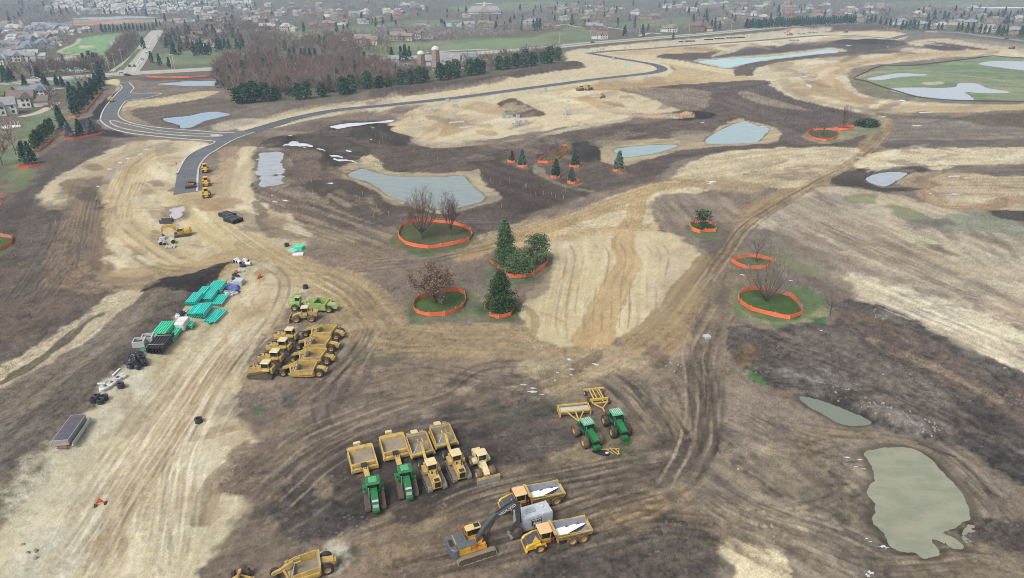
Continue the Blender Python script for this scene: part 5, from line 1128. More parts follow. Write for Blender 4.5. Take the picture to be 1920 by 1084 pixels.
def bare_meshes(name,seed,h,r,twm=None,limbs=14,subs=8,twigs=6,fine=3,low=.14,trunk=.28,leaves=0,tw=.035,rise=.5,flat=.0):
 """leafless vase shaped crown: limbs leave the short trunk, bend upward, and fork twice"""
 rg=np.random.default_rng(seed)
 TA,TB,TR0,TR1,SA,SB,W=[],[],[],[],[],[],[]
 top=np.array([0,0,h*low])
 if trunk:TA.append(np.zeros(3)-[0,0,.2]);TB.append(top);TR0.append(trunk);TR1.append(trunk*.8)
 tips=[]
 def unit(v):return v/(np.linalg.norm(v)+1e-9)
 for i in range(limbs):
  az=i*2.399+rg.uniform(-.3,.3);u=((i+.5)/limbs)**.5
  er=r*u*rg.uniform(.8,1.05);ez=h*(low+(1-low)*((1-.55*u*u*(1-flat))*rg.uniform(.82,1.0)))
  e=np.array([math.cos(az)*er,math.sin(az)*er,ez]);c=np.array([math.cos(az)*er*.62,math.sin(az)*er*.62,h*low+(ez-h*low)*(.22+.2*rise)])
  s0=top*rg.uniform(.75,1.0);P=[]
  for k in range(9):
   t=k/8;P.append(s0*(1-t)**2+c*2*t*(1-t)+e*t*t+rg.normal(0,.06,3)*(0<k<8))
  r0=trunk*.5*rg.uniform(.7,1.1)
  for k in range(8):TA.append(P[k]);TB.append(P[k+1]);TR0.append(max(.02,r0*(1-.11*k)));TR1.append(max(.018,r0*(1-.11*(k+1))))
  for j in range(subs):
   t=rg.uniform(.28,.98);k=min(7,int(t*8));p=P[k]+(P[k+1]-P[k])*(t*8-k)
   d=unit(unit(P[k+1]-P[k])+rg.normal(0,.55,3)+np.array([0,0,rise]))
   L=h*rg.uniform(.14,.3)*(1.15-.5*t);q=p
   for m in range(3):
    d=unit(d+np.array([0,0,.12*rise])+rg.normal(0,.07,3));q2=q+d*L/3
    SA.append(q);SB.append(q2);W.append(tw*(2.2-.5*m))
    for _ in range(twigs//3):
     dd=unit(d+rg.normal(0,.5,3)+np.array([0,0,.3*rise]));l2=h*rg.uniform(.05,.12);v=q+(q2-q)*rg.uniform(.2,1)
     SA.append(v);SB.append(v+dd*l2);W.append(tw*1.1);tips.append((v+dd*l2,dd,l2));tips.append((v+dd*l2*.5,dd,l2))
    q=q2
   tips.append((q,d,h*.08))
 for p,d,l in tips:
  for _ in range(fine):
   dd=unit(d+rg.normal(0,.45,3));SA.append(p);SB.append(p+dd*l*rg.uniform(.4,.9));W.append(tw*.75)
 V,T=tubes(TA,TB,TR0,TR1)
 tm=raw_mesh(name+'_trunk',V,T,[BARK])
 SA,SB,W=np.array(SA),np.array(SB),np.array(W)
 V,T=strips(SA,SB,W,W*.5,rg);mi=np.zeros(len(T),int)
 if leaves:
  k=rg.integers(0,len(SB),leaves);V2,T2=cards(SB[k]+rg.normal(0,.15,(leaves,3)),.16,rg)
  T=np.vstack([T,T2+len(V)]);V=np.vstack([V,V2]);mi=np.concatenate([mi,np.ones(len(T2),int)])
 cm=raw_mesh(name+'_crown',V,T,[twm or TWIG]+([OAKL]if leaves else[]),mi)
 return tm,cm
def cards(c,size,rg,flat=0.0,up=None):
 """one small triangle pair per leaf clump"""
 n=len(c)
 u=rg.normal(size=(n,3));u[:,2]*=(1-flat);u/=np.linalg.norm(u,axis=1)[:,None]+1e-9
 w=np.cross(u,rg.normal(size=(n,3)));w/=np.linalg.norm(w,axis=1)[:,None]+1e-9
 s=(size*rg.uniform(.6,1.4,n))[:,None]
 V=np.stack([c-u*s,c+w*s*.7,c+u*s,c-w*s*.7],1).reshape(-1,3)
 k=np.arange(n)[:,None]*4
 return V,np.concatenate([k+[0,1,2],k+[0,2,3]],0)
def conifer_meshes(name,seed,h,r,m,n=2500,size=.3,shape=1.0,lump=.25,gap=.0,base=.06,boughs=0):
 """needles gathered in clumps on whorled boughs"""
 rg=np.random.default_rng(seed)
 boughs=boughs or int(40+n/30)
 per=max(1,n//boughs);C=[]
 SA,SB=[],[]
 for i in range(boughs):
  t=(i+rg.uniform(0,1))/boughs;t=t**.8
  z=h*(base+(1-base)*t)
  rr=r*((1-t)**shape if shape>0 else 1)*rg.uniform(1-lump,1+lump*.6)
  if shape<.8:rr=r*math.sqrt(max(0.02,1-(2*max(t-.35,0)/1.3)**2))*(0.62+.38*min(1,t/.3))*rg.uniform(1-lump,1+lump*.5)
  az=i*2.399+rg.uniform(-.4,.4)
  d=np.array([math.cos(az),math.sin(az),-.25*(1-t)+.15])
  p0=np.array([0,0,z]);SA.append(p0);SB.append(p0+d*rr)
  k=rg.uniform(.25,1,per)**.6
  wv=.16+.24*rr/max(r,.1)
  q=p0+d[None]*(rr*k)[:,None]+rg.normal(0,1,(per,3))*np.array([wv,wv,wv*.55])*(r/2.5)
  C.append(q)
 top=np.array([0,0,h])+rg.normal(0,.12,(max(6,n//60),3))*[r*.12,r*.12,h*.05]
 C=np.vstack(C+[top]);C[:,2]=np.clip(C[:,2],.1,h)
 V,T=cards(C,size,rg,.35)
 cm=raw_mesh(name+'_crown',V,T,[m])
 V,T=tubes([np.array([0,0,-.2])],[np.array([0,0,h*.92])],[max(.1,r*.07)],[.03],6)
 if boughs<160:
  V2,T2=strips(np.array(SA),np.array(SB),.08,.03,rg);T=np.vstack([T,T2+len(V)]);V=np.vstack([V,V2])
 tm=raw_mesh(name+'_trunk',V,T,[BARK])
 return tm,cm
def far_bare(name,seed,h,r,n,m,w=.16):
 rg=np.random.default_rng(seed)
 A_,B_,W=[],[],[]
 L=9
 for i in range(L):
  az=i*2.399+rg.uniform(-.5,.5);el=rg.uniform(.45,1.35)
  p=np.array([0,0,h*rg.uniform(.14,.4)]);d=np.array([math.cos(az)*math.cos(el),math.sin(az)*math.cos(el),math.sin(el)])
  e=p+d*rg.uniform(.4,.62)*h
  e[:2]*=min(1,r/(np.hypot(*e[:2])+1e-6)*.8)
  A_.append(p);B_.append(e);W.append(.22)
  for j in range((n-L)//L):
   q=p+(e-p)*rg.uniform(.3,1);dd=d+rg.normal(0,.6,3);dd[2]+=.35;dd/=np.linalg.norm(dd)
   A_.append(q);B_.append(q+dd*rg.uniform(.10,.26)*h);W.append(w*rg.uniform(.6,1.3))
 A_,B_,W=np.array(A_),np.array(B_),np.array(W)
 B_[:,2]=np.minimum(B_[:,2],h)
 V,T=strips(A_,B_,W,W*.35,rg)
 cm=raw_mesh(name+'_crown',V,T,[m])
 V,T=tubes([np.array([0,0,-.3])],[np.array([0,0,h*.5])],[.22],[.1],4)
 tm=raw_mesh(name+'_trunk',V,T,[BARK])
 return tm,cm
def tree(name,meshes,loc,rz,label,group=None,sc=1.0,cat='tree'):
 t=thing(name,label,cat,loc,rz,group)
 if not np.isscalar(sc):t.scale=sc
 else:t.scale=(sc,)*3
 put('trunk',meshes[0],t);put('crown',meshes[1],t)
 return t
def drop(px,py,dz=0.0):
 p=at(px,py);p.z+=dz;return p
T_={}
T_['round']=bare_meshes('big bare',3,14.5,5.6,limbs=16,subs=9,low=.13,trunk=.3,tw=.04,rise=.9)
T_['slim']=bare_meshes('slim bare',8,13.0,3.1,limbs=10,subs=9,low=.18,trunk=.2,tw=.038,rise=1.0)
T_['multi']=bare_meshes('multi stem bare',12,12.5,8.0,leaf_mat('pale twigs',(148,138,128),(168,158,146)),limbs=15,subs=9,low=.05,trunk=.3,tw=.034,rise=.6,flat=.3)
T_['thin']=bare_meshes('thin bare',21,10.0,4.8,leaf_mat('grey twigs',(142,126,124),(160,146,142)),limbs=11,subs=7,low=.3,trunk=.17,tw=.03,rise=.25)
T_['oak']=bare_meshes('oak',33,9.0,6.0,leaf_mat('oak twigs',(132,110,96),(150,128,112)),limbs=17,subs=9,low=.2,trunk=.26,leaves=5200,tw=.04,rise=.25,flat=.2)
tree('bare_tree',T_['round'],drop(791,447),.4,'big round crowned bare tree in the wide orange ring before the main pond','kept bare trees')
tree('bare_tree',T_['slim'],drop(846,443),1.2,'slimmer bare tree at the right side of the wide orange ring','kept bare trees')
tree('oak_tree',T_['oak'],drop(815,569),.8,'spreading oak with dry brown leaves inside an orange ring')
tree('bare_tree',T_['multi'],drop(1436,566),2.0,'many stemmed bare tree in the orange ring beside the green verge','kept bare trees')
tree('bare_tree',T_['thin'],drop(1417,491),.3,'thin bare tree behind the leaf shaped orange ring','kept bare trees')
tree('bare_tree',T_['thin'],drop(1543,255),1.3,'bare tree in the round orange ring near the dark round shrub','kept bare trees',1.1)
tree('bare_tree',T_['slim'],drop(1581,240),2.3,'slender bare tree in the small orange loop beside the round shrub','kept bare trees',.85)
tree('bare_tree',T_['thin'],drop(1556,590),1.9,'low brushy bare sapling clump at the edge of the green verge','kept bare trees',(.75,.75,.7))
tree('bare_tree',T_['thin'],drop(1024,303),.9,'faint bare sapling in the narrow far orange ring','kept bare trees',.6);tree('bare_tree',T_['thin'],drop(1046,293),2.9,'second faint bare sapling in the narrow far orange ring','kept bare trees',.7)
T_['pine']=conifer_meshes('round pine',5,10.2,4.0,PINE,11000,.18,.8,.4,boughs=120)
T_['tall']=conifer_meshes('tall pine',6,12.4,3.7,PINE,12000,.18,.82,.35,boughs=130)
T_['open']=conifer_meshes('open pine',7,8.6,3.3,PINE,4200,.2,.45,.6,base=.25,boughs=60)
T_['shrub']=conifer_meshes('ragged pine',9,5.6,2.6,leaf_mat('ragged needles',(74,96,66),(100,118,84)),1100,.24,.4,.6,base=.35,boughs=26)
T_['spruce']=conifer_meshes('blue spruce',10,8.0,2.5,SPRUCE,3000,.26,.9,.2,boughs=120)
T_['dspruce']=conifer_meshes('dark spruce',11,8.0,2.4,DSPR,3000,.26,.9,.2,boughs=120)
T_['mugo']=conifer_meshes('round shrub',13,5.0,5.0,PINEF,3000,.4,.3,.2,base=.05,boughs=90)
tree('pine_tree',T_['pine'],drop(939,585),.2,'dense round green pine alone in the small orange ring','kept pines')
tree('pine_tree',T_['tall'],drop(947,497),1.1,'tall narrow pine, highest of the ringed pine cluster','kept pines')
tree('pine_tree',T_['open'],drop(1007,497),.7,'open crowned pine at the right end of the ringed pine cluster','kept pines')
tree('pine_tree',T_['pine'],drop(972,512),2.4,'low sprawling pine in front of the tall pine in the ringed cluster','kept pines',(1.15,1.1,.62))
tree('pine_tree',T_['pine'],drop(955,505),3.4,'low pine at the foot of the tall pine in the ringed cluster','kept pines',(.8,.8,.6))
tree('pine_tree',T_['shrub'],drop(1316,430),1.0,'small ragged pine in the orange ring left of the diagonal haul road','kept pines',1.05)
for(px,py,k,s,lb)in((960,303,'dspruce',.55,'smallest spruce, leftmost of the far ringed spruces'),(979,310,'spruce',.78,'bluish spruce second from left among the far ringed spruces'),(1078,311,'spruce',.86,'blue spruce in front of the black soil heap'),(1042,332,'dspruce',.86,'dark spruce below the narrow far orange ring'),(1071,342,'spruce',.7,'little blue spruce nearest the pale path among the ringed spruces'),(1160,320,'spruce',.95,'blue spruce standing alone left of the middle pond')):
 tree('spruce_tree',T_[k],drop(px,py),px*.7,lb,'ringed spruces',s)
tree('evergreen_shrub',T_['mugo'],drop(1626,236),.5,'dark round evergreen shrub with an orange skirt by the haul road junction',None,(1.15,1.0,.62),'shrub')
T_['arbor']=conifer_meshes('arborvitae',14,5.5,1.3,ARBOR,1100,.22,.35,.2,base=.02,boughs=60)
for i in range(7):
 t=i/6
 tree('arborvitae',T_['arbor'],drop(66+32*t,279-32*t),i*1.3,['bright green arborvitae at the near end of the clipped hedge','bright green arborvitae in the middle of the clipped hedge','bright green arborvitae at the far end of the clipped hedge'][0 if i==0 else 2 if i==6 else 1],'arborvitae hedge by the lawn',1.15+.1*(i%2))
T_['fspruce']=conifer_meshes('garden spruce',15,10.0,2.9,DSPR,1500,.42,.9,.22,boughs=80)
T_['fblue']=conifer_meshes('garden blue spruce',16,8.5,2.7,leaf_mat('pale blue needles',(104,122,126),(138,154,158)),1500,.36,1.0,.18,boughs=80)
for(px,py,k,s,lb)in((131,257,'fblue',.85,'pale blue spruce at the left end of the long orange fence'),(173,249,'fblue',.8,'pale blue spruce at the right end of the long orange fence'),(151,254,'fspruce',.75,'dark spruce between the two pale blue spruces'),(120,243,'fspruce',.85,'dark spruce behind the left pale blue spruce'),(113,228,'fspruce',.8,'dark garden spruce at the lawn corner'),(140,214,'fspruce',.95,'spruce at the near end of the fenced spruce belt'),(150,206,'fspruce',1.0,'second spruce of the fenced spruce belt'),(159,197,'fspruce',1.0,'third spruce of the fenced spruce belt'),(168,187,'fspruce',1.05,'fourth spruce of the fenced spruce belt'),(176,178,'fspruce',1.0,'fifth spruce of the fenced spruce belt'),(183,170,'fspruce',1.05,'sixth spruce of the fenced spruce belt'),(189,162,'fspruce',1.0,'seventh spruce of the fenced spruce belt'),(190,150,'fspruce',1.25,'big spruce at the road end of the fenced spruce belt'),(146,196,'fspruce',1.0,'spruce standing behind the fenced belt, near the pale lawn'),(136,190,'fspruce',1.1,'tall dark spruce behind the fenced belt, by the garden pool'),(155,186,'fspruce',1.0,'spruce in the back rank of the fenced belt'),(118,163,'fspruce',.7,'small spruce on the highway verge, right of a pair'),(108,162,'fspruce',.75,'small spruce on the highway verge, left of a pair'),(47,160,'fspruce',.7,'lone spruce on the highway verge near the white car'),(88,172,'fspruce',1.1,'tall spruce behind the white gabled house'),(12,155,'fspruce',1.1,'dark spruce at the left edge beyond the highway'),(22,152,'fspruce',.95,'spruce at the left edge, right of the darkest one'),(72,146,'fspruce',.8,'spruce by the light pole on the far highway side'),(98,132,'fspruce',.8,'spruce on the lake bank'),(80,133,'fspruce',.8,'spruce at the left of the lake bank'),(30,190,'fspruce',.8,'garden evergreen behind the white house'),(18,200,'fspruce',.8,'garden evergreen left of the white house'),(60,308,'fspruce',.9,'evergreen above the left edge orange fence'),(48,302,'fspruce',.8,'evergreen shrub left of the orange fence at the left edge')):
 tree('spruce_tree',T_[k],drop(px,py),px*.9,lb,'garden spruces',s)
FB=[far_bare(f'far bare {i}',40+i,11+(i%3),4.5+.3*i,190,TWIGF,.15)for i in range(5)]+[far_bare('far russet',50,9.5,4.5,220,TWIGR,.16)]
for i,(px,py,s,lb)in enumerate(((18,262,1.1,'brown bare tree at the left edge above the garden fence'),(8,285,1.2,'big brown bare tree at the left edge'),(30,290,.9,'bare tree beside the left edge evergreen'),(105,218,1.0,'bare tree between the white house and the spruce belt'),(112,206,1.0,'bare tree beside the pale driveway'),(95,185,.9,'bare tree right of the white house gable'),(50,190,.6,'small bare tree before the white house wall'),(150,168,.9,'bare tree behind the spruce belt'),(165,160,.9,'bare tree near the road corner by the spruces'),(5,310,1.0,'bare tree hanging into the frame at the left edge'),(0,240,.7,'bare tree at the left edge beside the deck'))):
 tree('bare_tree',FB[5 if i<2 else i%5],drop(px,py),i*2.1,lb,'garden bare trees',s)
 # --- orange snow fences, silt fence
ORF=mat('orange fence mesh',(255,124,84),.7,.08,(220,120,96),2.0,spec=.1,k=1.35)
ORF2=mat('faded orange fence mesh',(244,156,134),.7,.2,(220,160,140),2.0,spec=.1)
for _m in(ORF,ORF2):
 _t=_m.node_tree;_mx=_t.nodes.new('ShaderNodeMixShader');_tr=_t.nodes.new('ShaderNodeBsdfTransparent');_mx.inputs[0].default_value=.86
 _t.links.new(_tr.outputs[0],_mx.inputs[1]);_t.links.new(_t.nodes['Principled BSDF'].outputs[0],_mx.inputs[2]);_t.links.new(_mx.outputs[0],_t.nodes['Material Output'].inputs['Surface'])
POST=mat('wooden stake',(232,206,166),.8,.1)
rf=random.Random(11)
def fence(label,pts,group='orange snow fences',closed=True,h=1.1,span=3.0,sm=True):
 g=GP(pts)
 if sm:g=smooth_poly(g,6,closed)
 if closed:g=np.vstack([g,g[:1]])
 d=np.concatenate([[0],np.cumsum(np.hypot(*np.diff(g,axis=0).T))]);L=d[-1]
 n=max(2,int(round(L/span)))
 c=g.mean(0);t=thing('snow_fence',label,'fence',(c[0],c[1],H(c[0],c[1])),0,group)
 zc=t.location.z
 P=[]
 for i in range(n+1):
  s=L*i/n
  if 0<i<n:s+=rf.uniform(-.3,.3)*span
  x,y=np.interp(s,d,g[:,0])+rf.uniform(-.15,.15),np.interp(s,d,g[:,1])+rf.uniform(-.15,.15)
  P.append((x-c[0],y-c[1],H(x,y)-zc,rf.uniform(-.16,.16),rf.uniform(-.16,.16)))
 if closed:P[-1]=P[0]
 pm=MB();pm.tube((0,0,-.2),(0,0,h+.2),.045,n=5);pme=pm.mesh('fence_post',POST)
 for i in range(n):
  a,b=P[i],P[i+1];mb=MB();V=[]
  th=Vector((b[1]-a[1],a[0]-b[0],0)).normalized()*.02
  dip=rf.uniform(.03,.3)
  for k in range(5):
   u=k/4;q=Vector((a[0]+(b[0]-a[0])*u,a[1]+(b[1]-a[1])*u,a[2]+(b[2]-a[2])*u))
   ln=Vector((a[3]*(1-u)+b[3]*u,a[4]*(1-u)+b[4]*u,0))
   top=h-dip*4*u*(1-u)
   V+=[q+th,q+th+ln+Vector((0,0,top)),q-th+ln+Vector((0,0,top)),q-th]
  F=[]
  for k in range(4):
   for j in range(4):F.append((4*k+j,4*k+(j+1)%4,4*k+4+(j+1)%4,4*k+4+j))
  F+=[(0,1,2,3),(19,18,17,16)]
  mb.add(V,F);mb.build('panel',ORF if rf.random()>.12 else ORF2,t)
  o=put('post',pme,t,(a[0],a[1],a[2]),(a[4]*.8,-a[3]*.8,0))
 return t
for nm,lb in(('twin_bare','wide orange ring fence round the two bare trees by the main pond'),('oak','orange ring fence round the brown leaved oak'),('pine','small orange ring fence round the lone round pine'),('cluster','orange ring fence round the pine cluster'),('shrub_pine','orange ring fence round the small ragged pine'),('far_bare','leaf shaped orange ring fence above the green verge'),('multi','large orange ring fence on the green verge at the right'),('edge_left','orange ring fence cut by the left edge'),('spruce_a','tiny orange skirt round the leftmost far spruce'),('spruce_b','orange skirt round the second far spruce'),('strip','long narrow orange ring fence beside the black soil heap'),('spruce_c','orange skirt round the spruce before the black heap'),('spruce_d','orange skirt round the dark spruce below the narrow ring'),('spruce_e','orange skirt round the nearest little blue spruce'),('spruce_f','orange skirt round the spruce left of the middle pond'),('far_ring','orange ring fence round the far bare tree near the round shrub'),('far_small','small loop of orange fence between far ring and round shrub'),('far_round','orange skirt round the dark round shrub')):
 sm_=nm.startswith('spruce')
 fence(lb,RINGS[nm],span=2.0 if sm_ else 3.2 if nm not in('multi','twin_bare')else 3.8,sm=not sm_ and nm!='strip',h=1.1)
for lb,q in(('orange fence along the spruce belt beside the black strip',[(193,170),(188,176),(180,187),(170,199),(160,212),(148,213)]),('short orange fence at the foot of the spruce belt',[(128,221),(140,221),(149,219)]),('long orange fence before the pale blue spruces',[(122,263),(140,261),(160,258),(180,254),(196,250)]),('orange fence in front of the arborvitae hedge',[(64,286),(75,283),(88,272),(101,260)]),('short stub of orange fence behind the dark spruces',[(103,244),(112,243)]),('orange fence stub beneath the left blue spruce',[(112,253),(121,252)]),('orange fence patch left of the right blue spruce',[(159,252),(167,250)]),('pair of orange fence lengths near the left edge',[(33,317),(52,315),(75,311)]),('upper orange fence length near the left edge',[(38,313),(55,309)]),('orange fence stub at the left edge, upper',[(-10,373),(14,370)]),('orange fence stub at the left edge, lower',[(-10,386),(3,384)]),('orange fence by the driveway of the white house',[(80,202),(96,199)]),('long orange fence beside the gate pond at the highway',[(275,145),(310,146),(350,146),(393,143)]),('faint orange fence on the far right berm',[(1470,62),(1485,58),(1500,54)])):
 fence(lb,q,closed=False,sm=False,span=3.0)
q=smooth_poly(GP([(1600,149),(1606,144),(1625,136),(1650,125),(1690,124.5),(1730,122),(1780,116),(1830,110),(1860,106),(1900,109),(1960,111)]),3,False)
q2=smooth_poly(GP([(1600,149),(1625,154),(1650,163),(1680,172),(1710,181),(1740,186),(1790,190),(1850,191),(1940,193)]),3,False)
SILT=mat('black silt cloth',(96,104,98),.9,.2)
for lb,g in(('black silt fence along the far side of the golf meadow',q),('black silt fence along the near side of the golf meadow',q2)):
 t=thing('silt_fence',lb,'fence',(g[0][0],g[0][1],0),0,'silt fences')
 mb=MB()
 for a,b in zip(g[:-1],g[1:]):mb.bar((a[0]-g[0][0],a[1]-g[0][1],.55),(b[0]-g[0][0],b[1]-g[0][1],.55),.06,.8)
 mb.build('cloth',SILT,t)
 for a in g[::2]:p=MB();p.box(-.04,.04,-.04,.04,-.3,1.3);p.build('post',POST,t,loc=(a[0]-g[0][0]+.1,a[1]-g[0][1]+.1,0))
 # --- houses, farm, woods beyond the site
W_={'white':mat('white siding',(250,246,238),.7,.1),'cream':mat('cream siding',(218,204,176),.7,.1),'tan':mat('tan siding',(196,176,148),.7,.1),'brick':mat('brown brick wall',(158,120,104),.85,.1),'grey':mat('grey siding',(182,182,180),.7,.1)}
RF={'grey':mat('grey shingle roof',(164,164,166),.9,.15,(140,138,138),.4),'brown':mat('brown shingle roof',(138,120,110),.9,.15,(112,98,92),.4),'pale':mat('weathered shingle roof',(196,192,186),.9,.15,(140,136,130),.4),'red':mat('red tile roof',(176,108,96),.9,.1),'blue':mat('blue grey roof',(140,150,162),.9,.1),'taupe':mat('taupe shingle roof',(156,142,132),.9,.15,(130,118,110),.4)}
WIN=mat('house window glass',(72,82,92),.15,0,spec=.6);DOOR=mat('garage door white',(226,224,218),.6,.05);TRIM=mat('white trim',(238,236,230),.6,.05)
def gable(mb_w,mb_r,x0,x1,y0,y1,z,e,r,axis='x',over=.5,hip=0.0):
 """walls to the eave e and a pitched roof rising r; ridge along the axis"""
 mb_w.box(x0,x1,y0,y1,z,e)
 if axis=='x':
  ym=(y0+y1)/2
  if not hip:mb_w.add([(x0,y0,e),(x0,y1,e),(x0,ym,e+r),(x1,y0,e),(x1,y1,e),(x1,ym,e+r)],[(0,1,2),(5,4,3)])
  k=over*r/((y1-y0)/2)
  a,b=x0-over,x1+over;ha=hip*(y1-y0)/2
  V=[(a,y0-over,e-k),(b,y0-over,e-k),(b-ha,ym,e+r),(a+ha,ym,e+r),(b,y1+over,e-k),(a,y1+over,e-k)]
 else:
  xm=(x0+x1)/2
  if not hip:mb_w.add([(x0,y0,e),(x1,y0,e),(xm,y0,e+r),(x0,y1,e),(x1,y1,e),(xm,y1,e+r)],[(0,1,2),(5,4,3)])
  k=over*r/((x1-x0)/2);a,b=y0-over,y1+over;ha=hip*(x1-x0)/2
  V=[(x1+over,a,e-k),(x1+over,b,e-k),(xm,b-ha,e+r),(xm,a+ha,e+r),(x0-over,b,e-k),(x0-over,a,e-k)]
 top=[(p[0],p[1],p[2]+.22)for p in V];n=6
 F=[(0,1,2,3),(3,2,4,5)]+([(1,4,2),(0,3,5)])
 mb_r.add(top+V,F+[tuple(n+i for i in reversed(f))for f in F[:2]]+[(0,n,n+1,1),(4,n+4,n+5,5),(1,n+1,n+4,4),(5,n+5,n,0)])
def make_house(kind_,seed,parts=True):
 rg=random.Random(seed)
 w,r=MB(),MB();wins=[];doors=[]
 L,D=rg.uniform(13,17),rg.uniform(9,11);e,rr=rg.uniform(5.2,6.0),rg.uniform(3.2,4.4)
 hip=.8 if kind_ in(1,3)else 0
 gable(w,r,-L/2,L/2,-D/2,D/2,-1,e,rr,'x',hip=hip)
 gx=rg.uniform(-.3,.3)*L;gw=rg.uniform(4.5,6)
 gable(w,r,gx-gw/2,gx+gw/2,-D/2-2.2,0,-1,e-.1,rr*.72,'y')
 if kind_ in(0,2,3):
  gable(w,r,L/2-.3,L/2+7,-D/2-1.5,D/2-2,-1,3.2 if kind_!=2 else 5,2.6,'x',hip=hip);doors+=[(L/2+1.2,-D/2-1.5),(L/2+4.2,-D/2-1.5)]
 if kind_ in(1,4):gable(w,r,-L/2-5.5,-L/2+.3,-D/2+1,D/2-1,-1,4.6,2.4,'x')
 if kind_==2:gable(w,r,gx-gw/2-5,gx-gw/2-1,D/2-.2,D/2+3,-1,e-.5,2,'y')
 for fl in(1.0,3.6):
  for i in range(5):
   x=-L/2+1.6+i*(L-3.2)/4
   if abs(x-gx)>gw/2+.7:wins.append((x,-D/2,fl,0))
   wins.append((x,D/2,fl,0))
  for dx in(-1.2,1.2):wins.append((gx+dx,-D/2-2.2,fl,0))
  for s in(-1,1):
   for y in(-2,2):wins.append((s*L/2,y,fl,1))
 ch=MB();cx=rg.uniform(-.35,.35)*L;ch.box(cx-.6,cx+.6,.8,1.9,e,e+rr+1.3)
 return w,r,wins,doors,ch
HPROTO={}
def house_meshes(k):
 if k not in HPROTO:
  w,r,wins,doors,ch=make_house(k%5,200+k)
  wm=MB();wm.box(-.65,.65,-.06,.06,0,1.5);wm2=MB();wm2.box(-.06,.06,-.65,.65,0,1.5)
  fm=MB()
  for a in(-.72,.62):fm.box(a,a+.1,-.08,.08,-.1,1.6)
  fm.box(-.72,.72,-.08,.08,-.12,0);fm.box(-.72,.72,-.08,.08,1.5,1.6)
  dm=MB();dm.box(-1.3,1.3,-.06,.06,-.5,2.2)
  HPROTO[k]=(w.mesh('house wall',W_['white']),r.mesh('house roof',RF['grey']),wins,doors,ch.mesh('house chimney',W_['brick']),wm.mesh('house window',WIN),fm.mesh('window frame',TRIM),dm.mesh('garage door',DOOR))
 return HPROTO[k]
def own(o,m):
 o.material_slots[0].link='OBJECT';o.material_slots[0].material=m
def house(px,py,rz,k,wall,roof,label,group=None,detail=2,s=1.0,name='house'):
 p=drop(px,py)
 me=house_meshes(k)
 t=thing(name,label,'house',p,rz,group);t.scale=(s,)*3
 o=put('wall',me[0],t);own(o,W_[wall]);o=put('roof',me[1],t);own(o,RF[roof])
 if detail:put('chimney',me[4],o)
 if detail>1:
  for(x,y,z,v)in me[2]:
   q=put('window',me[5],t,(x,y,z),(0,0,R(90)if v else 0))
   put('frame',me[6],q)
  for(x,y)in me[3]:put('garage_door',me[7],t,(x+1.2,y,.2))
 return t
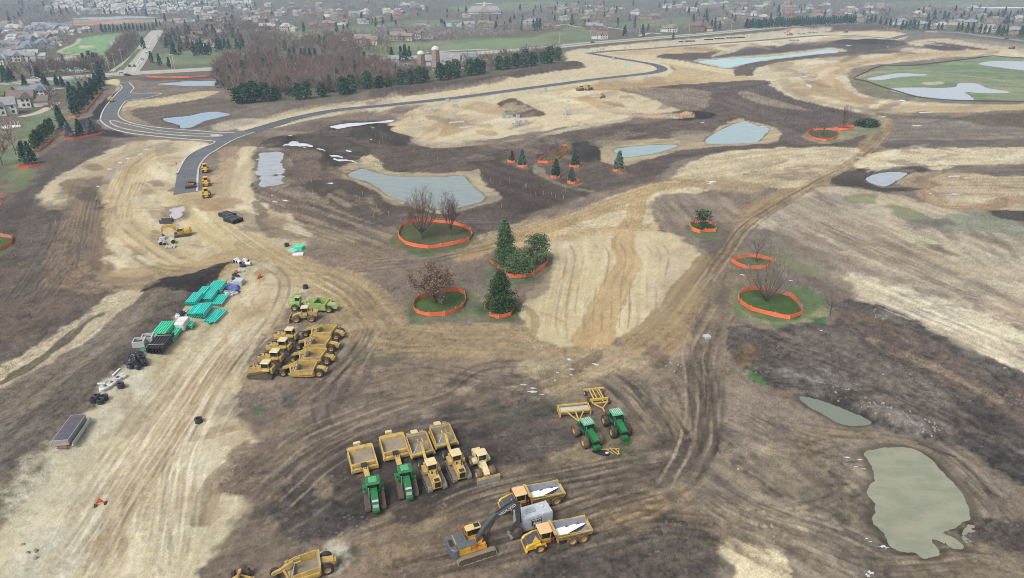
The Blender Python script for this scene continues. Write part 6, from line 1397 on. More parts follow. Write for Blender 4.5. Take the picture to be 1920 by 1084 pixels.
HL=[(46,199,.35,0,'white','brown','big white gabled house beside the lawn at the left edge',2,.95),(6,214,.5,4,'white','grey','white house cut by the left edge behind the round deck',2,.95),(76,181,.3,1,'white','blue','white house with blue grey roof behind the big gabled one',2,.85),(3,120,.2,1,'white','grey','white house at the left edge above the lake',2,.9),(33,115,.4,2,'white','grey','white house at the left of the lake with gables toward the water',2,.95),(62,110,.3,0,'white','pale','white house above the lake nearest the fairway path',2,.8),(163,61,1.2,1,'cream','pale','tall cream house standing alone at the head of the fairway',2,.8),(394,55,.2,4,'white','brown','white front house in woods right of the rising road',1,.9),(414,60,.1,3,'white','taupe','white house beside the steep white gable right of the rising road',1,.8),(362,80,.1,1,'white','taupe','brown roofed house behind the hedge right of the rising road',2,.9),(393,87,-.1,3,'white','taupe','low brown roofed house by the hedge end',2,.7),(371,71,.3,4,'brick','brown','brick house with brown roof behind the hedge houses',1,.8),(538,58,-.1,3,'cream','pale','long cream house with a pale hip roof above the lawn',2,1.0),(487,50,.4,1,'brick','brown','brick gabled house at the end of a pale drive',1,.7),(588,53,.1,0,'brick','brown','brick house half hidden by bare trees, right of the cream house',1,.8),(615,49,-.2,2,'brick','taupe','pinkish brick house beside the dark evergreens',1,.8),(646,47,.1,4,'white','brown','white house with stacked gables above the green lawn',1,.8),(678,45,.1,0,'white','grey','white wide house above the green lawn',1,.75),(711,39,.2,1,'tan','taupe','tan house behind the pair of dark evergreens',1,.8),(585,31,.1,1,'brick','red','house with a bright red roof among far trees',1,.75),(629,37,.3,3,'cream','taupe','cream house on the wooded rise',1,.75),(682,83,-.05,2,'tan','taupe','tan house with two window bays above the fairway',2,1.05),(650,84,.3,1,'brick','taupe','brick house next to the tan bay windowed house',2,.8),(745,34,.1,4,'tan','red','tall tan house with orange roof by the lawn',1,.85),(747,76,.1,2,'tan','taupe','tan gabled house behind reddish trees left of the silos',2,1.0),(792,72,-.1,3,'white','brown','wide white house with brown roof behind the silos',2,1.0),(790,55,.2,0,'grey','grey','grey house above the wide brown roofed one',1,.8),(838,70,.1,1,'brick','brown','brick house with arched entry near the fairway bushes',2,.8),(880,52,.1,4,'white','grey','white house with grey roof right of the club lake',1,.9),(908,50,-.1,2,'tan','taupe','tan house with dark doorway right of the club lake',1,.85),(946,53,.1,1,'brick','brown','brick house beside a conical evergreen',1,.85),(872,33,0,0,'cream','pale','small cream club building by the lake',1,.6),(682,118,-.05,1,'cream','blue','cream box house behind the woods',2,.75),(998,47,.2,4,'white','grey','white steep gabled house above the pond lawn',1,.9),(985,54,-.1,0,'tan','taupe','tan house left of the dark pine clump',1,.85),(1028,56,.1,3,'brick','brown','brown hip roofed house right of the dark pine clump',1,.9),(1109,55,.1,2,'brick','grey','brick house with tall tan chimney beside the drive',1,.9),(1128,73,.0,4,'white','brown','low white house with dark roof beside the highway',2,.85),(1060,38,.3,1,'white','grey','white house group left of the tall dark pine',1,.8),(1206,36,.1,2,'tan','brown','tan gable above the sloping lawn, left one',1,.8),(1228,35,-.1,4,'brick','taupe','pink gable above the sloping lawn, right one',1,.8),(1258,60,.1,1,'white','taupe','big white house with tall chimney by the highway',2,1.0),(1308,58,.05,3,'brick','brown','big brown brick house with hip roofs by the highway',2,1.2),(1340,46,.2,0,'grey','grey','grey house behind the hedge trees',1,.8),(1356,36,.5,4,'white','brown','white gable shining among bare trees',1,.75),(1379,34,.1,2,'tan','grey','tan house with many gables up the slope',1,.9),(1408,41,.2,1,'cream','taupe','cream house peeping over the long hedge',1,.75),(1432,38,.1,3,'tan','pale','pale roofed house at the start of the long hedge',1,.9),(1460,28,.1,0,'cream','grey','cream house behind the long hedge with a big pine',1,.8),(1480,30,.2,1,'brick','red','red brick house behind the long hedge',1,.8),(1502,24,.1,4,'white','brown','dark gabled house behind the long hedge',1,.8),(1608,40,.05,3,'tan','taupe','wide brown roofed house at the end of the long hedge',1,1.1),(1575,30,.1,1,'tan','brown','brown house above the end of the hedge',1,.8),(1688,46,.3,4,'white','grey','white gabled house leftmost in the right hand row',1,.85),(1727,53,.2,3,'tan','grey','grey hip roofed house second in the right hand row',2,.95),(1764,54,.25,1,'tan','pale','brick and tan house with twin pipes in the right hand row',2,.95),(1793,47,.6,2,'cream','grey','cream gabled house in the middle of the right hand row',1,.9),(1818,49,.4,3,'grey','grey','big grey green roofed house in the right hand row',2,1.0),(1852,60,.35,4,'white','grey','pale house with a blank gable end in the right hand row',2,1.0),(1898,64,.3,1,'tan','grey','grey roofed house near the right edge of the front row',2,1.0),(1862,42,.4,2,'tan','taupe','tan gables in the back row at the right',1,.9),(1888,44,.5,0,'brick','taupe','brick gabled house in the back row at the right',1,.9),(1908,40,.5,4,'cream','pale','cream gable at the right edge of the back row',1,.9),(1840,34,.3,1,'tan','grey','grey roof behind the right hand row',1,.85)]
for(px,py,rz,k,wl,rf_,lb,det,s)in HL:house(px,py,rz,k,wl,rf_,lb,'houses beyond the site',det,s)
rh=random.Random(77)
def inpoly(px,py,q):
 return bool(inside(np.array([float(px)]),np.array([float(py)]),q)[0])
HOUSEPX=[(h[0],h[1])for h in HL]
def scatter_houses(n,poly,label,group,walls,roofs,s=(.7,.95),det=0,mind=9):
 c=0;tries=0
 x0,x1,y0,y1=min(p[0]for p in poly),max(p[0]for p in poly),min(p[1]for p in poly),max(p[1]for p in poly)
 while c<n and tries<n*60:
  tries+=1
  px,py=rh.uniform(x0,x1),rh.uniform(y0,y1)
  if not inpoly(px,py,poly)or any(abs(px-a)<mind and abs(py-b)<mind*.32 for a,b in HOUSEPX):continue
  HOUSEPX.append((px,py));c+=1
  wl,rf_=rh.choice(walls),rh.choice(roofs)
  house(px,py,rh.uniform(-.5,.6)+(1.57 if rh.random()<.3 else 0),rh.randrange(7),wl,rf_,f'{wl} walled house with {rf_} roof '+label,group,det,rh.uniform(*s)*1.12)
scatter_houses(40,[(-30,60),(20,52),(110,54),(128,66),(110,84),(60,100),(20,112),(-30,115)],'packed between bare trees left of the fairway','houses left of the fairway',['white','white','cream','grey'],['grey','pale','blue','taupe'],(.72,.9),0,12)
scatter_houses(85,[(70,6),(330,3),(480,4),(470,26),(300,26),(160,28),(100,24)],'in the hazy upper left suburb','houses in the upper left suburb',['white','white','cream'],['pale','grey','pale'],(.7,.95),0,9)
scatter_houses(44,[(330,24),(480,10),(620,8),(760,4),(800,20),(700,30),(560,40),(480,62),(420,50)],'among bare trees in the upper middle suburb','houses in the upper middle suburb',['white','cream','brick','tan'],['grey','brown','taupe','pale'],(.7,.9),0,11)
scatter_houses(55,[(1010,18),(1160,6),(1450,4),(1680,14),(1840,18),(1840,28),(1700,34),(1580,30),(1420,30),(1260,28),(1130,44),(1030,34)],'half hidden by trees in the upper right suburb','houses in the upper right suburb',['white','cream','brick','tan','tan'],['grey','brown','taupe','pale'],(.7,.9),0,11)
scatter_houses(24,[(-330,60),(-30,30),(-30,130),(-330,170)],'beyond the left edge of the fairway houses','houses past the left edge',['white','cream','grey'],['grey','pale','taupe'],(.75,.95),0,22)
t=thing('clubhouse','wide dark roofed clubhouse with a tan gable and white cupola on the far golf course','building',drop(908,26),.05)
w,r=MB(),MB();gable(w,r,-28,28,-9,9,-1,4.5,8,'x',1.2,.8);w.build('wall',W_['white'],t);rr_=r.build('roof',RF['grey'],t)
w,r=MB(),MB();gable(w,r,-9,9,-13,-2,-1,4.5,9,'y',.8);w.build('porch_gable',W_['tan'],t);r.build('porch_roof',mat('tan roof',(200,182,150),.9),t)
c=MB();c.box(-2,2,-2,2,10,15);c.box(-14,14,-.6,.6,16,17.2);c.box(-1,1,-1,1,15,18.5);c.build('cupola',W_['white'],t)
t=thing('warehouse','long low warehouse with a white flat roof at the upper right','building',drop(1883,22),.1)
w=MB();w.box(-48,48,-14,14,-1,6);w.build('wall',W_['grey'],t);w=MB();w.box(-48.5,48.5,-14.5,14.5,6,6.6);w.build('roof',W_['white'],t)
SILO=mat('silo concrete stave',(190,168,146),.85,.3,(160,140,120),.6);DOME=mat('silo dome',(226,228,230),.4,.1)
def silo(px,py,h,r,label):
 t=thing('silo',label,'silo',drop(px,py),0,'farm silos')
 b=MB();b.lathe([(r,-1),(r,h)],24,axis='z');bo=b.build('barrel',SILO,t,True)
 for i in range(int(h/1.1)):
  o=MB();o.lathe([(r+.02,i*1.1+.5),(r+.1,i*1.1+.56),(r+.02,i*1.1+.62)],24,axis='z');o.build('hoop',IRON,bo)
 d=MB();d.lathe([(r+.1,h)]+[(r*math.cos(a)+.05,h+r*.9*math.sin(a))for a in(.2,.5,.8,1.1,1.35)]+[(.02,h+r*.9)],24,axis='z');d.build('dome',DOME,t,True)
 c=MB();c.box(-.5,.5,-r-.7,-r+.1,0,h+.6);c.build('chute',SILO,t)
silo(790.5,131,11.5,2.9,'shorter tan silo with a white dome, left of two');silo(818,132,15.0,3.0,'taller tan silo with a white dome and mast behind, right of two')
t=thing('mast','thin radio mast rising behind the taller silo','mast',drop(814,128));m=MB();m.tube((0,0,0),(0,0,24),.12,.05,6);m.build('pole',PALEG,t)
def shed(px,py,rz,L,D,e,rr,wall,roof,label,name='barn'):
 t=thing(name,label,'barn',drop(px,py),rz,'farm buildings');w,r=MB(),MB();gable(w,r,-L/2,L/2,-D/2,D/2,-1,e,rr,'x');w.build('wall',wall,t);r.build('roof',RF[roof],t)
 d=MB();d.box(-1.8,1.8,-D/2-.08,-D/2-.01,-.5,3.0);d.build('door',DOOR,t)
shed(838,125,-.1,22,11,5.5,5,W_['white'],'grey','white barn with a big grey roof right of the taller silo');shed(804,122,.1,10,8,4,3,W_['brick'],'grey','red brown shed between the two silos');shed(755,130,0,18,8,2.6,1.6,W_['grey'],'blue','low grey roofed shed left of the shorter silo');shed(882,114,.2,12,9,3.5,2.6,W_['white'],'blue','white shed with blue grey roof right of the barn');shed(871,128,.1,9,6,2.6,1.4,W_['white'],'pale','small white shed behind the front pines');shed(738,122,.2,8,7,5,2.4,W_['white'],'grey','narrow white farmhouse left of the low shed');shed(893,134,.1,7,4,1.8,1.0,W_['brick'],'taupe','small reddish run in shed near the pines','shed')
t=thing('garden_deck','round white garden deck with posts on the lawn at the left edge','deck',drop(20,239))
b=MB();b.prism([(5*math.cos(a*.628),3.6*math.sin(a*.628))for a in range(10)],-.2,.5);b.build('deck',W_['white'],t)
for i in range(9):a=-.2+i*.42;b=MB();b.box(-.08,.08,-.08,.08,.5,2.6);b.build('post',W_['white'],t,loc=(4.4*math.cos(a),3*math.sin(a),0))
EV=[conifer_meshes(f'belt evergreen {i}',60+i,10+i%3,3.6+.3*(i%2),PINEF,620,.62,.5,.3,boughs=46)for i in range(4)]
ES=[conifer_meshes(f'far spruce {i}',70+i,10,2.6,DSPR,260,.75,.95,.2,boughs=30)for i in range(3)]
rt=random.Random(3)
BELT=[(446,194,.9),(460,194,1),(478,192,1),(499,190,1.05),(518,188,.8),(560,187,.85),(577,185,.8),(604,182,.8),(643,178,1.05),(660,176,1),(690,173,1),(712,171,.8),(729,168,.75),(752,159,.9),(770,158,.8),(786,156,1.05),(797,154,.95),(826,151,1.05),(841,149,1),(855,145,1.2),(882,142,1.15),(895,140,1),(905,138,.8),(936,131,1),(952,130,.95),(968,128,1),(985,126,1.1),(1000,123,1),(1031,119,1.3),(1018,120,.9),(1046,114,.9)]
for i,(px,py,s)in enumerate(BELT):
 lb='round dark evergreen in the belt along the front of the bare woods' if px<620 else 'round dark evergreen in the middle of the belt before the farm' if px<900 else 'round dark evergreen at the right end of the belt by the berm'
 tree('evergreen_tree',EV[i%4],drop(px,py),i*1.7,lb,'evergreen belt by the woods',s)
MIDE=[(520,113,1),(545,115,1.05),(553,116,1.1),(567,118,1.1),(574,120,1.2),(583,121,1.2),(592,118,1.1),(500,112,.9),(600,88,1.1),(610,92,1.1),(535,95,.9),(570,60,1.1),(632,62,1.1),(645,61,.9),(652,60,.9),(705,50,1.1),(718,47,1),(691,44,.8),(660,118,.7),(735,112,1),(760,115,1.3),(752,113,1.1),(768,110,1.0),(830,52,1.0),(762,72,.9),(792,76,.9),(930,60,1.2),(905,32,.7),(1006,58,1.4),(1012,56,1.3),(1000,56,1.2),(978,57,1),(988,52,.8),(1072,48,1.4),(1172,64,1),(1170,68,1),(1205,62,1),(1215,60,.9),(1206,70,.9),(1262,75,.8),(1312,58,1),(1300,50,.8),(1340,56,1),(1349,56,1),(1334,50,.9),(1458,30,1.6),(1190,52,1.3),(1180,40,1),(1250,20,1),(330,80,1.1),(340,88,1),(325,70,1),(335,66,1),(355,66,1),(372,104,1),(365,104,1.1),(380,103,1.1),(388,104,1),(395,100,.8),(430,92,.9),(445,92,1),(455,90,1.2),(300,124,.9),(318,128,.8),(285,118,.9),(270,92,1.1),(313,90,1),(120,122,.9),(60,128,.8),(160,128,1.1),(172,126,1.2),(180,130,1.2),(168,132,1),(185,126,1),(1690,56,1.1),(1697,54,.9),(1704,56,1.1),(1713,56,1.1),(1720,55,1),(1712,50,1.0),(1732,57,.8),(1740,56,1.1),(1758,56,.8),(1765,56,.8),(1795,58,.9),(1802,58,.9),(1812,62,1.1),(1822,62,1.1),(1836,64,1.1),(1845,64,1),(1854,64,.9),(1870,66,1.1),(1878,68,1.1),(1886,66,1),(1912,70,1.2),(1920,70,1.2),(1625,44,1),(1632,44,1.1),(1640,42,1),(1650,46,1),(1660,48,.9),(1668,50,1),(1678,52,1),(1616,40,1),(1660,36,1),(1666,30,1.1),(1790,26,1.3),(1820,26,1.2),(1835,22,1.2),(1720,30,1.2),(1730,26,1.1),(1300,40,1),(1000,30,1),(975,22,1.2),(740,20,1),(560,26,1)]
for i,(px,py,s)in enumerate(MIDE):
 lb=('dark conical evergreen at the highway lake and junction, far left' if px<200 else 'dark conical evergreen between the rising road and its lawn' if px<345 else 'dark conical evergreen by the clipped hedge left of the woods')if px<470 else 'dark conical evergreen behind the bare woods' if px<790 else 'dark conical evergreen around the club lake houses' if px<960 else 'dark conical evergreen in the pine clump before the tan house' if px<1100 else 'dark conical evergreen by the houses along the highway' if px<1500 else 'dark conical evergreen before the right hand row of houses'
 tree('evergreen_tree',ES[i%3],drop(px,py),i,lb,'evergreens among the houses',s)
for i in range(52):
 px=1398+i*4.0;py=53.5-(px-1398)*.047+rt.uniform(-.8,.8)
 tree('evergreen_tree',ES[i%3],drop(px,py),i,'dark evergreen in the long hedge row beside the highway','evergreen hedge row',rt.uniform(.95,1.2))
for i in range(14):
 px=192+i*7.4
 tree('evergreen_tree',ES[i%3],drop(px,61-i*.35),i,'dark evergreen in the row behind the head of the fairway','evergreens behind the fairway',rt.uniform(.7,1.0))
def scatter(n,poly,avoid=(),seed=0):
 r_=np.random.default_rng(seed)
 g=GP(poly);lo,hi=g.min(0),g.max(0);out=[]
 while len(out)<n:
  p=r_.uniform(lo,hi,(n*3,2))
  k=inside(p[:,0],p[:,1],g)
  for a in avoid:k&=~inside(p[:,0],p[:,1],a)
  out.extend(p[k].tolist())
  if not k.any():break
 return np.array(out[:n])
AV=[GP(q)for q in POND.values()]+[GP(q)for q in([(150,72),(270,58),(270,66),(230,84),(205,120),(150,116),(125,98),(145,80)],[(290,108),(450,98),(462,114),(300,122)],[(520,62),(640,50),(720,48),(700,60),(600,72),(510,76)],[(660,88),(760,84),(960,72),(1050,80),(900,98),(760,106)],[(1000,72),(1080,52),(1115,58),(1050,84)],[(870,13),(1000,3),(1060,8),(960,22)],[(720,46),(800,36),(880,38),(850,46)],[(1150,44),(1280,34),(1285,44),(1190,51)],[(1640,5),(1930,-2),(1930,12),(1700,12)],[(135,44),(145,36),(300,34),(365,35),(260,44)])]
def road_strip(line,w):
 g=GP(line);t=np.gradient(g,axis=0);t/=np.linalg.norm(t,axis=1)[:,None];nr=np.stack([-t[:,1],t[:,0]],1)*w/2
 return np.vstack([g+nr,(g-nr)[::-1]])
AV+=[road_strip(HWY,30),road_strip(NORTHROAD,24),road_strip(PATHWAY,10),road_strip(HWY2,24),GP(GND.far_site[:27])[:27]if False else GP([(1050,118),(1050,97),(1120,86),(1240,76),(1360,67),(1440,58),(1530,51),(1640,50),(1760,62),(1920,82),(1920,140),(1100,140)])]
P_all=[]
WOODS=[(400,150),(412,130),(430,112),(480,104),(540,122),(620,112),(700,122),(740,134),(780,140),(800,146),(770,154),(700,168),(620,176),(540,184),(450,190),(425,178),(410,165)]
P_all+=[(p,0)for p in scatter(640,WOODS,AV,1)]
P_all+=[(p,0)for p in scatter(60,[(830,140),(900,124),(960,112),(1050,102),(1052,112),(960,126),(850,146)],AV,2)]+[(p,5)for p in scatter(26,[(900,126),(960,112),(1040,102),(1048,112),(950,128)],AV,22)]
P_all+=[(p,1)for p in scatter(150,[(300,66),(470,40),(500,60),(520,110),(440,108),(470,88),(330,98),(300,104),(280,100)],AV,3)]
P_all+=[(p,2)for p in scatter(160,[(470,74),(640,70),(700,80),(830,96),(820,112),(700,116),(560,108),(480,100)],AV,4)]
P_all+=[(p,2)for p in scatter(95,[(205,130),(226,122),(250,96),(262,74),(250,68),(230,84),(212,112)],AV,5)]
P_all+=[(p,1)for p in scatter(80,[(0,150),(60,140),(180,122),(200,128),(180,140),(60,150),(0,160)],AV,6)]
far_pts=[]
for n,q,sd in((230,[(-20,66),(130,56),(135,80),(90,104),(0,118)],11),(460,[(-40,18),(60,10),(90,14),(130,30),(140,50),(60,54),(-40,58)],12),(420,[(130,26),(330,18),(480,8),(480,34),(380,40),(300,30),(150,34)],13),(520,[(300,66),(340,40),(480,20),(700,10),(840,14),(820,40),(700,46),(520,60),(470,74)],14),(330,[(640,64),(760,50),(960,50),(960,74),(800,80),(700,84),(640,80)],15),(420,[(840,34),(960,10),(1100,8),(1200,30),(1130,60),(1000,66),(900,50)],16),(760,[(1090,50),(1180,24),(1400,6),(1700,12),(1840,22),(1700,40),(1600,42),(1440,48),(1300,58),(1200,66),(1120,70)],17),(200,[(1660,40),(1760,24),(1930,22),(1930,60),(1800,54),(1700,46)],18),(420,[(-40,2),(600,2),(900,2),(1500,2),(1930,14),(1930,22),(1640,8),(1100,6),(500,8),(60,10),(-40,16)],19),(260,[(-40,-14),(1960,-14),(1960,-2),(-40,1)],20),(420,[(-700,20),(-40,8),(-30,150),(-700,260)],21),(260,[(-900,300),(-20,170),(-40,330),(-900,560)],22),(260,[(1930,30),(2500,60),(2500,110),(1930,70)],23)):
 far_pts+=[(p,3)for p in scatter(n,q,AV,sd)]
def dist(p):return math.hypot(p[0],p[1])
P_all.sort(key=lambda q:dist(q[0]))
IND=P_all[:270]
for i,(p,z)in enumerate(IND):
 px,py=to_px(p[0],p[1])
 lb=('bare grey brown tree in the '+('left' if px<510 else 'middle' if px<610 else 'right')+' part of the woods, '+('front' if py>172 else 'second' if py>158 else 'rear')+' rank behind the evergreens')if z==0 and px<720 else 'bare tree between the farm silos and the evergreen belt' if z==0 else 'russet twigged tree among the right end evergreens' if z==5 else 'bare tree in the gardens beyond the highway at the left' if px<300 else 'bare tree behind the woods near the golf houses'
 tree('bare_tree',FB[5]if z==5 else FB[i%5],Vector((p[0],p[1],H(p[0],p[1]))),i*1.9,lb,'bare trees of the woods',rt.uniform(.75,1.1))
def mass(name,pts,protos,sc,seed,mats):
 r_=np.random.default_rng(seed);V,T,o=[],[],0
 data=[]
 for tm,cm in protos:
  v=np.zeros(len(cm.vertices)*3,np.float32);cm.vertices.foreach_get('co',v)
  f=np.zeros(len(cm.polygons)*3,np.int32);cm.polygons.foreach_get('vertices',f)
  v,f=v.reshape(-1,3),f.reshape(-1,3)
  v2=np.array([(-.2,0,-.3),(.2,0,-.3),(.05,0,5),(0,-.2,-.3),(0,.2,-.3),(0,.05,5)],np.float32)
  f2=np.array([(0,1,2),(3,4,5)],np.int32)+len(v)
  data.append((np.vstack([v,v2]),np.vstack([f,f2])))
 for p in pts:
  v,f=data[r_.integers(len(data))]
  a=r_.uniform(0,6.28);s=r_.uniform(*sc);c_,s_=math.cos(a)*s,math.sin(a)*s
  V.append(np.stack([v[:,0]*c_-v[:,1]*s_+p[0],v[:,0]*s_+v[:,1]*c_+p[1],v[:,2]*s*r_.uniform(.9,1.1)],1));T.append(f+o);o+=len(v)
 return kind(put(name,raw_mesh(name,np.vstack(V),np.vstack(T),mats)),'stuff')
FAR2=[far_bare(f'hazy bare {i}',90+i,9.5,4.8,80,leaf_mat('haze tinted twigs',(150,138,136),(184,174,172)),.32)for i in range(4)]  # distance haze is mixed into this lighter twig colour
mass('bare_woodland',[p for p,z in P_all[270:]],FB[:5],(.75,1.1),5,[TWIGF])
mass('distant_bare_trees',[p for p,z in far_pts],FAR2,(.65,1.05),6,[MATS.get('x')or bpy.data.materials['haze tinted twigs']])
ev=scatter(110,[(480,60),(900,10),(1400,10),(1700,30),(1500,44),(1200,60),(900,60),(600,80)],AV,31).tolist()+scatter(120,[(-20,10),(480,6),(480,40),(330,60),(200,30),(-20,50)],AV,32).tolist()+scatter(60,[(1700,30),(1930,26),(1930,50),(1760,44)],AV,33).tolist()+scatter(40,[(300,70),(440,60),(470,100),(320,104)],AV,34).tolist()
ev+=scatter(40,WOODS,AV,35).tolist()
mass('distant_evergreens',ev,ES,(.6,1.15),7,[DSPR])
# --- machines
def tyre_mesh(r,w,m,lugs=22,key=''):
 k=f'tyre{r}{w}{m.name}{key}'
 if k in bpy.data.meshes:return bpy.data.meshes[k]
 mb=MB()
 mb.lathe([(r*.56,-w*.46),(r*.80,-w*.5),(r*.95,-w*.44),(r*.97,0),(r*.95,w*.44),(r*.80,w*.5),(r*.56,w*.46)],24,0)
 for i in range(lugs):
  for sgn in(-1,1):
   a=2*math.pi*(i+(.5 if sgn>0 else 0))/lugs
   M=Matrix.Rotation(-a,4,'Y')
   mb.add([(r*.94,0,-.05*r),(r*.94,sgn*w*.5,-.16*r),(r*.94,sgn*w*.5,-.05*r),(r*.94,0,.05*r),(r*1.0,0,-.04*r),(r*1.0,sgn*w*.46,-.15*r),(r*1.0,sgn*w*.46,-.06*r),(r*1.0,0,.04*r)],[(4,5,6,7),(0,1,5,4),(1,2,6,5),(2,3,7,6)],0,M)
 me=mb.mesh(k,m,True);me.name=k
 return me
def rim_mesh(r,w,m):
 k=f'rim{r}{w}{m.name}'
 if k in bpy.data.meshes:return bpy.data.meshes[k]
 mb=MB()
 for s in(-1,1):
  mb.lathe([(0.02,s*w*.34),(r*.16,s*w*.36),(r*.18,s*w*.22),(r*.42,s*w*.18),(r*.5,s*w*.4),(r*.58,s*w*.46)],16,0)
  for i in range(8):
   a=2*math.pi*i/8
   mb.tube((r*.3*math.cos(a),s*w*.2,r*.3*math.sin(a)),(r*.3*math.cos(a),s*w*.27,r*.3*math.sin(a)),.04*r,n=5)
 me=mb.mesh(k,m);me.name=k
 return me
def wheel(par,x,y,r,w,tm=None,rm=None,rz=0.0,lugs=22):
 o=put('wheel',tyre_mesh(r,w,tm or RUB,lugs),par,(x,y,r),(0,0,rz))
 put('rim',rim_mesh(r,w,rm or RIMY),o)
 return o
def crawler(par,prof,y0,y1,m=None,fm=None,pitch=.22,name='track'):
 """endless track over a rounded outline in x,z"""
 p=smooth_poly(prof,6)
 d=np.hypot(*(np.roll(p,-1,0)-p).T);L=d.sum();n=max(12,int(L/pitch))
 acc=np.concatenate([[0],np.cumsum(d)]);q=np.vstack([p,p[:1]])
 mb=MB()
 c=p.mean(0)
 for i in range(n):
  def pt(s):return np.array([np.interp(s%L,acc,q[:,0]),np.interp(s%L,acc,q[:,1])])
  a,b=pt(L*i/n),pt(L*(i+.86)/n)
  t=(b-a)/(np.hypot(*(b-a))+1e-9);nn=np.array([t[1],-t[0]])
  if np.dot(nn,(a+b)/2-c)<0:nn=-nn
  ia,ib,oa,ob=a-nn*.07,b-nn*.07,a+nn*.02,b+nn*.02
  e=a+(b-a)*.72;f_=a+nn*.07;g_=e*0+a+(b-a)*.22+nn*.07
  v=[(u[0],y,u[1])for y in(y0,y1)for u in(ia,ib,ob,oa)]
  mb.add(v,[(0,1,2,3),(7,6,5,4),(0,4,5,1),(1,5,6,2),(2,6,7,3),(3,7,4,0)])
  v=[(u[0],y,u[1])for y in(y0+.02,y1-.02)for u in(oa,oa+(ob-oa)*.25,g_,f_)]
  mb.add(v,[(0,1,2,3),(7,6,5,4),(1,5,6,2),(2,6,7,3),(3,7,4,0)])
 o=mb.build(name,m or TRK,par)
 fb=MB()
 ins=[(c[0]+(x-c[0])*.9,c[1]+(z-c[1])*.80)for x,z in p]
 fb.side(ins[::2],y0+.1,y1-.1)
 zb=p[:,1].min()+.2;x0,x1=p[:,0].min(),p[:,0].max()
 for i in range(6):
  x=x0+.6+(x1-x0-1.2)*i/5
  fb.tube((x,y0+.04,zb),(x,y1-.04,zb),.16,n=8)
 for x,z,r in prof_hubs(prof):fb.tube((x,y0+.03,z),(x,y1-.03,z),r,n=12)
 fb.build('track_frame',fm or IRON,o)
 return o
def prof_hubs(prof):
 p=np.array(prof);z0,z1=p[:,1].min(),p[:,1].max()
 return[(p[:,0].min()+.42,(z0+.42),.34),(p[:,0].max()-.42,z0+.42,.34)]
def oval(L,h,x=0.0):
 r=h/2;a=L/2-r
 pts=[(x-a,.03),(x,.03),(x+a,.03)]+[(x+a+r*math.sin(t),r-r*math.cos(t)+.03)for t in(math.pi*.3,math.pi*.5,math.pi*.7)]+[(x+a,h+.03),(x,h+.03),(x-a,h+.03)]
 return pts+[(x-a-r*math.sin(t),r+r*math.cos(t)+.03)for t in(math.pi*.3,math.pi*.5,math.pi*.7)]
def cab(par,x0,x1,hw,z0,z1,body,roofm,over=.12,tx=.12,roof_name='cab_roof',rh=.16,glass=True):
 b=MB()
 t=.09
 for(xa,ya)in((x0,-hw),(x1-t,-hw),(x0,hw-t),(x1-t,hw-t)):b.box(xa,xa+t,ya,ya+t,z0,z1)
 b.box(x0,x1,-hw,hw,z0-.02,z0+(z1-z0)*.32)
 o=b.build('cab',body,par)
 g=MB();g.box(x0+.03,x1-.03,-hw+.03,hw-.03,z0+(z1-z0)*.3,z1-.02);g.build('window',GLASS,o)
 r=MB();r.box(x0-over,x1+over,-hw-over,hw+over,z1,z1+rh,c=.14)
 r.build(roof_name,roofm,par)
 return o
def place(t,px,hd,label=None):
 p=at(*px);t.location=p;t.rotation_euler=(0,0,hd)
 return t
def make_dozer(label,roofm,high):
 t=thing('bulldozer',label,'bulldozer')
 if high:
  prof=[(-2.35,.55),(-2.1,.1),(-1.3,.03),(1.5,.03),(2.25,.12),(2.5,.55),(2.2,.92),(.9,1.15),(-.5,1.62),(-1.0,1.72),(-1.55,1.5),(-2.1,.95)]
 else:prof=oval(4.7,1.05)
 for s in(-1,1):
  y0,y1=sorted((s*.78,s*1.5));crawler(t,prof,y0,y1,TRK if not high else TRKD)
 b=MB();b.side([(-2.2,.6),(-2.3,1.5),(-1.9,1.75),(-.1,1.7),(2.2,1.55),(2.35,.6)],-.74,.74);b.build('chassis',YEL,t)
 h=MB();h.side([(-.1,1.5),(-.1,2.15),(1.9,2.05),(2.42,1.95),(2.45,.75),(2.2,.7),(2.2,1.45)],-.6,.6)
 h.box(.3,.6,-.3,.3,2.05,2.2);hd_=h.build('hood',YEL,t)
 g=MB();g.box(2.44,2.5,-.42,.42,.95,1.8);g.add([(1.75,-.4,2.075),(2.35,-.4,1.985),(2.35,.4,1.985),(1.75,.4,2.075)],[(0,1,2,3)]);g.build('grille',BLACKM,hd_)
 x=MB();x.tube((1.0,.32,2.0),(1.0,.32,2.9),.07);x.build('exhaust_stack',BLACKM,t);x=MB();x.tube((.55,-.3,2.0),(.55,-.3,2.5),.11);x.build('air_cleaner',BLACKM,t)
 f=MB()
 for s in(-1,1):
  y0,y1=sorted((s*.62,s*1.35));f.box(-2.0,-.35,y0,y1,1.5 if not high else 1.78,2.05,c=.06)
 f.box(-2.45,-2.0,-.9,.9,1.1,2.15,c=.08)
 f.build('fender',YEL,t)
 cab(t,-1.75,-.25,.72,1.7,3.1,YEL,roofm)
 rr=MB();rr.box(-2.9,-2.35,-.2,.2,.5,.95);rr.build('hitch',IRON,t)
 return t
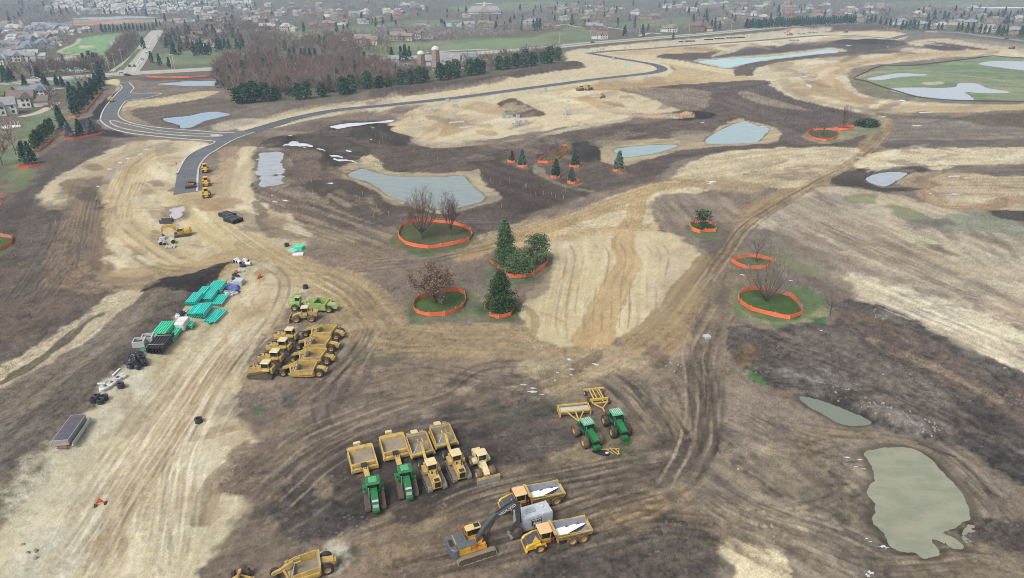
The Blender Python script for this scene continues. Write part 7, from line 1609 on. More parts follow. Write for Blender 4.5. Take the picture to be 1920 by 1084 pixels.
def make_scraper_b(label):
 """four wheeled pull scraper, open bowl, gooseneck yoke; tongue towards +x"""
 t=thing('scraper',label,'scraper')
 w=1.75
 b=MB()
 for s in(-1,1):
  y0,y1=sorted((s*w,s*(w-.14)))
  b.side([(-2.0,.55),(-2.1,2.0),(-1.6,2.1),(1.3,1.75),(2.2,1.35),(2.3,.6),(1.9,.4),(-1.2,.35)],y0,y1)
  y0,y1=sorted((s*(w+.02),s*(w+.22)))
  b.side([(-1.9,1.0),(-1.9,1.35),(2.0,1.1),(2.7,1.25),(2.7,.95),(2.0,.75)],y0,y1)
 b.box(-2.15,-1.98,-w+.14,w-.14,.5,2.15)
 b.box(2.05,2.45,-w-.2,w+.2,1.0,1.35,c=.08)
 b.build('bowl',YEL,t)
 fl=MB();fl.side([(-1.97,.5),(-1.97,.62),(1.9,.55),(1.9,.4)],-w+.15,w-.15)
 fl.side([(-1.97,.62),(-1.97,1.95),(-1.75,1.9),(-1.55,.62)],-w+.15,w-.15)
 fl.side([(1.3,.5),(1.55,1.35),(2.0,1.3),(2.05,.5)],-w+.15,w-.15)
 fl.build('bowl_floor',BOWL,t)
 d=MB();d.side([(-1.95,.75),(-1.95,1.55),(-2.4,1.7),(-3.9,1.45),(-4.1,1.1),(-4.0,.7),(-2.6,.6)],-.55,.55)
 d.box(-4.25,-4.0,-.45,.45,.75,1.25);d.box(-3.0,-2.7,-.75,.75,.65,.95)
 d.build('push_frame',YELP if 'pale' in label else YEL,t)
 for s in(-1,1):wheel(t,-2.9,s*1.15,.86,.66,RUBL if 'pale' in label else RUB)
 for s in(-1,1):wheel(t,4.1,s*.95,.68,.5,RUB)
 y=MB()
 y.side([(2.1,1.5),(1.2,2.55),(1.45,2.85),(2.5,2.3),(3.2,1.9),(4.2,1.6),(4.5,1.3),(4.2,1.05),(3.3,1.35),(2.5,1.5)],-.2,.2)
 for s in(-1,1):
  a,c_=sorted((s*.22,s*.42));y.bar((1.3,s*.35,2.55),(.4,s*.35,2.75),.16,.2)
  y.bar((2.9,0,1.75),(2.25,s*(w+.1),1.25),.26,.3)
 y.build('gooseneck',YEL,t)
 a=MB();a.box(3.95,4.25,-.9,.9,.55,.85);a.bar((4.2,0,.75),(5.9,0,.6),.3,.22);a.build('tongue',IRON,t)
 for s in(-1,1):c=MB();c.tube((1.3,s*.5,2.5),(1.75,s*1.2,1.35),.07);c.build('lift_cylinder',STEEL,t)
 return t
def make_scraper_a(label):
 """wide box scraper with long tongue"""
 t=thing('scraper',label,'scraper')
 w=2.05;b=MB()
 for s in(-1,1):
  y0,y1=sorted((s*w,s*(w-.2)))
  b.side([(-1.9,.4),(-2.0,1.9),(-1.3,1.95),(1.8,1.35),(2.5,1.2),(2.6,.35)],y0,y1)
 b.box(2.15,2.65,-w-.1,w+.1,.5,1.0,c=.1);b.box(1.55,1.95,-w+.2,w-.2,.9,1.45,c=.08)
 b.side([(-2.0,1.2),(-2.0,2.0),(-1.3,1.9),(-1.2,1.5)],-w+.2,w-.2)
 b.build('bowl',YEL,t)
 fl=MB();fl.side([(-1.9,.42),(-1.4,.85),(1.7,.6),(1.9,.42)],-w+.21,w-.21);fl.side([(-1.6,.7),(-1.35,1.6),(-1.2,1.5),(-.7,.74)],-w+.22,w-.22)
 fl.build('bowl_floor',BOWL,t)
 k=MB();k.box(-2.35,-2.02,-w-.1,w+.1,1.15,1.6);k.build('rear_bar',BLACKM,t)
 for y in(-1.5,-.75,.75,1.5):wheel(t,-2.45,y,.62,.45,RUB,lugs=16)
 q=MB();q.box(-3.5,-2.95,-.75,.35,1.35,1.75,c=.06);q.bar((-3.2,0,1.3),(-2.2,0,1.2),.3,.2);q.build('counterweight',YELP,t)
 g=MB();g.side([(2.4,.6),(2.4,1.35),(3.1,1.5),(3.6,1.2),(5.4,.75),(5.5,.5),(3.6,.7),(3.0,.55)],-.38,.38);g.build('tongue',YEL,t)
 p=MB();p.box(1.95,2.9,-.55,.3,1.35,1.6);p.tube((2.6,-.2,1.55),(3.3,-.1,1.35),.1);p.tube((2.6,.2,1.55),(3.3,.1,1.35),.1);p.build('hydraulic_block',BLACKM,t)
 return t
def make_track_tractor(label):
 t=thing('crawler_tractor',label,'tractor')
 prof=[(-2.0,.6),(-1.8,.1),(-1.3,.03),(1.4,.03),(2.0,.15),(2.25,.55),(2.05,.95),(1.4,1.1),(-.9,1.65),(-1.5,1.6),(-1.95,1.2)]
 for s in(-1,1):
  y0,y1=sorted((s*.68,s*1.5));crawler(t,prof,y0,y1,mat('brown rubber track',(112,96,84),.9,.4,(136,118,98),3.0),BLACKM,.16)
 c=MB();c.box(-2.2,2.6,-.6,.6,.7,1.4);c.build('chassis',BLACKM,t)
 h=MB();h.side([(.0,1.3),(.0,2.55),(1.6,2.35),(2.6,2.1),(2.75,1.7),(2.7,1.2)],-.5,.5)
 hd_=h.build('hood',GREEN,t)
 n=MB();n.box(2.74,2.8,-.42,.42,1.1,1.75);n.box(2.0,2.55,-.44,.44,2.13,2.2,tx=.05);n.build('grille',PALEG,hd_)
 f=MB();f.box(2.7,3.25,-.52,.52,.75,1.25,c=.08);f.build('front_weight',GREEN,t)
 cab(t,-1.75,-.05,.92,1.5,3.15,GREEN,GREEN,.16,rh=.2)
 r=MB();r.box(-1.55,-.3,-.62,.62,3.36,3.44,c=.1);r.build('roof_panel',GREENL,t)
 for s in(-1,1):
  m=MB();y0,y1=sorted((s*.75,s*1.55));m.box(-1.9,-.2,y0,y1,1.72,1.82,c=.04);m.build('fender',GREEN,t)
  l=MB();l.tube((.15,s*1.0,1.6),(.15,s*1.25,2.7),.035);l.box(.1,.2,s*1.25-.14,s*1.25+.14,2.5,2.85);l.build('mirror',BLACKM,t)
 e=MB();e.tube((.5,-.72,1.4),(.5,-.72,3.0),.1);e.build('exhaust_stack',STEEL,t)
 k=MB();k.bar((-2.2,0,.7),(-3.0,0,.6),.3,.2);k.box(-2.5,-2.15,-.5,.5,.8,1.6);k.build('hitch',BLACKM,t)
 return t
def make_wheel_tractor(label,tyre):
 t=thing('farm_tractor',label,'tractor')
 for x in(-1.7,1.7):
  for s in(-1,1):wheel(t,x,s*1.3,1.02,.86,tyre if s>0 else(RUBD if tyre is RUBD else RUB),mat('wheel rim ochre',(190,164,74),.6,.5,(140,120,96),2.0),lugs=18)
 c=MB();c.box(-2.6,2.9,-.5,.5,.75,1.35);c.box(-1.9,-1.5,-.9,.9,.85,1.15);c.box(1.5,1.9,-.9,.9,.85,1.15);c.build('chassis',BLACKM,t)
 h=MB();h.side([(.5,1.3),(.5,2.5),(2.4,2.3),(3.3,2.15),(3.35,1.95),(2.9,1.3)],-.52,.52);hd_=h.build('hood',GREEN,t)
 n=MB();n.side([(2.95,1.3),(3.36,1.93),(3.42,1.9),(3.2,1.25)],-.5,.5);n.build('grille',BLACKM,hd_)
 w=MB();w.box(2.9,3.7,-.55,.55,.7,1.2,c=.06)
 for i in range(5):w.box(3.7,3.95,-.5+i*.2,-.36+i*.2,.65,1.2)
 w.build('front_weight',GREEN,t)
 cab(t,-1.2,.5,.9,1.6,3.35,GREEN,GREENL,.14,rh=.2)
 r=MB()
 for i in range(5):r.box(-1.15,.45,-.72+i*.32,-.58+i*.32,3.55,3.6)
 r.build('roof_panel',PALEG,t)
 b=MB();b.side([(-2.9,1.1),(-2.9,1.75),(-1.3,2.1),(-1.2,1.2)],-.42,.42);b.build('rear_frame',GREEN,t)
 for s in(-1,1):
  l=MB();l.tube((.6,s*.9,1.7),(.75,s*1.35,2.6),.035);l.box(.7,.8,s*1.35-.14,s*1.35+.14,2.4,2.75);l.build('mirror',GREEN,t)
 e=MB();e.tube((.75,-.68,1.5),(.75,-.68,3.1),.08);e.build('exhaust_stack',STEEL,t)
 st=MB();st.bar((-.9,.95,.7),(-.5,.98,1.6),.5,.06);st.build('ladder',PALEG,t)
 k=MB();k.bar((-2.6,0,.8),(-3.7,0,.62),.26,.2);k.build('hitch',BLACKM,t)
 return t
def make_compactor(label,tm,pale):
 body=YELP if pale else YEL
 t=thing('soil_compactor',label,'compactor')
 for x in(-1.65,1.65):
  for s in(-1,1):
   o=put('drum',tyre_mesh(.82,.95,tm,16,'pad'),t,(x,s*1.05,.82));put('drum_hub',rim_mesh(.82,.95,RIMY),o)
 c=MB();c.box(-2.2,2.2,-.55,.55,.7,1.4);c.build('chassis',body,t)
 h=MB();h.side([(-2.9,1.1),(-3.0,2.1),(-1.0,2.35),(-.9,1.1)],-.75,.75);h.build('hood',body,t)
 f=MB();f.side([(.3,1.2),(.4,1.9),(1.4,1.75),(2.6,1.2),(2.6,.95)],-.42,.42)
 for s in(-1,1):f.box(-.9,.1,*sorted((s*.7,s*1.4)),1.6,2.1,c=.06)
 f.build('fender',body,t)
 cab(t,-1.0,.4,.72,1.7,3.2,body,YELP)
 e=MB();e.tube((-2.0,.45,2.2),(-2.0,.45,3.0),.08);e.build('exhaust_stack',BLACKM,t)
 b=MB();b.side([(3.0,.1),(3.25,.2),(3.2,.9),(3.1,1.2),(3.0,1.2),(3.05,.8)],-1.85,1.85,0);b.side([(3.27,.12),(3.3,.25),(3.24,.9),(3.2,.9)],-1.85,1.85,1)
 for s in(-1,1):b.bar((1.6,s*.5,.7),(3.1,s*.5,.6),.2,.26,0)
 b.build('blade',[YEL,STEEL],t)
 return t
def make_dump_truck(label):
 t=thing('dump_truck',label,'dump truck')
 for x in(2.9,-2.0,-3.7):
  for s in(-1,1):wheel(t,x,s*1.12,.84,.62,RUBD if x<0 else RUB,mat('truck rim ochre',(206,166,104),.6,.5,(150,126,98),2.0))
 c=MB();c.box(-4.4,1.0,-.4,.4,.85,1.2);c.box(1.0,4.0,-.5,.5,.8,1.3);c.build('chassis',YEL,t)
 k=MB();k.tube((.9,-.35,1.35),(1.1,-.35,2.1),.09);k.box(.3,1.1,-.85,.85,1.25,1.7);k.box(.5,1.0,-.5,.5,1.7,2.2);k.build('air_intake',BLACKM,t)
 h=MB();h.side([(2.6,1.0),(2.6,2.13),(3.2,2.09),(4.62,1.65),(4.95,1.25),(4.9,.95)],-1.2,1.2,0)
 for s in(-1,1):h.side([(2.0,1.25),(2.1,1.75),(2.7,1.85),(3.6,1.75),(3.75,1.2),(3.6,1.2),(3.5,1.6),(2.4,1.62),(2.2,1.2)],*sorted((s*1.2,s*1.48)))
 hd_=h.build('hood',YEL2,t)
 hp=MB();hp.add([(2.75,-.95,2.16),(3.2,-.95,2.13),(4.6,-.8,1.69),(4.6,.8,1.69),(3.2,.95,2.13),(2.75,.95,2.16)],[(0,1,2,3,4,5)])
 hp.side([(4.62,1.67),(4.97,1.28),(5.0,1.05),(4.95,1.05)],-.7,.7);hp.build('hood_panel',DGREY,hd_)
 for s in(-1,1):
  l=MB();l.box(4.7,4.9,*sorted((s*.78,s*1.1)),1.36,1.5);l.build('headlight',WHITEP,t)
 bm_=MB();bm_.box(4.75,5.1,-1.3,1.3,.6,.95,c=.08);bm_.build('bumper',YEL2,t)
 cab(t,1.15,2.7,.8,1.5,3.2,YEL2,ORR,.2,rh=.22)
 for s in(-1,1):
  r=MB();y=s*1.25
  for z in(2.0,2.35):r.tube((.9,y,z),(1.9,y,z),.03)
  for x in(.9,1.4,1.9):r.tube((x,y,1.5),(x,y,2.35),.03)
  r.build('handrail',REDR,t)
  m=MB();m.tube((2.6,s*.9,2.0),(2.9,s*1.5,2.4),.035);m.box(2.85,2.95,s*1.5-.15,s*1.5+.15,2.2,2.7);m.build('mirror',BLACKM,t)
 b=MB();hw=1.45
 for s in(-1,1):
  b.add([(x,s*y,z)for x,y,z in((-5.0,1.15,1.5),(.35,1.15,1.35),(.35,1.5,2.75),(-5.0,1.5,2.35),(-5.0,1.02,1.5),(.35,1.02,1.35),(.35,1.36,2.75),(-5.0,1.36,2.35))],[(0,1,2,3),(7,6,5,4),(3,2,6,7),(0,4,5,1),(1,5,6,2),(0,3,7,4)])
  for x in(-4.6,-3.3,-2.0,-.7):b.add([(x,s*1.17,1.5),(x+.14,s*1.17,1.5),(x+.14,s*1.56,2.4),(x,s*1.56,2.4)],[(0,1,2,3)])
  b.box(-5.0,.3,*sorted((s*1.5,s*1.6)),2.28,2.42)
 b.side([(.2,1.3),(.35,1.3),(.55,2.95),(.9,3.02),(.9,3.1),(.4,3.05)],-1.5,1.5)
 b.box(-5.1,.2,-1.1,1.1,1.25,1.5)
 b.side([(-5.0,1.4),(-5.3,1.75),(-5.25,1.9),(-4.95,1.55)],-1.2,1.2)
 body=b.build('dump_body',YEL,t)
 f=MB()
 for i in range(4):f.box(-4.95+i*1.28,-3.73+i*1.28,-1.04,1.04,1.5,1.55)
 for s in(-1,1):f.add([(-4.9,s*1.0,1.56),(.2,s*1.0,1.56),(.2,s*1.35,2.68),(-4.9,s*1.35,2.3)],[(0,1,2,3)])
 f.add([(.18,-1.02,1.55),(.18,1.02,1.55),(.3,1.34,2.85),(.3,-1.34,2.85)],[(0,1,2,3)])
 f.build('body_liner',mat('grey liner plate',(156,162,174),.5,.15,(120,116,112),1.5,metal=.2),body)
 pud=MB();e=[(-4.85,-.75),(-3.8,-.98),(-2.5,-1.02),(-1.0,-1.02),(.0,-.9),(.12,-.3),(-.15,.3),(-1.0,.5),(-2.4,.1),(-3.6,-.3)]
 pud.add([(x,y,1.59)for x,y in smooth_poly(e,4)],[tuple(range(40))]);pud.build('rain_water',mat('rain water with painted sky reflection',(255,255,255),.1,0,var=.03,k=1.7),body)  # white base colour paints the sky reflection on the bed water
 md_=MB();e=[(-4.9,-.7),(-3.6,-.3),(-2.3,.1),(-1.0,.52),(-.1,.32),(.15,.8),(-.6,1.0),(-1.6,.8),(-2.8,.5),(-4.0,.05)]
 md_.add([(x,y,1.575)for x,y in smooth_poly(e,4)],[tuple(range(40))]);md_.build('mud',mat('wet mud',(58,50,46),.4,.2),body)
 return t
def lettering(word,par,size,loc,rot,m,ext=.012,bold=.012,width=None):
 c=bpy.data.curves.new('lettering','FONT');c.body=word;c.size=size;c.extrude=ext;c.offset=bold;c.align_x='CENTER';c.align_y='CENTER'
 c.materials.append(m)
 tmp=bpy.data.objects.new('lettering',c);COL.objects.link(tmp)
 bpy.context.view_layer.update()
 me=bpy.data.meshes.new_from_object(tmp.evaluated_get(bpy.context.evaluated_depsgraph_get()))
 bpy.data.objects.remove(tmp);me.name='lettering'
 if not me.materials:me.materials.append(m)
 o=put('lettering',me,par,loc,rot)
 if width:o.scale=(width,1,1)
 return o
def make_excavator(label,boomm,housem,sidem,roofm,dark):
 t=thing('excavator',label,'excavator')
 for s in(-1,1):
  y0,y1=sorted((s*1.2,s*1.95));crawler(t,oval(5.4,1.1),y0,y1,mat('dusty track shoe',(166,150,128),.9,.4,(126,110,96),3.0),IRON,.2)
 u=MB();u.box(-1.3,1.3,-1.1,1.1,.5,.95);u.tube((0,0,.9),(0,0,1.3),.75,n=16);u.build('undercarriage',IRON,t)
 h=MB();h.box(-2.4,1.5,-1.35,1.4,1.3,1.75);h.box(-2.4,.2,-1.35,-.4,1.75,2.55,c=.08);h.box(-2.5,-.9,-.4,1.5,1.75,2.6,c=.08)
 house=h.build('house',sidem,t)
 d=MB();d.box(-2.4,.1,-1.4,-.35,2.56,2.66,c=.05);d.box(-2.4,-1.0,-.4,1.4,2.61,2.72,c=.05);d.box(-1.9,-1.4,-.3,.5,2.72,2.85,c=.03);d.build('engine_cover',housem,house)
 w=MB();w.prism([(-2.5,-1.52),(-2.5,1.52),(-2.9,1.5),(-3.35,1.1),(-3.5,.5),(-3.5,-.5),(-3.35,-1.1),(-2.9,-1.5)],1.3,2.6,top=.1);cw=w.build('counterweight',housem,t)
 g=MB();g.box(-3.3,-2.75,-.6,.6,2.6,2.64);g.build('vent',BLACKM,cw)
 co=MB().build('cab_mount',BLACKM,t)if False else None
 b=MB();
 for(xa,ya)in((-.6,.6),(1.35,.6),(-.6,1.4),(1.35,1.4)):b.box(xa,xa+.1,ya,ya+.1,1.75,3.2)
 b.box(-.6,1.45,.6,1.5,1.75,2.2);cb=b.build('cab',sidem,t)
 gl=MB();gl.box(-.56,1.41,.64,1.46,2.15,3.16);gl.box(.55,1.3,.7,1.4,3.38,3.42);gl.build('window',GLASS if dark else mat('green tinted glass',(64,110,92),.15),cb)
 rf=MB();rf.box(-.68,1.5,.54,1.56,3.2,3.36,c=.1);rf.build('cab_roof',roofm,t)
 if dark:
  for(x0,x1,y,zz)in((-.7,1.3,-1.45,1.75),(-1.6,-.6,1.45,2.6)):
   r=MB()
   for z in(.45,.9):r.tube((x0,y,zz+z),(x1,y,zz+z),.04)
   for i in range(4):r.tube((x0+(x1-x0)*i/3,y,zz),(x0+(x1-x0)*i/3,y,zz+.9),.04)
   r.build('handrail',REDR,t)
  E,T,B_=(3.2,5.0),(6.3,6.2),(6.6,2.1)
 else:E,T,B_=(2.9,4.3),(6.0,4.1),(6.5,1.35)
 bo=MB()
 def beam(pts,hts,hw):
  v,f=[],[]
  for(x,z),hh in zip(pts,hts):
   v+=[(x,-hw,z-hh),(x,hw,z-hh),(x,hw,z+hh),(x,-hw,z+hh)]
  for i in range(len(pts)-1):
   for q in range(4):f.append((4*i+q,4*i+(q+1)%4,4*i+4+(q+1)%4,4*i+4+q))
  f+=[(0,1,2,3),tuple(len(v)-4+q for q in(3,2,1,0))]
  bo.add(v,f)
 beam([(.5,1.9),(1.4,3.2),E,(E[0]+1.4,(E[1]*.6+T[1]*.4)+.15),T],[.3,.42,.5,.38,.2],.3)
 boom=bo.build('boom',boomm,t)
 if dark:
  ang=math.atan2(T[1]-E[1],T[0]-E[0])
  mid=((E[0]*.45+T[0]*.55),(E[1]*.45+T[1]*.55)+.05)
  lettering('VOLVO',boom,.62,(mid[0],-.315,mid[1]),(R(90),-ang,0),WHITEP,.012,.02,1.25)
 else:
  lb=MB();lb.box(3.6,4.4,-.33,-.31,E[1]-.12,E[1]+.14);lb.build('label_plate',WHITEP,boom)
 ar=MB();bo=ar
 beam([(T[0]-.35,T[1]+.75),(T[0],T[1]+.05),(B_[0],B_[1])],[.12,.36,.16],.24)if False else None
 ar.side([(T[0]-.45,T[1]+.75),(T[0]+.05,T[1]+.55),(T[0]+.42,T[1]-.2),(B_[0]+.2,B_[1]),(B_[0]-.12,B_[1]-.05),(T[0]-.3,T[1]-.25)],-.24,.24);ar.build('arm',boomm if dark else sidem,t)
 cy=MB()
 for s in(-1,1):cy.tube((1.2,s*.5,1.7),(2.9,s*.42,E[1]-.5),.11);cy.tube((2.1,s*.46,(1.7+E[1]-.5)/2),(2.9,s*.42,E[1]-.5),.06)
 cy.tube((E[0]+.1,0,E[1]+.6),(T[0]-.4,0,T[1]+.7),.11);cy.tube((T[0]+.45,0,T[1]-.1),(B_[0]+.42,0,B_[1]+.35),.1)
 cy.build('hydraulic_cylinder',BLACKM if dark else YEL2,t)
 x0,z0=B_[0],B_[1]
 k=MB();out=[(x0+.25,z0+.1),(x0+.45,z0-.5),(x0+.25,z0-1.2),(x0-.4,z0-1.55),(x0-1.1,z0-1.35)]
 inn=[(x0-1.1,z0-1.27),(x0-.4,z0-1.45),(x0+.15,z0-1.13),(x0+.33,z0-.5),(x0+.13,z0+.1)]
 k.side(out+inn,-.75,.75,0)
 for s in(-1,1):k.side([(x0+.3,z0+.1),(x0+.45,z0-.5),(x0+.25,z0-1.2),(x0-.4,z0-1.55),(x0-1.1,z0-1.35),(x0-.9,z0-.9),(x0-.1,z0+.1)],*sorted((s*.75,s*.69)),0)
 for i in range(6):k.box(x0-1.4,x0-1.05,-.72+i*.26,-.58+i*.26,z0-1.4,z0-1.26,1)
 k.side([(x0-.2,z0+.25),(x0+.3,z0+.3),(x0+.35,z0-.2),(x0-.1,z0-.1)],-.3,.3,0)
 k.build('bucket',[mat('bucket steel',(120,112,108),.5,.4,(92,82,76),2.0,metal=.3),STEEL],t)
 return t
D1,D2=((669,834),(694,897)),((730,815),(745,878))
sa=make_scraper_a('wide yellow pull scraper hitched behind the leftmost green crawler tractor');tp=sa
HD1=heading((676,856),(706,955));HD2=heading((738,836),(768,930))
place(sa,(680,868),HD1);sa['group']='pull scrapers in the front row'
sb=dup(sa,at(739,846),HD2,'yellow pull scraper with clean grey bowl behind the second green crawler tractor','pull scrapers in the front row')
ta=make_track_tractor('green crawler tractor at the near end of the front row, hitched to the lowest scraper');ta['group']='green crawler tractors'
place(ta,(703,940),heading((701,905),(708,957)))
tb=dup(ta,at(763,917),heading((758,885),(769,931)),'green crawler tractor beside a yellow bulldozer, hitched to the second scraper','green crawler tractors')
sc=make_scraper_b('pale yellow four wheel pull scraper behind the bulldozer next to the green tractor');sc['group']='pull scrapers in the front row'
HD3=heading((776,818),(815,912));HD4=heading((820,800),(866,897))
place(sc,(787,846),HD3)
sd_=dup(sc,at(831,829),HD4,'pale yellow four wheel pull scraper behind the bulldozer near the compactor','pull scrapers in the front row')
dz=make_dozer('yellow bulldozer without blade parked right beside the green crawler tractor',YELP,False);dz['group']='bulldozers in the front row'
place(dz,(813,904),HD3+.02)
dup(dz,at(859,886),HD4,'yellow bulldozer without blade parked next to the compactor with a steel blade','bulldozers in the front row')
cm=make_compactor('cream yellow soil compactor with ribbed drums and a shiny steel blade at the row end',mat('rusty ribbed drum',(132,112,92),.8,.5,(96,84,74),2.0),True)
place(cm,(904,881),heading((890,842),(915,890)))
wa=make_wheel_tractor('green four wheel farm tractor with mud caked tyres pulling a wide roller',RUBD);wa['group']='green farm tractors'
place(wa,(1101,824),heading((1087,800),(1116,838)))
wb=make_wheel_tractor('green four wheel farm tractor with clean black tyres pulling a levelling frame',RUB);wb['group']='green farm tractors'
place(wb,(1155,806),heading((1136,776),(1168,824)))
ro=thing('towed_roller','yellow framed towed roller with wide grey drum behind the muddy green tractor','roller')
fr=MB()
for x in(-1.0,1.0):fr.box(x-.12,x+.12,-2.7,2.7,1.15,1.4)
for y in(-2.7,2.7):fr.box(-1.15,1.15,y-.1,y+.1,.3,1.4)
for y in(-1.3,0,1.3):fr.bar((1.0,y,1.2),(.5,y,1.25),.1,.1)
fr.bar((1.1,-1.4,1.1),(3.3,0,.7),.16,.16);fr.bar((1.1,1.4,1.1),(3.3,0,.7),.16,.16);fr.bar((1.1,0,1.1),(4.3,0,.65),.2,.2)
fr.build('frame',YEL2 if False else mat('implement yellow',(232,196,96),.55,.35,(176,150,112)),ro)
dr=MB();dr.tube((0,-2.5,.72),(0,2.5,.72),.7,n=28);dr.build('drum',mat('scoured drum steel',(208,204,196),.45,.4,(164,152,134),.8),ro,smooth=False)
place(ro,(1076,776),heading((1072,762),(1087,797)))
lv=thing('land_leveller','yellow open frame towed leveller behind the clean tyred green tractor','leveller')
fr=MB()
fr.box(-3.4,-3.1,-1.9,1.9,.9,1.2);fr.box(.0,.3,-1.7,1.7,.9,1.3);fr.box(.9,1.1,-1.4,1.4,.8,1.0)
for y in(-.9,-.3,.9):fr.bar((-3.2,y,1.1),(.2,y,1.1),.2,.2)
fr.bar((-2.9,.5,1.0),(1.0,.6,1.0),.14,.14)
for y in(-1.4,1.4):fr.bar((.2,y,1.0),(1.0,y,.9),.16,.16)
fr.bar((.9,-1.3,.8),(2.4,0,.7),.18,.18);fr.bar((.9,1.3,.8),(2.4,0,.7),.18,.18);fr.bar((2.3,0,.7),(3.4,0,.65),.2,.2)
fr.build('frame',mat('implement yellow',(0,0,0)),lv)
for x,y in((-3.0,-1.6),(-3.0,1.6),(.1,1.9),(.1,-1.9),(-1.6,1.3)):wheel(lv,x,y,.48,.34,RUB,PALEG,lugs=14)
bl=MB();bl.side([(-1.6,.1),(-1.3,.15),(-1.4,.75),(-1.55,.75)],-1.7,1.7);bl.build('blade',IRON,lv)
place(lv,(1122,757),heading((1116,738),(1133,770)))
bf=thing('broken_frame','thin yellow scrap frame lying on the ground ahead of the muddy tractor','frame')
f=MB()
for a,b in(((-1.9,.3,.3),(1.5,.1,.35)),((.2,0,.3),(1.0,-1.2,.2)),((.9,.1,.3),(1.3,-1.1,.2)),((1.5,.1,.3),(1.0,-1.2,.2)),((-.6,.2,.3),(.3,-.9,.2)),((.2,.6,.3),(.2,-.1,.3))):f.bar(a,b,.12,.12)
f.build('frame',YEL,bf);place(bf,(1144,847),.12)
dp=thing('drainage_pan','curved black pan lying in mud beneath the green tractor nose','pan')
f=MB();e=smooth_poly([(-1.7,.3),(-.8,.55),(.3,.5),(1.0,.2),(1.1,-.3),(.5,-.6),(-.4,-.45),(-1.2,-.1)],3)
f.prism([tuple(p)for p in e],0,.25);f.build('pan',BLACKM,dp)
f=MB();e=smooth_poly([(.4,.1),(.9,.15),(.9,-.2),(.5,-.35)],3);f.add([(x,y,.27)for x,y in e],[tuple(range(len(e)))]);f.build('rain_water',WTR['film'],dp)
place(dp,(1130,851),-.1)
gf=thing('grass_rake','small green front blade resting in grass before the clean tractor','blade')
f=MB()
for i in range(5):f.bar((-.8+i*.1,-.5+i*.25,.35),(.6+i*.1,-.5+i*.25,.4),.1,.1)
f.bar((-.8,-.5,.3),(-.4,.6,.3),.12,.12);f.build('frame',GREEN,gf);place(gf,(1175,831),.3)
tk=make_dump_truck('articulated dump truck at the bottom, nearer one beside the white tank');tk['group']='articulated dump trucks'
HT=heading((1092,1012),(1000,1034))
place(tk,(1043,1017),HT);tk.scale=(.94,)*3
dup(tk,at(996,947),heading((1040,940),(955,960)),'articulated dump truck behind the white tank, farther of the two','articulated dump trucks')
tn=thing('fuel_tank','white box shaped tank with a black name sign between the two dump trucks','tank')
b=MB();b.box(-2.5,2.5,-1.15,1.15,.35,2.5,tx=.02,ty=.0,c=0);b.side([(-2.5,2.5),(-2.45,2.62),(2.45,2.62),(2.5,2.5)],-1.1,1.1);tb_=b.build('tank_body',PALEG,tn)
s_=MB();s_.box(-2.3,2.3,-.9,-.7,.05,.35);s_.box(-2.3,2.3,.7,.9,.05,.35);s_.build('skid',IRON,tn)
b=MB()
for i in range(6):b.box(-2.2+i*.85,-2.12+i*.85,-1.0,1.0,2.62,2.66)
b.build('roof_rib',PALEG,tb_)
b=MB();b.box(-1.0,.3,-.35,.5,2.64,2.78,c=.06);b.build('hatch',mat('hatch grey',(176,186,192),.4,.1),tb_)
b=MB();b.tube((1.4,.2,2.6),(1.4,.2,2.8),.18,n=12);b.box(-1.7,-1.3,-.6,-.2,2.62,2.72);b.build('vent',WHITEP,tb_)
b=MB();b.box(-.75,.75,-1.19,-1.155,1.05,2.05);sg=b.build('name_sign',WHITEP,tn)
b=MB();b.box(-.75,.75,-1.2,-1.165,1.0,1.05);b.box(-.75,.75,-1.2,-1.165,2.05,2.1);b.box(-.8,-.75,-1.2,-1.165,1.0,2.1);b.box(.75,.8,-1.2,-1.165,1.0,2.1);b.box(-.68,-.45,-1.205,-1.165,1.08,1.5);b.build('sign_border',BLACKM,sg)
lettering('RYAN',sg,.56,(.05,-1.2,1.66),(R(90),0,0),BLACKM,.008,.03,1.0)
place(tn,(999,984),heading((978,997),(1031,981)))
ex=make_excavator('dark grey and yellow tracked excavator with raised lettered boom beside the dump trucks',DGREY,mat('slate grey cowling',(104,110,118),.45,.2,(120,112,104)),YEL2,mat('cab roof yellow',(246,214,138),.5,.1),True)
place(ex,(887,1034),heading((856,1045),(953,1014)))
ex2=make_excavator('yellow tracked excavator alone on the pale clay near the asphalt end',YEL2,YEL2,YEL2,YELP,False)
place(ex2,(342,442),heading((352,441),(306,447)));ex2.scale=(.78,)*3
sx=[]
SCR=[(((536,704.5),(602,705)),'lowest scraper of the parked block, beside the nearest bulldozer'),(((556,679),(616,683)),'second scraper from the bottom of the parked block'),(((566,656),(624,659)),'third scraper from the bottom of the parked block'),(((580,632),(634,637)),'topmost scraper of the parked block, with rusty ejector')]
for i,((f,r),lb)in enumerate(SCR):
 hd=heading(r,f);p=at((f[0]*.42+r[0]*.58),(f[1]*.42+r[1]*.58)-4)
 lab='yellow four wheel '+lb
 if i==0:base=make_scraper_b(lab);base.location=p;base.rotation_euler=(0,0,hd);base['group']='scrapers in the parked block'
 else:dup(base,p,hd,lab,'scrapers in the parked block')
DZ=[((493,705),'lowest bulldozer of the parked block, at the edge of the haul area'),((510,683),'second bulldozer from the bottom of the parked block'),((525,661),'third bulldozer from the bottom of the parked block'),((538,641),'topmost bulldozer of the parked block, under the compactor')]
for i,(q,lb)in enumerate(DZ):
 lab='yellow high track '+lb;hd=heading((q[0]+20,q[1]+1.5),(q[0]-20,q[1]))
 if i==0:bd=make_dozer(lab,YELP,True);bd.location=at(*q);bd.rotation_euler=(0,0,hd);bd['group']='bulldozers in the parked block'
 else:dup(bd,at(*q),hd,lab,'bulldozers in the parked block')
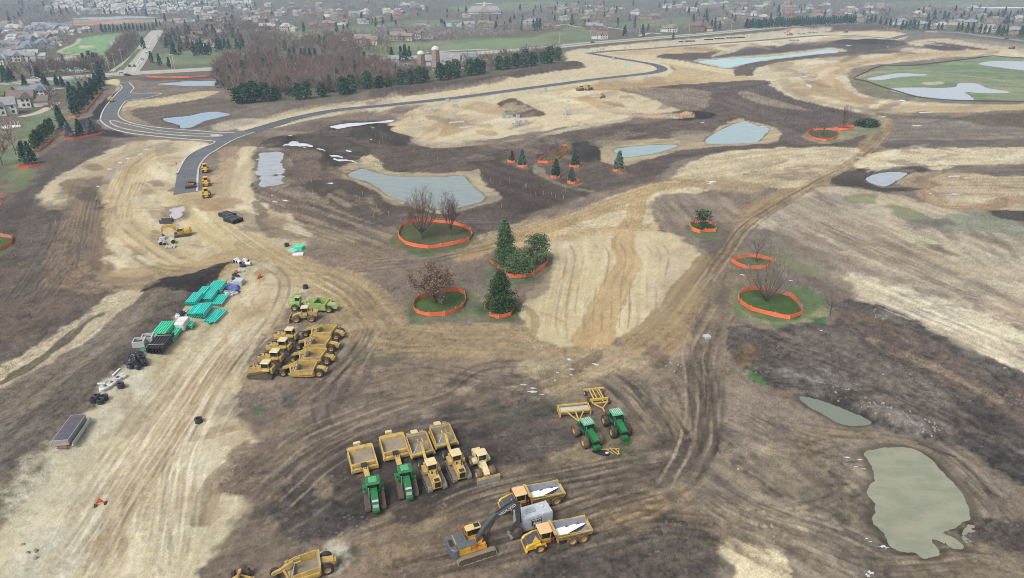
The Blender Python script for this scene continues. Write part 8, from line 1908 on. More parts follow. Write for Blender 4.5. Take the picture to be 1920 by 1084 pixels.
cp=make_compactor('yellow soil compactor with orange hubs parked in front of the lime green scraper',mat('brown pad drum',(116,98,82),.8,.4),False)
place(cp,(572,600),heading((596,601),(550,603)))
gs=thing('lime_scraper','lime green self loading scraper, the only one in that colour','scraper')
b=MB()
for s in(-1,1):b.side([(-2.6,.7),(-2.7,2.2),(-1.0,2.5),(1.8,2.3),(2.4,1.6),(2.2,.6)],*sorted((s*1.6,s*1.45)))
b.box(-2.75,-2.6,-1.6,1.6,.7,2.2);b.side([(-2.6,.6),(-2.6,.75),(2.2,.7),(2.2,.5)],-1.45,1.45);b.side([(1.2,.7),(-.2,2.6),(.1,2.75),(1.6,.9)],-1.2,1.2);b.build('bowl',LIME,gs)
b=MB();b.side([(-2.6,.9),(-2.7,1.9),(-4.6,1.7),(-5.2,1.2),(-5.0,.8)],-.8,.8);b.tube((-5.1,0,1.3),(-5.5,0,2.0),.06);b.build('rear_engine',LIME,gs)
b=MB();b.side([(2.2,1.3),(2.2,2.0),(3.4,2.5),(4.4,2.3),(4.4,1.6),(3.2,1.7)],-.25,.25);b.build('gooseneck',LIME,gs)
b=MB();b.box(3.6,6.3,-.7,.7,.8,1.9,c=.1);b.side([(4.6,1.9),(4.7,2.4),(6.2,2.2),(6.4,1.2),(6.2,1.0)],-.6,.6);b.build('tractor_body',LIME,gs)
b=MB();b.box(-.5,.5,-1.64,-1.6,1.2,1.8);b.build('name_plate',WHITEP,gs)
cab(gs,3.5,4.7,.6,1.9,3.1,LIME,LIME)
rl=mat('lime wheel',(170,190,110),.6,.4)
for x in(-3.4,4.6):
 for s in(-1,1):wheel(gs,x,s*1.25,.84,.6,RUB,rl)
place(gs,(594,581),heading((625,580),(562,577)))
sB=dup(base,at(574,1074),heading((608,1064),(530,1084)),'yellow four wheel scraper at the bottom edge with an empty grey bowl','scrapers at the bottom edge',.92)
sC=dup(base,at(448,1128),heading((446,1140),(452,1090)),'yellow scraper cut by the bottom edge with only its front wheel end showing','scrapers at the bottom edge',.92)
def make_loader(label,roofm):
 t=thing('wheel_tractor',label,'tractor')
 for x,r in((-1.3,.8),(1.5,.62)):
  for s in(-1,1):wheel(t,x,s*1.05,r,.6,RUBD,RIMY,lugs=14)
 b=MB();b.box(-2.0,2.4,-.55,.55,.6,1.3);b.side([(.3,1.2),(.3,2.0),(2.3,1.8),(2.5,1.2)],-.55,.55);b.box(-2.1,-.6,-1.3,1.3,1.4,1.75,c=.1);b.box(.9,2.1,-1.2,1.2,1.3,1.5,c=.1);b.build('body',YEL2,t)
 cab(t,-1.3,.2,.7,1.5,2.9,YEL2,roofm)
 return t
l0=make_loader('yellow wheel tractor nearest to the asphalt end, lowest of three',YEL2);l0['group']='yellow wheel tractors by the kerb'
place(l0,(388,369),heading((388,355),(389,372)))
dup(l0,at(387.5,347.5),l0.rotation_euler[2],'yellow wheel tractor with dark canopy, middle of three by the kerb','yellow wheel tractors by the kerb')
dup(l0,at(386,322),l0.rotation_euler[2],'yellow wheel tractor farthest up the kerb, topmost of three','yellow wheel tractors by the kerb')
pv=thing('asphalt_paver','black and orange asphalt paver standing on the road end','paver')
b=MB();b.box(-1.6,1.6,-1.1,1.1,.5,1.5,c=.1);b.build('body',mat('paver orange',(206,120,60),.6,.5,(80,60,50)),pv)
b=MB();b.box(1.6,3.0,-1.6,1.6,.2,.9,c=.1);b.box(-2.6,-1.6,-1.9,1.9,.1,.9,c=.05);b.box(-.8,.4,-.9,.9,1.5,1.9);b.build('hopper',BLACKM,pv)
for s in(-1,1):crawler(pv,oval(3.2,.7),*sorted((s*.9,s*1.3)),TRKD,IRON,.3)
place(pv,(359,350),heading((357,360),(361,335)))
def make_roll(label):
 t=thing('road_roller',label,'roller')
 for x in(-1.2,1.3):d=MB();d.tube((x,-.95,.6),(x,.95,.6),.6,n=16);d.build('drum',IRON if x<0 else STEEL,t)
 b=MB();b.box(-1.9,1.9,-.8,.8,.8,1.5,c=.1);b.box(-1.8,-.4,-.7,.7,1.5,1.9,c=.1);b.build('body',YEL2,t)
 b=MB();b.box(-.4,.8,-.75,.75,2.5,2.6)
 for x in(-.35,.7):
  for y in(-.7,.7):b.tube((x,y,1.4),(x,y,2.5),.04)
 b.build('canopy',YELP,t);return t
place(make_roll('yellow road roller beside the tack black strip on the loop road'),(210,191),heading((207,196),(216,182)))
m1=dup(bd,at(1088,170),heading((1100,169),(1075,171)),'yellow bulldozer on the far lots, left one of the pair under the curved road','machines on the far lots')
m2=dup(cp,at(1104,169),heading((1098,171),(1112,167)),'yellow compactor on the far lots, right one of the pair under the curved road','machines on the far lots')
m3=dup(ex2,at(1130,183),heading((1140,178),(1122,186)),'yellow excavator digging by a stack of grey slabs on the far lots','machines on the far lots');m3.scale=(.62,)*3
m4=dup(ex2,at(1482,66),heading((1488,66),(1468,67)),'yellow excavator working on the far berm beside long pipe stacks','machines on the far lots')
m5=dup(bd,at(1586,61),heading((1592,61),(1578,61)),'yellow bulldozer below the far berm near the spur road','machines on the far lots')
m6=dup(bd,at(1897,92),heading((1910,92),(1888,92)),'tan bulldozer at the right edge beyond the golf meadow','machines on the far lots')
m7=dup(l0,at(1432,246),0,'small',None)if False else None
# --- stores and small things on the site
TEAL=mat('teal plastic pipe',(56,240,222),.35,.08,(150,200,180),2.0);TEALG=mat('sea green plastic pipe',(74,238,186),.35,.08,(150,200,180),2.0);BLKP=mat('black plastic pipe',(50,52,60),.4,.15,(110,106,104),2.0)
CONCP=mat('precast concrete',(206,208,206),.8,.2,(180,172,160));WRAP=mat('white wrap',(240,242,244),.45,.05);WOOD=mat('weathered timber',(200,178,140),.8,.2);BLUE=mat('blue tarpaulin',(92,120,200),.5,.1);DARKIN=mat('painted bore shade',(40,44,46),.9)  # last one is the shade inside pipes, painted as a dark colour
def pipe_mesh(L,r,m,n=8):
 k=f'pipe{L}{r}{m.name}'
 if k not in bpy.data.meshes:
  mb=MB();mb.tube((0,-L/2,r),(0,L/2,r),r,n=n,cap=False);mb.tube((0,L/2,r),(0,-L/2,r),r*.82,n=n,cap=False)
  mb.lathe([(r*.82,-L/2),(r,-L/2)],n,0,Matrix.Translation((0,0,r)));mb.lathe([(r*.82,L/2),(r,L/2)],n,0,Matrix.Translation((0,0,r)))
  mb.tube((0,-L/2+.06,r),(0,L/2-.06,r),r*.8,n=n,mi=1);mb.tube((0,L/2-.3,r),(0,L/2,r),r*1.14,n=n,cap=False)  # dark inner plug paints the shade in the pipe mouth
  me=mb.mesh(k,[m,DARKIN],True);me.name=k
 return bpy.data.meshes[k]
def stack(px,py,rz,cols,rows,L,r,m,label,group,gap=2.3,pyr=False,jitter=0.0,band=None):
 t=thing('pipe_stack',label,'pipes',drop(px,py),rz,group);rr=random.Random(int(px*7))
 me=pipe_mesh(L,r,m)
 for k in range(rows):
  n=cols-k if pyr else cols
  for i in range(n):
   put('pipe',me,t,((i-(n-1)/2)*r*gap,rr.uniform(-1,1)*jitter,.12+k*r*(1.78 if pyr else 2.02)),(0,0,rr.uniform(-1,1)*jitter*.05))
 for y in(-L*.3,L*.3):
  b=MB();b.box(-cols*r-.2,cols*r+.2,y-.08,y+.08,0,.12);b.build('bearer',WOOD,t)
  if band:b=MB();b.box(-cols*r-.1,cols*r+.1,y-.06,y+.06,.12+rows*r*2.02,.2+rows*r*2.02);b.build('strap',WOOD,t)
 return t
GP_='teal pipe stacks along the storage row'
AX=heading((401,556),(416,537))-math.pi/2
stack(408.5,549,AX,7,3,5.2,.2,TEAL,'tall teal pipe stack at the upper end of the storage row, by the cream sheet',GP_)
stack(383,564,AX,4,2,5.2,.2,TEAL,'narrow teal pipe stack against the bank in the storage row',GP_)
stack(394,567,AX,6,2,5.2,.2,TEAL,'wide teal pipe stack in the middle of the upper storage row',GP_)
stack(411,570,AX,7,1,5.2,.2,TEAL,'flat low teal pipe layer on the track side of the storage row',GP_)
stack(368.5,580,AX,5,3,5.2,.2,TEAL,'teal pipe stack left of the narrow one, dark ends showing',GP_)
stack(369,595,AX,4,2,5.2,.2,TEAL,'left one of the two teal pipe stacks with open ends beside the timber board',GP_);stack(381.5,595,AX,6,3,5.2,.2,TEAL,'right one of the two teal pipe stacks with open ends, highest there',GP_)
stack(404,598,AX-.12,6,1,6,.2,TEAL,'loose fan of teal pipes lying on the tan track',GP_,2.5,jitter=.5)
stack(312,639.5,AX+.02,6,3,5.6,.21,TEALG,'sea green pipe stack just above the black pipes',GP_);stack(331,641,AX+.02,3,2,5.6,.21,TEALG,'slim sea green pipe stack running up to the white wrapped load',GP_)
stack(306,663,AX+.02,6,3,6.2,.24,BLKP,'strapped stack of black pipes below the sea green pipes','black pipe stacks',band=True)
stack(266,680,AX-.45,3,1,5,.07,TEALG,'thin sea green rods lying above the heap of black coils',GP_,5,jitter=.4)
stack(427,407,heading((417,404),(437,410))-1.57,7,3,5,.2,BLKP,'black pipe stack near the excavator, left half','black pipe stacks',band=True);stack(438,415.5,heading((428,412),(448,418))-1.57,8,3,5,.2,BLKP,'black pipe stack near the excavator, right half','black pipe stacks',band=True)
def solid(px,py,rz,build,name,label,cat,group=None,parts=None):
 t=thing(name,label,cat,drop(px,py),rz,group)
 for nm,fn,m in build:
  mb=MB();fn(mb);mb.build(nm,m,t)
 return t
solid(345,624,AX,[('load',lambda b:b.box(-1.1,1.1,-1.8,1.8,.1,1.7,c=.2),WRAP),('pallet',lambda b:b.box(-1.0,1.0,-1.7,1.7,0,.1),WOOD)],'wrapped_load','white wrapped load beside small teal pipes in the storage row','load')
stack(357.5,622,AX,4,2,2.2,.2,TEALG,'short teal pipe bundle at the right of the white wrapped load',GP_)
for(px,py,s,lb)in((283,658,1.0,'pale grey bin with dark opening left of the black pipe stack'),(268,667,1.05,'pale grey bin at the lower left of the black pipe stack, before the rods')):
 solid(px,py,AX+.2,[('bin',lambda b:(b.box(-1.1,1.1,-1.1,-.9,0,1.3),b.box(-1.1,1.1,.9,1.1,0,1.3),b.box(-1.1,-.9,-.9,.9,0,1.3),b.box(.9,1.1,-.9,.9,0,1.3),b.box(-.9,.9,-.9,.9,0,.8)),CONCP),('rubble',lambda b:b.box(-.7,.5,-.6,.6,.82,1.05,tx=.2,ty=.2),IRON)],'concrete_bin',lb,'bin','concrete bins')
solid(295,654,AX,[('bag',lambda b:b.box(-.7,.7,-.8,.8,0,1.1,tx=.25,ty=.25,c=0),mat('mint wrap',(206,240,226),.5))],'wrapped_bag','mint white wrapped bag between the bins and black pipes','bag')
solid(286,665,AX-1.1,[('beam',lambda b:b.box(-.15,.15,-1.5,1.5,.05,.3),WRAP)],'beam','white beam leaning level with the bins left of the black pipes','beam','white beams');solid(224,719,AX-.1,[('beam',lambda b:b.box(-.16,.16,-1.2,1.2,.05,.3),WRAP)],'beam','white beam on the bank above the white bag row','beam','white beams');solid(197,742,AX-1.6,[('beam',lambda b:b.box(-.14,.14,-.7,.7,.05,.25),WRAP)],'beam','short white stub at the upper left of the bag row','beam','white beams')
for i,(px,py,lb)in enumerate(((199,752,'crumpled white bag at the lower end of the bag row'),(205,749,'white bag second from the lower end of the bag row'),(212,744,'white bag with grey top in the bag row'),(217,740,'white bag in the middle of the bag row'),(222,735,'white bag beside a dark ring in the bag row'),(228,730,'white bag near the upper end of the bag row'),(236,725,'white bag at the upper end of the bag row'))):
 solid(px,py,AX+i*.3,[('bag',lambda b:b.prism([(.66*math.cos(a*.7)*(1+.2*math.sin(a*2.3+i)),.6*math.sin(a*.7)*(1+.2*math.cos(a*1.7+i)))for a in range(9)],0,.6,top=.25),PALEG if i in(1,4)else WRAP),('opening',lambda b:b.box(-.3,.2,-.2,.25,.59,.66),BLKP if i%2 else CONCP)],'bulk_bag',lb,'bag','white bulk bags')
def coil_mesh():
 if 'coil' not in bpy.data.meshes:
  mb=MB();mb.lathe([(.32,0),(.32,.7),(.4,.76)]+[(.62+.04*(k%2),.74-k*.1)for k in range(8)]+[(.5,-.02),(.32,0)],14,axis='z');mb.lathe([(.02,.05),(.33,.05)],14,axis='z');me=mb.mesh('coil',BLKP);me.name='coil'
 return bpy.data.meshes['coil']
for i,(px,py,lb)in enumerate(((183,774,'black pipe coil, left of the group of four'),(189,768,'black pipe coil at the back of the group of four'),(202,767,'black pipe coil, right of the group of four'),(195,774,'black pipe coil at the front of the group of four'),(232,742,'lone grey black coil beside the white bag row'),(373.5,793,'lone black coil inside the tan tyre loop'),(538,462,'lone black coil left of the teal boxes'),(573,541,'lone black coil on the track above the lime green scraper'))):
 t=thing('pipe_coil',lb,'coil',drop(px,py),i,'black pipe coils');o=put('coil',coil_mesh(),t);o.scale=(1.0,1.0,1.2)
rc=random.Random(4)
for i in range(26):
 u,v=rc.uniform(-1,1),rc.uniform(-1,1)
 px,py=260+13*u+4*v,698-9*u+8*v
 p=drop(px,py);p.z+=(.75 if abs(u)+abs(v)<.9 else 0)
 t=thing('pipe_coil','black pipe coil in the big heap below the thin green rods','coil',p,i,'heap of black coils');o=put('coil',coil_mesh(),t,(0,0,.1),(rc.uniform(-.7,.7),rc.uniform(-.7,.7),0));o.scale=(.95,)*3
t=thing('container','grey roll off container with a dark ribbed cover at the lower left','container',drop(141,834),heading((124,850),(153,808)))
b=MB();b.box(-3.4,3.4,-1.1,1.1,.3,1.25);b.box(-3.5,3.5,-1.2,1.2,1.25,1.4);bd_=b.build('body',mat('galvanised side',(186,184,180),.6,.4,(160,150,140)),t)
for i in range(6):b=MB();b.box(-3.36+i*1.12,-2.3+i*1.12,-1.05,1.05,1.4,1.47);b.build('cover_panel',mat('purple grey cover',(98,94,106),.5,.15,(130,124,130)),bd_)
b=MB();b.box(-3.5,3.5,-1.75,-1.45,.1,.3);b.box(-3.5,3.5,-1.75,-1.7,.3,.8);b.build('side_rail',PALEG,t);b=MB();b.box(-3.9,-3.5,-.9,.6,.05,.25);b.build('tow_frame',mat('faded red frame',(170,110,96),.7,.4),t)
for(px,py,lb)in((443,494,'white pipe end at the left of the top group'),(447,495,'white pipe second in the top group'),(451,498,'white pipe third in the top group, open end forward'),(462,492,'white pipe at the top right of the group'),(461,496,'white pipe below the top right one'),(466,498,'white pipe at the right end of the top group')):
 t=thing('drain_pipe',lb,'pipe',drop(px,py),px*.9,'white drain pipes');put('pipe',pipe_mesh(1.5,.5,WRAP,14),t)
JUNK=[(456,502,'black scrap heap below the white drain pipes',BLKP,.7,.5),(450,511,'grey white fittings in the junk row',PALEG,.6,.5),(455,510,'pale fittings at the right of the junk row',WRAP,.5,.4),(444,513,'red plastic fittings in the junk row',REDR,.5,.35),(441,518,'black box in the junk row',BLKP,.6,.5),(447,522,'black drum in the junk row',BLKP,.5,.7),(438,526,'black barrel above the pale panels',BLKP,.5,.7),(436,531,'grey panel stack in the junk row',PALEG,.9,.5),(428,533,'pink bundle beside the cream sheet',mat('pink wrap',(226,150,160),.6),.5,.4),(432,556,'grey fittings beside the white sack',PALEG,.7,.4),(440,552,'grey castings at the right of the lower junk',CONCP,.7,.4),(445,549,'dark castings at the right end of the lower junk',DGREY,.6,.4),(427,559,'round white sack in the lower junk',WRAP,.55,.7),(424,553,'pale long fittings in the lower junk',PALEG,.5,.4),(341,607,'black fittings below the timber board',BLKP,.6,.4),(345,602,'dark fittings beside the timber board',BLKP,.6,.4),(337,610,'white sack at the lower end of the dark fittings',WRAP,.5,.6),(351,600,'pink white sack by the open ended pipes',mat('pale pink sack',(230,206,210),.6),.5,.5)]
for i,(px,py,lb,m,s,h)in enumerate(JUNK):
 rj=random.Random(i);t=thing('site_junk',lb,'fittings',drop(px,py),rj.uniform(0,3),'fittings in the storage row')
 b=MB()
 b.prism([(s*1.2*math.cos(a*.9)*rj.uniform(.7,1.2),s*1.2*math.sin(a*.9)*rj.uniform(.7,1.2))for a in range(7)],0,h,top=.12);bo=b.build('pile',m,t)
 b=MB();b.tube((-.5*s,.2,h+.1),(.6*s,-.1,h+.14),.14,n=8);b.box(-.3*s,.3*s,.2,.6*s,h,h+.25);b.build('loose_piece',m,t)
solid(449,533,AX,[('box',lambda b:b.box(-1.0,1.0,-1.2,1.2,0,1.2,c=.1),mat('pale mint box',(206,222,216),.5)),('lid',lambda b:b.box(-1.05,1.05,-1.25,1.25,1.2,1.28),PALEG)],'storage_box','pale mint storage box beside the black barrel','box')
solid(434,543,AX,[('tarpaulin',lambda b:(b.box(-1.8,1.6,-1.0,1.0,0,.7,tx=.3,ty=.3),b.box(.2,1.9,-.8,.9,.1,.95,tx=.3,ty=.3)),BLUE)],'tarpaulin','blue tarpaulin over goods beside the tall teal pipe stack','tarpaulin')
solid(421,540,AX,[('sheet',lambda b:b.box(-1.0,1.0,-1.3,1.3,.3,.9,tx=.1,ty=.2,c=0),mat('cream sheet',(246,230,204),.6))],'cream_load','cream covered load at the top of the tall teal pipe stack','load')
solid(356,593,AX,[('board',lambda b:b.box(-.9,.9,-1.0,1.0,.2,.32),WOOD),('pallet',lambda b:b.box(-.8,.8,-.9,.9,0,.2),WOOD)],'board','tan timber board on a pallet left of the open ended pipes','board')
for(px,py,rz,lb,m)in((562,467,-.4,'teal box near the middle clay field, largest','T'),(549,471,-.6,'pale teal flat panel left of the largest teal box','P'),(559,478,.2,'white sack below the largest teal box','W')):
 solid(px,py,rz,[('box',lambda b:b.box(-1.4,1.4,-.9,.9,0,1.1 if m=='T' else.4,c=.08),{'T':TEALG,'P':mat('faded teal panel',(160,226,206),.5),'W':WRAP}[m])],'teal_box' if m!='W' else 'sack',lb,'box' if m!='W' else 'sack')
for(px,py,r,L,lb)in((302.5,459,.62,1.6,'concrete pipe lying left, below the excavator bucket'),(309,459.5,.5,1.3,'smaller concrete pipe next to the left one'),(325.5,456,.7,1.8,'biggest concrete pipe, right of the excavator bucket')):
 t=thing('concrete_pipe',lb,'pipe',drop(px,py),.5,'concrete pipes by the excavator');put('pipe',pipe_mesh(L,r,CONCP,16),t)
solid(321,464,.15,[('plank',(lambda k:(lambda b:b.box(-1.3+k*.66,-.78+k*.66,-.8,.8,.1,.5)))(k),CONCP)for k in range(4)],'slab_rack','rack of four pale slabs below the concrete pipes','slabs')
solid(313,418,.1,[('trench_shield',lambda b:(b.box(-1.8,1.8,-1.0,-.85,0,1.2),b.box(-1.8,1.8,.85,1.0,0,1.2),b.box(-1.4,-1.2,-.85,.85,.5,.7),b.box(1.2,1.4,-.85,.85,.5,.7),b.box(-.1,.1,-.85,.85,.5,.7)),DGREY)],'trench_shield','dark grey trench box behind the yellow excavator','shield')
solid(306,449,0,[('bucket',lambda b:b.box(-.9,.9,-.7,.7,0,.7,tx=.2),PALEG)],'spare_bucket','grey spare bucket lying by the excavator arm','bucket')
SL=[(802,206,4,3,.5),(818,204,3.6,3,.5),(851,231,4.5,2.4,.5),(863,230,4,2.2,.5),(868,241,3.6,2.2,.5),(879,240,3.4,2.2,.5),(890,238,3,1.6,.4),(853,201,3,2.2,1.6),(839,191,1.6,1.4,1.8),(851,217,1.3,1.2,1.8),(773,224,1.2,1.2,1.4),(944,222,1.8,1.6,1.9),(951,222,1.6,1.4,1.8),(958,221,1.4,1.2,1.6),(971,221,1.6,1.4,1.7),(969,234,1.6,1.4,1.8),(976,233,1.6,1.4,1.9),(986,232,1.8,1.6,1.8),(962,237,1.4,1.2,1.4),(1023,173,1.6,1.6,2.2),(1118,182,5,2.6,.4),(1060,204,.8,.8,.8),(1187,213,1.6,1,.5),(1198,213,1.6,1,.5),(1212,214,2.2,1.2,.5),(1219,215,1.6,1,.5),(1246,218,2.4,1.4,.6),(1260,220,2.4,1.4,.6),(1267,222,2.6,1.4,.6),(1150,112,1.4,1.2,2.2),(1120,96,1,1,1.8),(1126,95.5,1,1,1.8),(1131,95,1,1,2),(1110,97,.8,.8,1.4),(1172,92,1,1,2),(1181,90,.8,.8,2),(1254,86,.8,.8,1.8),(1325,633,1.4,1.3,.5),(785,228,1,1,.6),(792,226,1,1,.6),(760,224,.8,.8,.5),(748,223,.8,.8,.5)]
for i,(px,py,lx,ly,hh)in enumerate(SL):
 lb='white slab of stone lying on the brown track right of the pale pad' if i==37 else 'flat pale concrete slab among the stacked slabs on the far lots' if hh<=.6 and px<900 else 'low white concrete block in the row along the rust brown strip' if hh<=.6 else 'upright white manhole section by the far road bend' if px>1090 else 'upright white precast block on the far lots'
 solid(px,py,.2+.1*(i%3),[('block',lambda b:b.box(-lx/2,lx/2,-ly/2,ly/2,0,hh,c=.06 if hh<1 else 0),CONCP),('recess',lambda b:b.box(-lx*.3,lx*.3,-ly*.3,ly*.3,hh+.002,hh+.06),CONCP if hh<1 else DGREY)],'concrete_block',lb,'block','precast concrete on the far lots')
solid(1066,215,.3,[('wall',lambda b:(b.box(-2,2,-.2,.2,0,2.4),b.box(-2,-1.7,-1.6,-.2,0,2.0)),PALEG),('heap',lambda b:b.prism([(2.6*math.cos(a*.7),1.8*math.sin(a*.7)+1.2)for a in range(9)],0,1.3,top=1.1),mat('pale spoil heap',(190,178,158),.95))],'manhole_structure','grey headwall with a spoil heap on the far lots','headwall')
solid(1177,123,.1,[('cover',lambda b:b.box(-2.2,2.2,-1.2,1.2,0,.8,tx=.4,ty=.3),TEAL),('base',lambda b:b.box(-5,5,-2.4,-1.4,0,.25),PALEG)],'teal_load','teal covered load beside the far road bend','load')
for(px,py,n,lb)in((1278,79,3,'short dark pipe rack on the far verge'),(1295,78,7,'dark pipe rack second on the far verge'),(1330,75,6,'dark pipe rack third on the far verge'),(1350,73.5,7,'dark pipe rack fourth on the far verge'),(1372,72,7,'dark pipe rack fifth on the far verge'),(1390,71,6,'dark pipe rack sixth on the far verge'),(1504,64,7,'pale pipe rack beside the far excavator'),(1525,62,7,'pale pipe rack right of the far excavator'),(1490,76,7,'blue grey pipe rack on the near side of the far road')):
 t=thing('pipe_rack',lb,'pipes',drop(px,py),.1,'pipe racks on the far verge')
 for k in range(n):put('pipe',pipe_mesh(3.0,.55,CONCP if px>1450 else DGREY,10),t,((k-n/2)*1.6,0,0))
t=thing('barricade','small folding orange barricade with black feet on the lower left clay','barricade',drop(189,947),.4)
b=MB();b.bar((-.6,0,.1),(.05,0,1.2),.12,.08);b.bar((.6,0,.1),(-.05,0,1.2),.12,.08);b.box(-.45,.45,-.06,.0,.45,.75);b.box(-.3,.3,-.07,-.01,.85,1.05);b.build('frame',mat('safety orange',(236,92,70),.5),t)
b=MB();b.box(-.85,-.45,-.35,.35,0,.14);b.build('foot',BLACKM,t);b=MB();b.box(.45,.85,-.35,.35,0,.14);b.build('foot',BLACKM,t)
def cone(px,py,lb,grp='orange cones',s=1.0):
 t=thing('traffic_cone',lb,'cone',drop(px,py),0,grp);t.scale=(s,)*3
 b=MB();b.tube((0,0,.05),(0,0,1.1),.3,.06,10);b.build('body',mat('safety orange',(0,0,0)),t);b=MB();b.box(-.4,.4,-.4,.4,0,.05);b.build('base',BLACKM,t)
cone(488,520,'orange cone standing on the track bend beside a lower one',s=1.2);cone(484.5,521.5,'lower orange cone at the left of the track bend pair',s=.8);cone(330.5,308,'orange cone on the clay left of the asphalt end',s=1.0);cone(323,412,'red orange marker by the trench box',s=1.1);cone(1183,70,'orange marker by the far highway verge',s=1.2)
STK=[(545,318),(565,341),(584,341),(587,364),(610,385),(702,400),(729,404),(706,391),(752,417),(700,408),(543,300),(548,297),(675,377),(680,365),(905,335),(920,340),(938,346),(955,342),(985,353),(1019,365),(1034,366),(1042,372),(1056,374),(987,350),(1005,367),(855,412),(940,390),(1060,362),(930,228),(1283,218),(1290,217),(1300,220),(1278,222),(300,318),(470,303),(1519,402),(1520,335),(1310,255),(1500,360),(610,290),(705,258),(718,262),(733,264),(690,270),(712,270),(803,290),(795,297),(776,285),(820,300),(535,312),(440,232),(424,218),(430,222),(465,238),(304,252),(270,255),(310,245),(532,180),(600,183),(548,198),(697,175),(620,212),(868,176),(700,208),(790,205),(860,193),(1028,140),(1065,150),(1230,88),(1150,160),(1400,300),(1454,388),(1585,440),(1590,520),(1720,445),(1455,350),(1640,600),(645,455),(664,460),(700,450),(612,410),(30,480),(105,420),(60,455),(150,455),(135,384),(830,600),(900,470),(846,528)]
sm_=MB();sm_.box(-.05,.05,-.03,.03,-.2,1.25);sm_.add([(-.05,-.03,1.25),(.05,-.03,1.25),(.05,.03,1.25),(-.05,.03,1.25),(0,0,1.4)],[(0,1,4),(1,2,4),(2,3,4),(3,0,4)]);SMM=sm_.mesh('survey stake',mat('pale stake',(206,186,152),.8))
for i,(px,py)in enumerate(STK):
 o=put('survey_stake',SMM,None,drop(px,py),(random.Random(i).uniform(-.08,.08),random.Random(i+99).uniform(-.08,.08),i))
 ar='on the dark bank round the main pond' if 540<px<1070 and 255<py<425 else 'along the verge of the new road' if py<240 and px<1240 else 'on the left dark field and clay' if px<320 else 'on the right hand clay fields' if px>1240 else 'on the brown field in the middle'
 tag(o,'thin pale wooden survey stake standing '+ar,'stake','survey stakes');o.scale=(1.0,1.0,1.05)
rk=random.Random(8);ICO=bmesh.new();bmesh.ops.create_icosphere(ICO,subdivisions=1,radius=1.0)
for v in ICO.verts:v.co*=rk.uniform(.75,1.2)
rock=bpy.data.meshes.new('stone');ICO.to_mesh(rock);ICO.free();rock.materials.append(mat('pale limestone',(172,164,154),.9,.5,(120,110,102),2.0))
for i in range(70):
 u=rk.random()
 if i<40:px,py=1530+230*u+rk.uniform(-14,14),722+92*u+rk.uniform(-16,16)
 else:px,py=rk.choice([(1645,588,14,4),(1740,800,26,14),(1440,1000,200,60),(1400,700,14,8),(60,1040,50,40),(1260,690,20,8)])[:2];px+=rk.uniform(-22,22);py+=rk.uniform(-12,12)
 s=rk.uniform(.14,.34)
 lb='pale stone among the clods above the ditch pond' if i<40 else 'pale stone lying loose on the churned clay'
 o=put('stone',rock,None,drop(px,py,.05),(rk.uniform(0,3),rk.uniform(0,3),rk.uniform(0,3)),(s*1.3,s,s*.7));tag(o,lb,'stone','loose pale stones')
def pole(px,py,h,label,arms=1,grp='roadside poles'):
 t=thing('utility_pole',label,'pole',drop(px,py),.1,grp);b=MB();b.tube((0,0,-.3),(0,0,h),.22,.14,6);b.build('mast',PALEG if not arms else POST,t)
 for k in range(arms):b=MB();b.box(-1.8,1.8,-.1,.1,h-.8-k*1.3,h-.6-k*1.3);b.build('crossarm',POST,t)
 if not arms:b=MB();b.box(-.1,2.2,-.12,.12,h-.1,h+.08);b.build('lamp_arm',PALEG,t)
for px,py,h,lb,a in((65,146,13,'light pole beside the white car on the highway',0),(193,127,11,'utility pole left of the road corner row, first',1),(199,129,11,'utility pole second in the road corner row',1),(205,131,10,'utility pole third in the road corner row',1),(216,127,11,'utility pole on the path side of the rising road',1),(230,117,11,'utility pole farther up the rising road path',1),(323,131,12,'left one of two poles by the lawn at the highway',1),(328,131,12,'right one of two poles by the lawn at the highway',1),(265,140,9,'signal pole at the road junction',0),(176,137,7,'short pole by the junction verge',0),(1106,80,12,'pole beside the low white house on the highway',1),(1198,74,12,'pole near the highway verge trees',1),(1291,71,14,'pole before the big brown brick house',1),(1370,64,16,'tall pole at the start of the long hedge',2),(1449,58,16,'tall crossarm pole left on the far highway',2),(1518,46,13,'pole along the long hedge',1),(1541,46,12,'lamp pole before the long hedge',0),(1573,42,9,'short pole near the hedge end',1),(1663,58,11,'pole by the far junction',1),(1838,69,20,'tall slanting pole before the right hand houses',0),(1049,84,12,'pole on the golf verge',1),(145,148,8,'slim pole on the highway verge',0)):
 pole(px,py,h,lb,a)
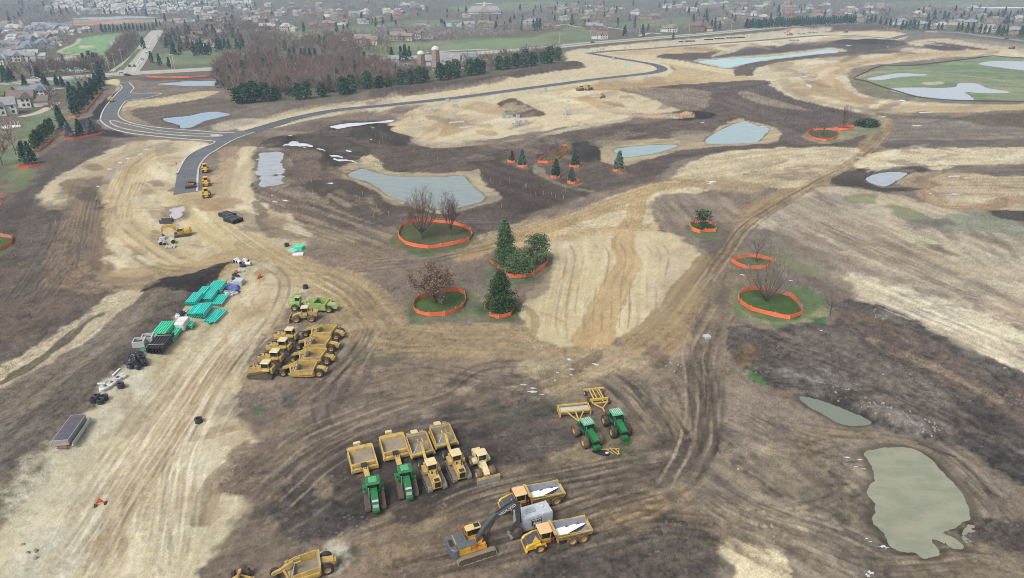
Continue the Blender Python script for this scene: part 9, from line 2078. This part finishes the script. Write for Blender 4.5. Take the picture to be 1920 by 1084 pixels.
def car(px,py,hd,m,lb,cat='car',k=0):
 t=thing('parked_car' if False else 'car',lb,cat,drop(px,py,.08),hd,'cars on the public roads')
 b=MB();b.side([(-2.2,.35),(-2.25,.85),(-1.5,.95),(1.2,.9),(2.2,.75),(2.25,.35)],-.9,.9);b.build('body',m,t)
 b=MB();b.side([(-1.7,.93),(-1.3,1.45),(.3,1.45),(1.1,.93)],-.78,.78);cb=b.build('cabin',GLASS,t);b=MB();b.box(-1.25,.25,-.74,.74,1.45,1.5);b.build('roof',m,cb)
 for x in(-1.4,1.4):
  for y in(-.88,.88):put('wheel',tyre_mesh(.34,.22,RUB,10),t,(x,y,.34))
CW,CD,CR,CS=mat('white car paint',(236,238,240),.3),mat('black car paint',(50,52,58),.3),mat('red car paint',(170,80,74),.3),mat('silver car paint',(170,176,182),.3)
for px,py,a,b_,m,lb in((65,148,0,1,CW,'white car on the highway at the left'),(229,139,0,1,CW,'white van like car turning at the junction'),(239,142,0,1,CD,'dark car at the junction mouth'),(243,125,2,1,CD,'black car coming down the rising road, left lane'),(252,125,2,1,CD,'black car coming down the rising road, right lane'),(275,101,2,1,CW,'white car farther up the rising road'),(267,112,2,1,CW,'white car on the right side of the rising road'),(1111,80.5,0,1,CD,'dark pickup like car on the highway before the white house'),(1301,63.5,0,1,CR,'red car by the brick house on the highway'),(1541,45.5,0,1,CD,'dark car on the far highway by the hedge'),(1564,45,0,1,CS,'silver car on the far highway behind the dark one'),(1888,74,0,1,CD,'dark car at the right edge of the far road'),(1497,120*0+58,0,1,CS,'grey car on the far berm track')if False else(1552,41,0,1,CW,'white truck cab on the far highway lane')):
 car(px,py,.08 if a==0 else heading((258,112),(238,138)),m,lb)
t=thing('driftwood','long dark weathered pole lying on mud above the silty pond','pole',drop(1754,846),-.75);b=MB();b.tube((-2.6,0,.12),(2.6,.2,.1),.1,.07,6);b.tube((-.6,.25,.1),(2.9,.5,.08),.07,.05,6);b.build('pole',mat('wet timber',(84,74,66),.8),t)
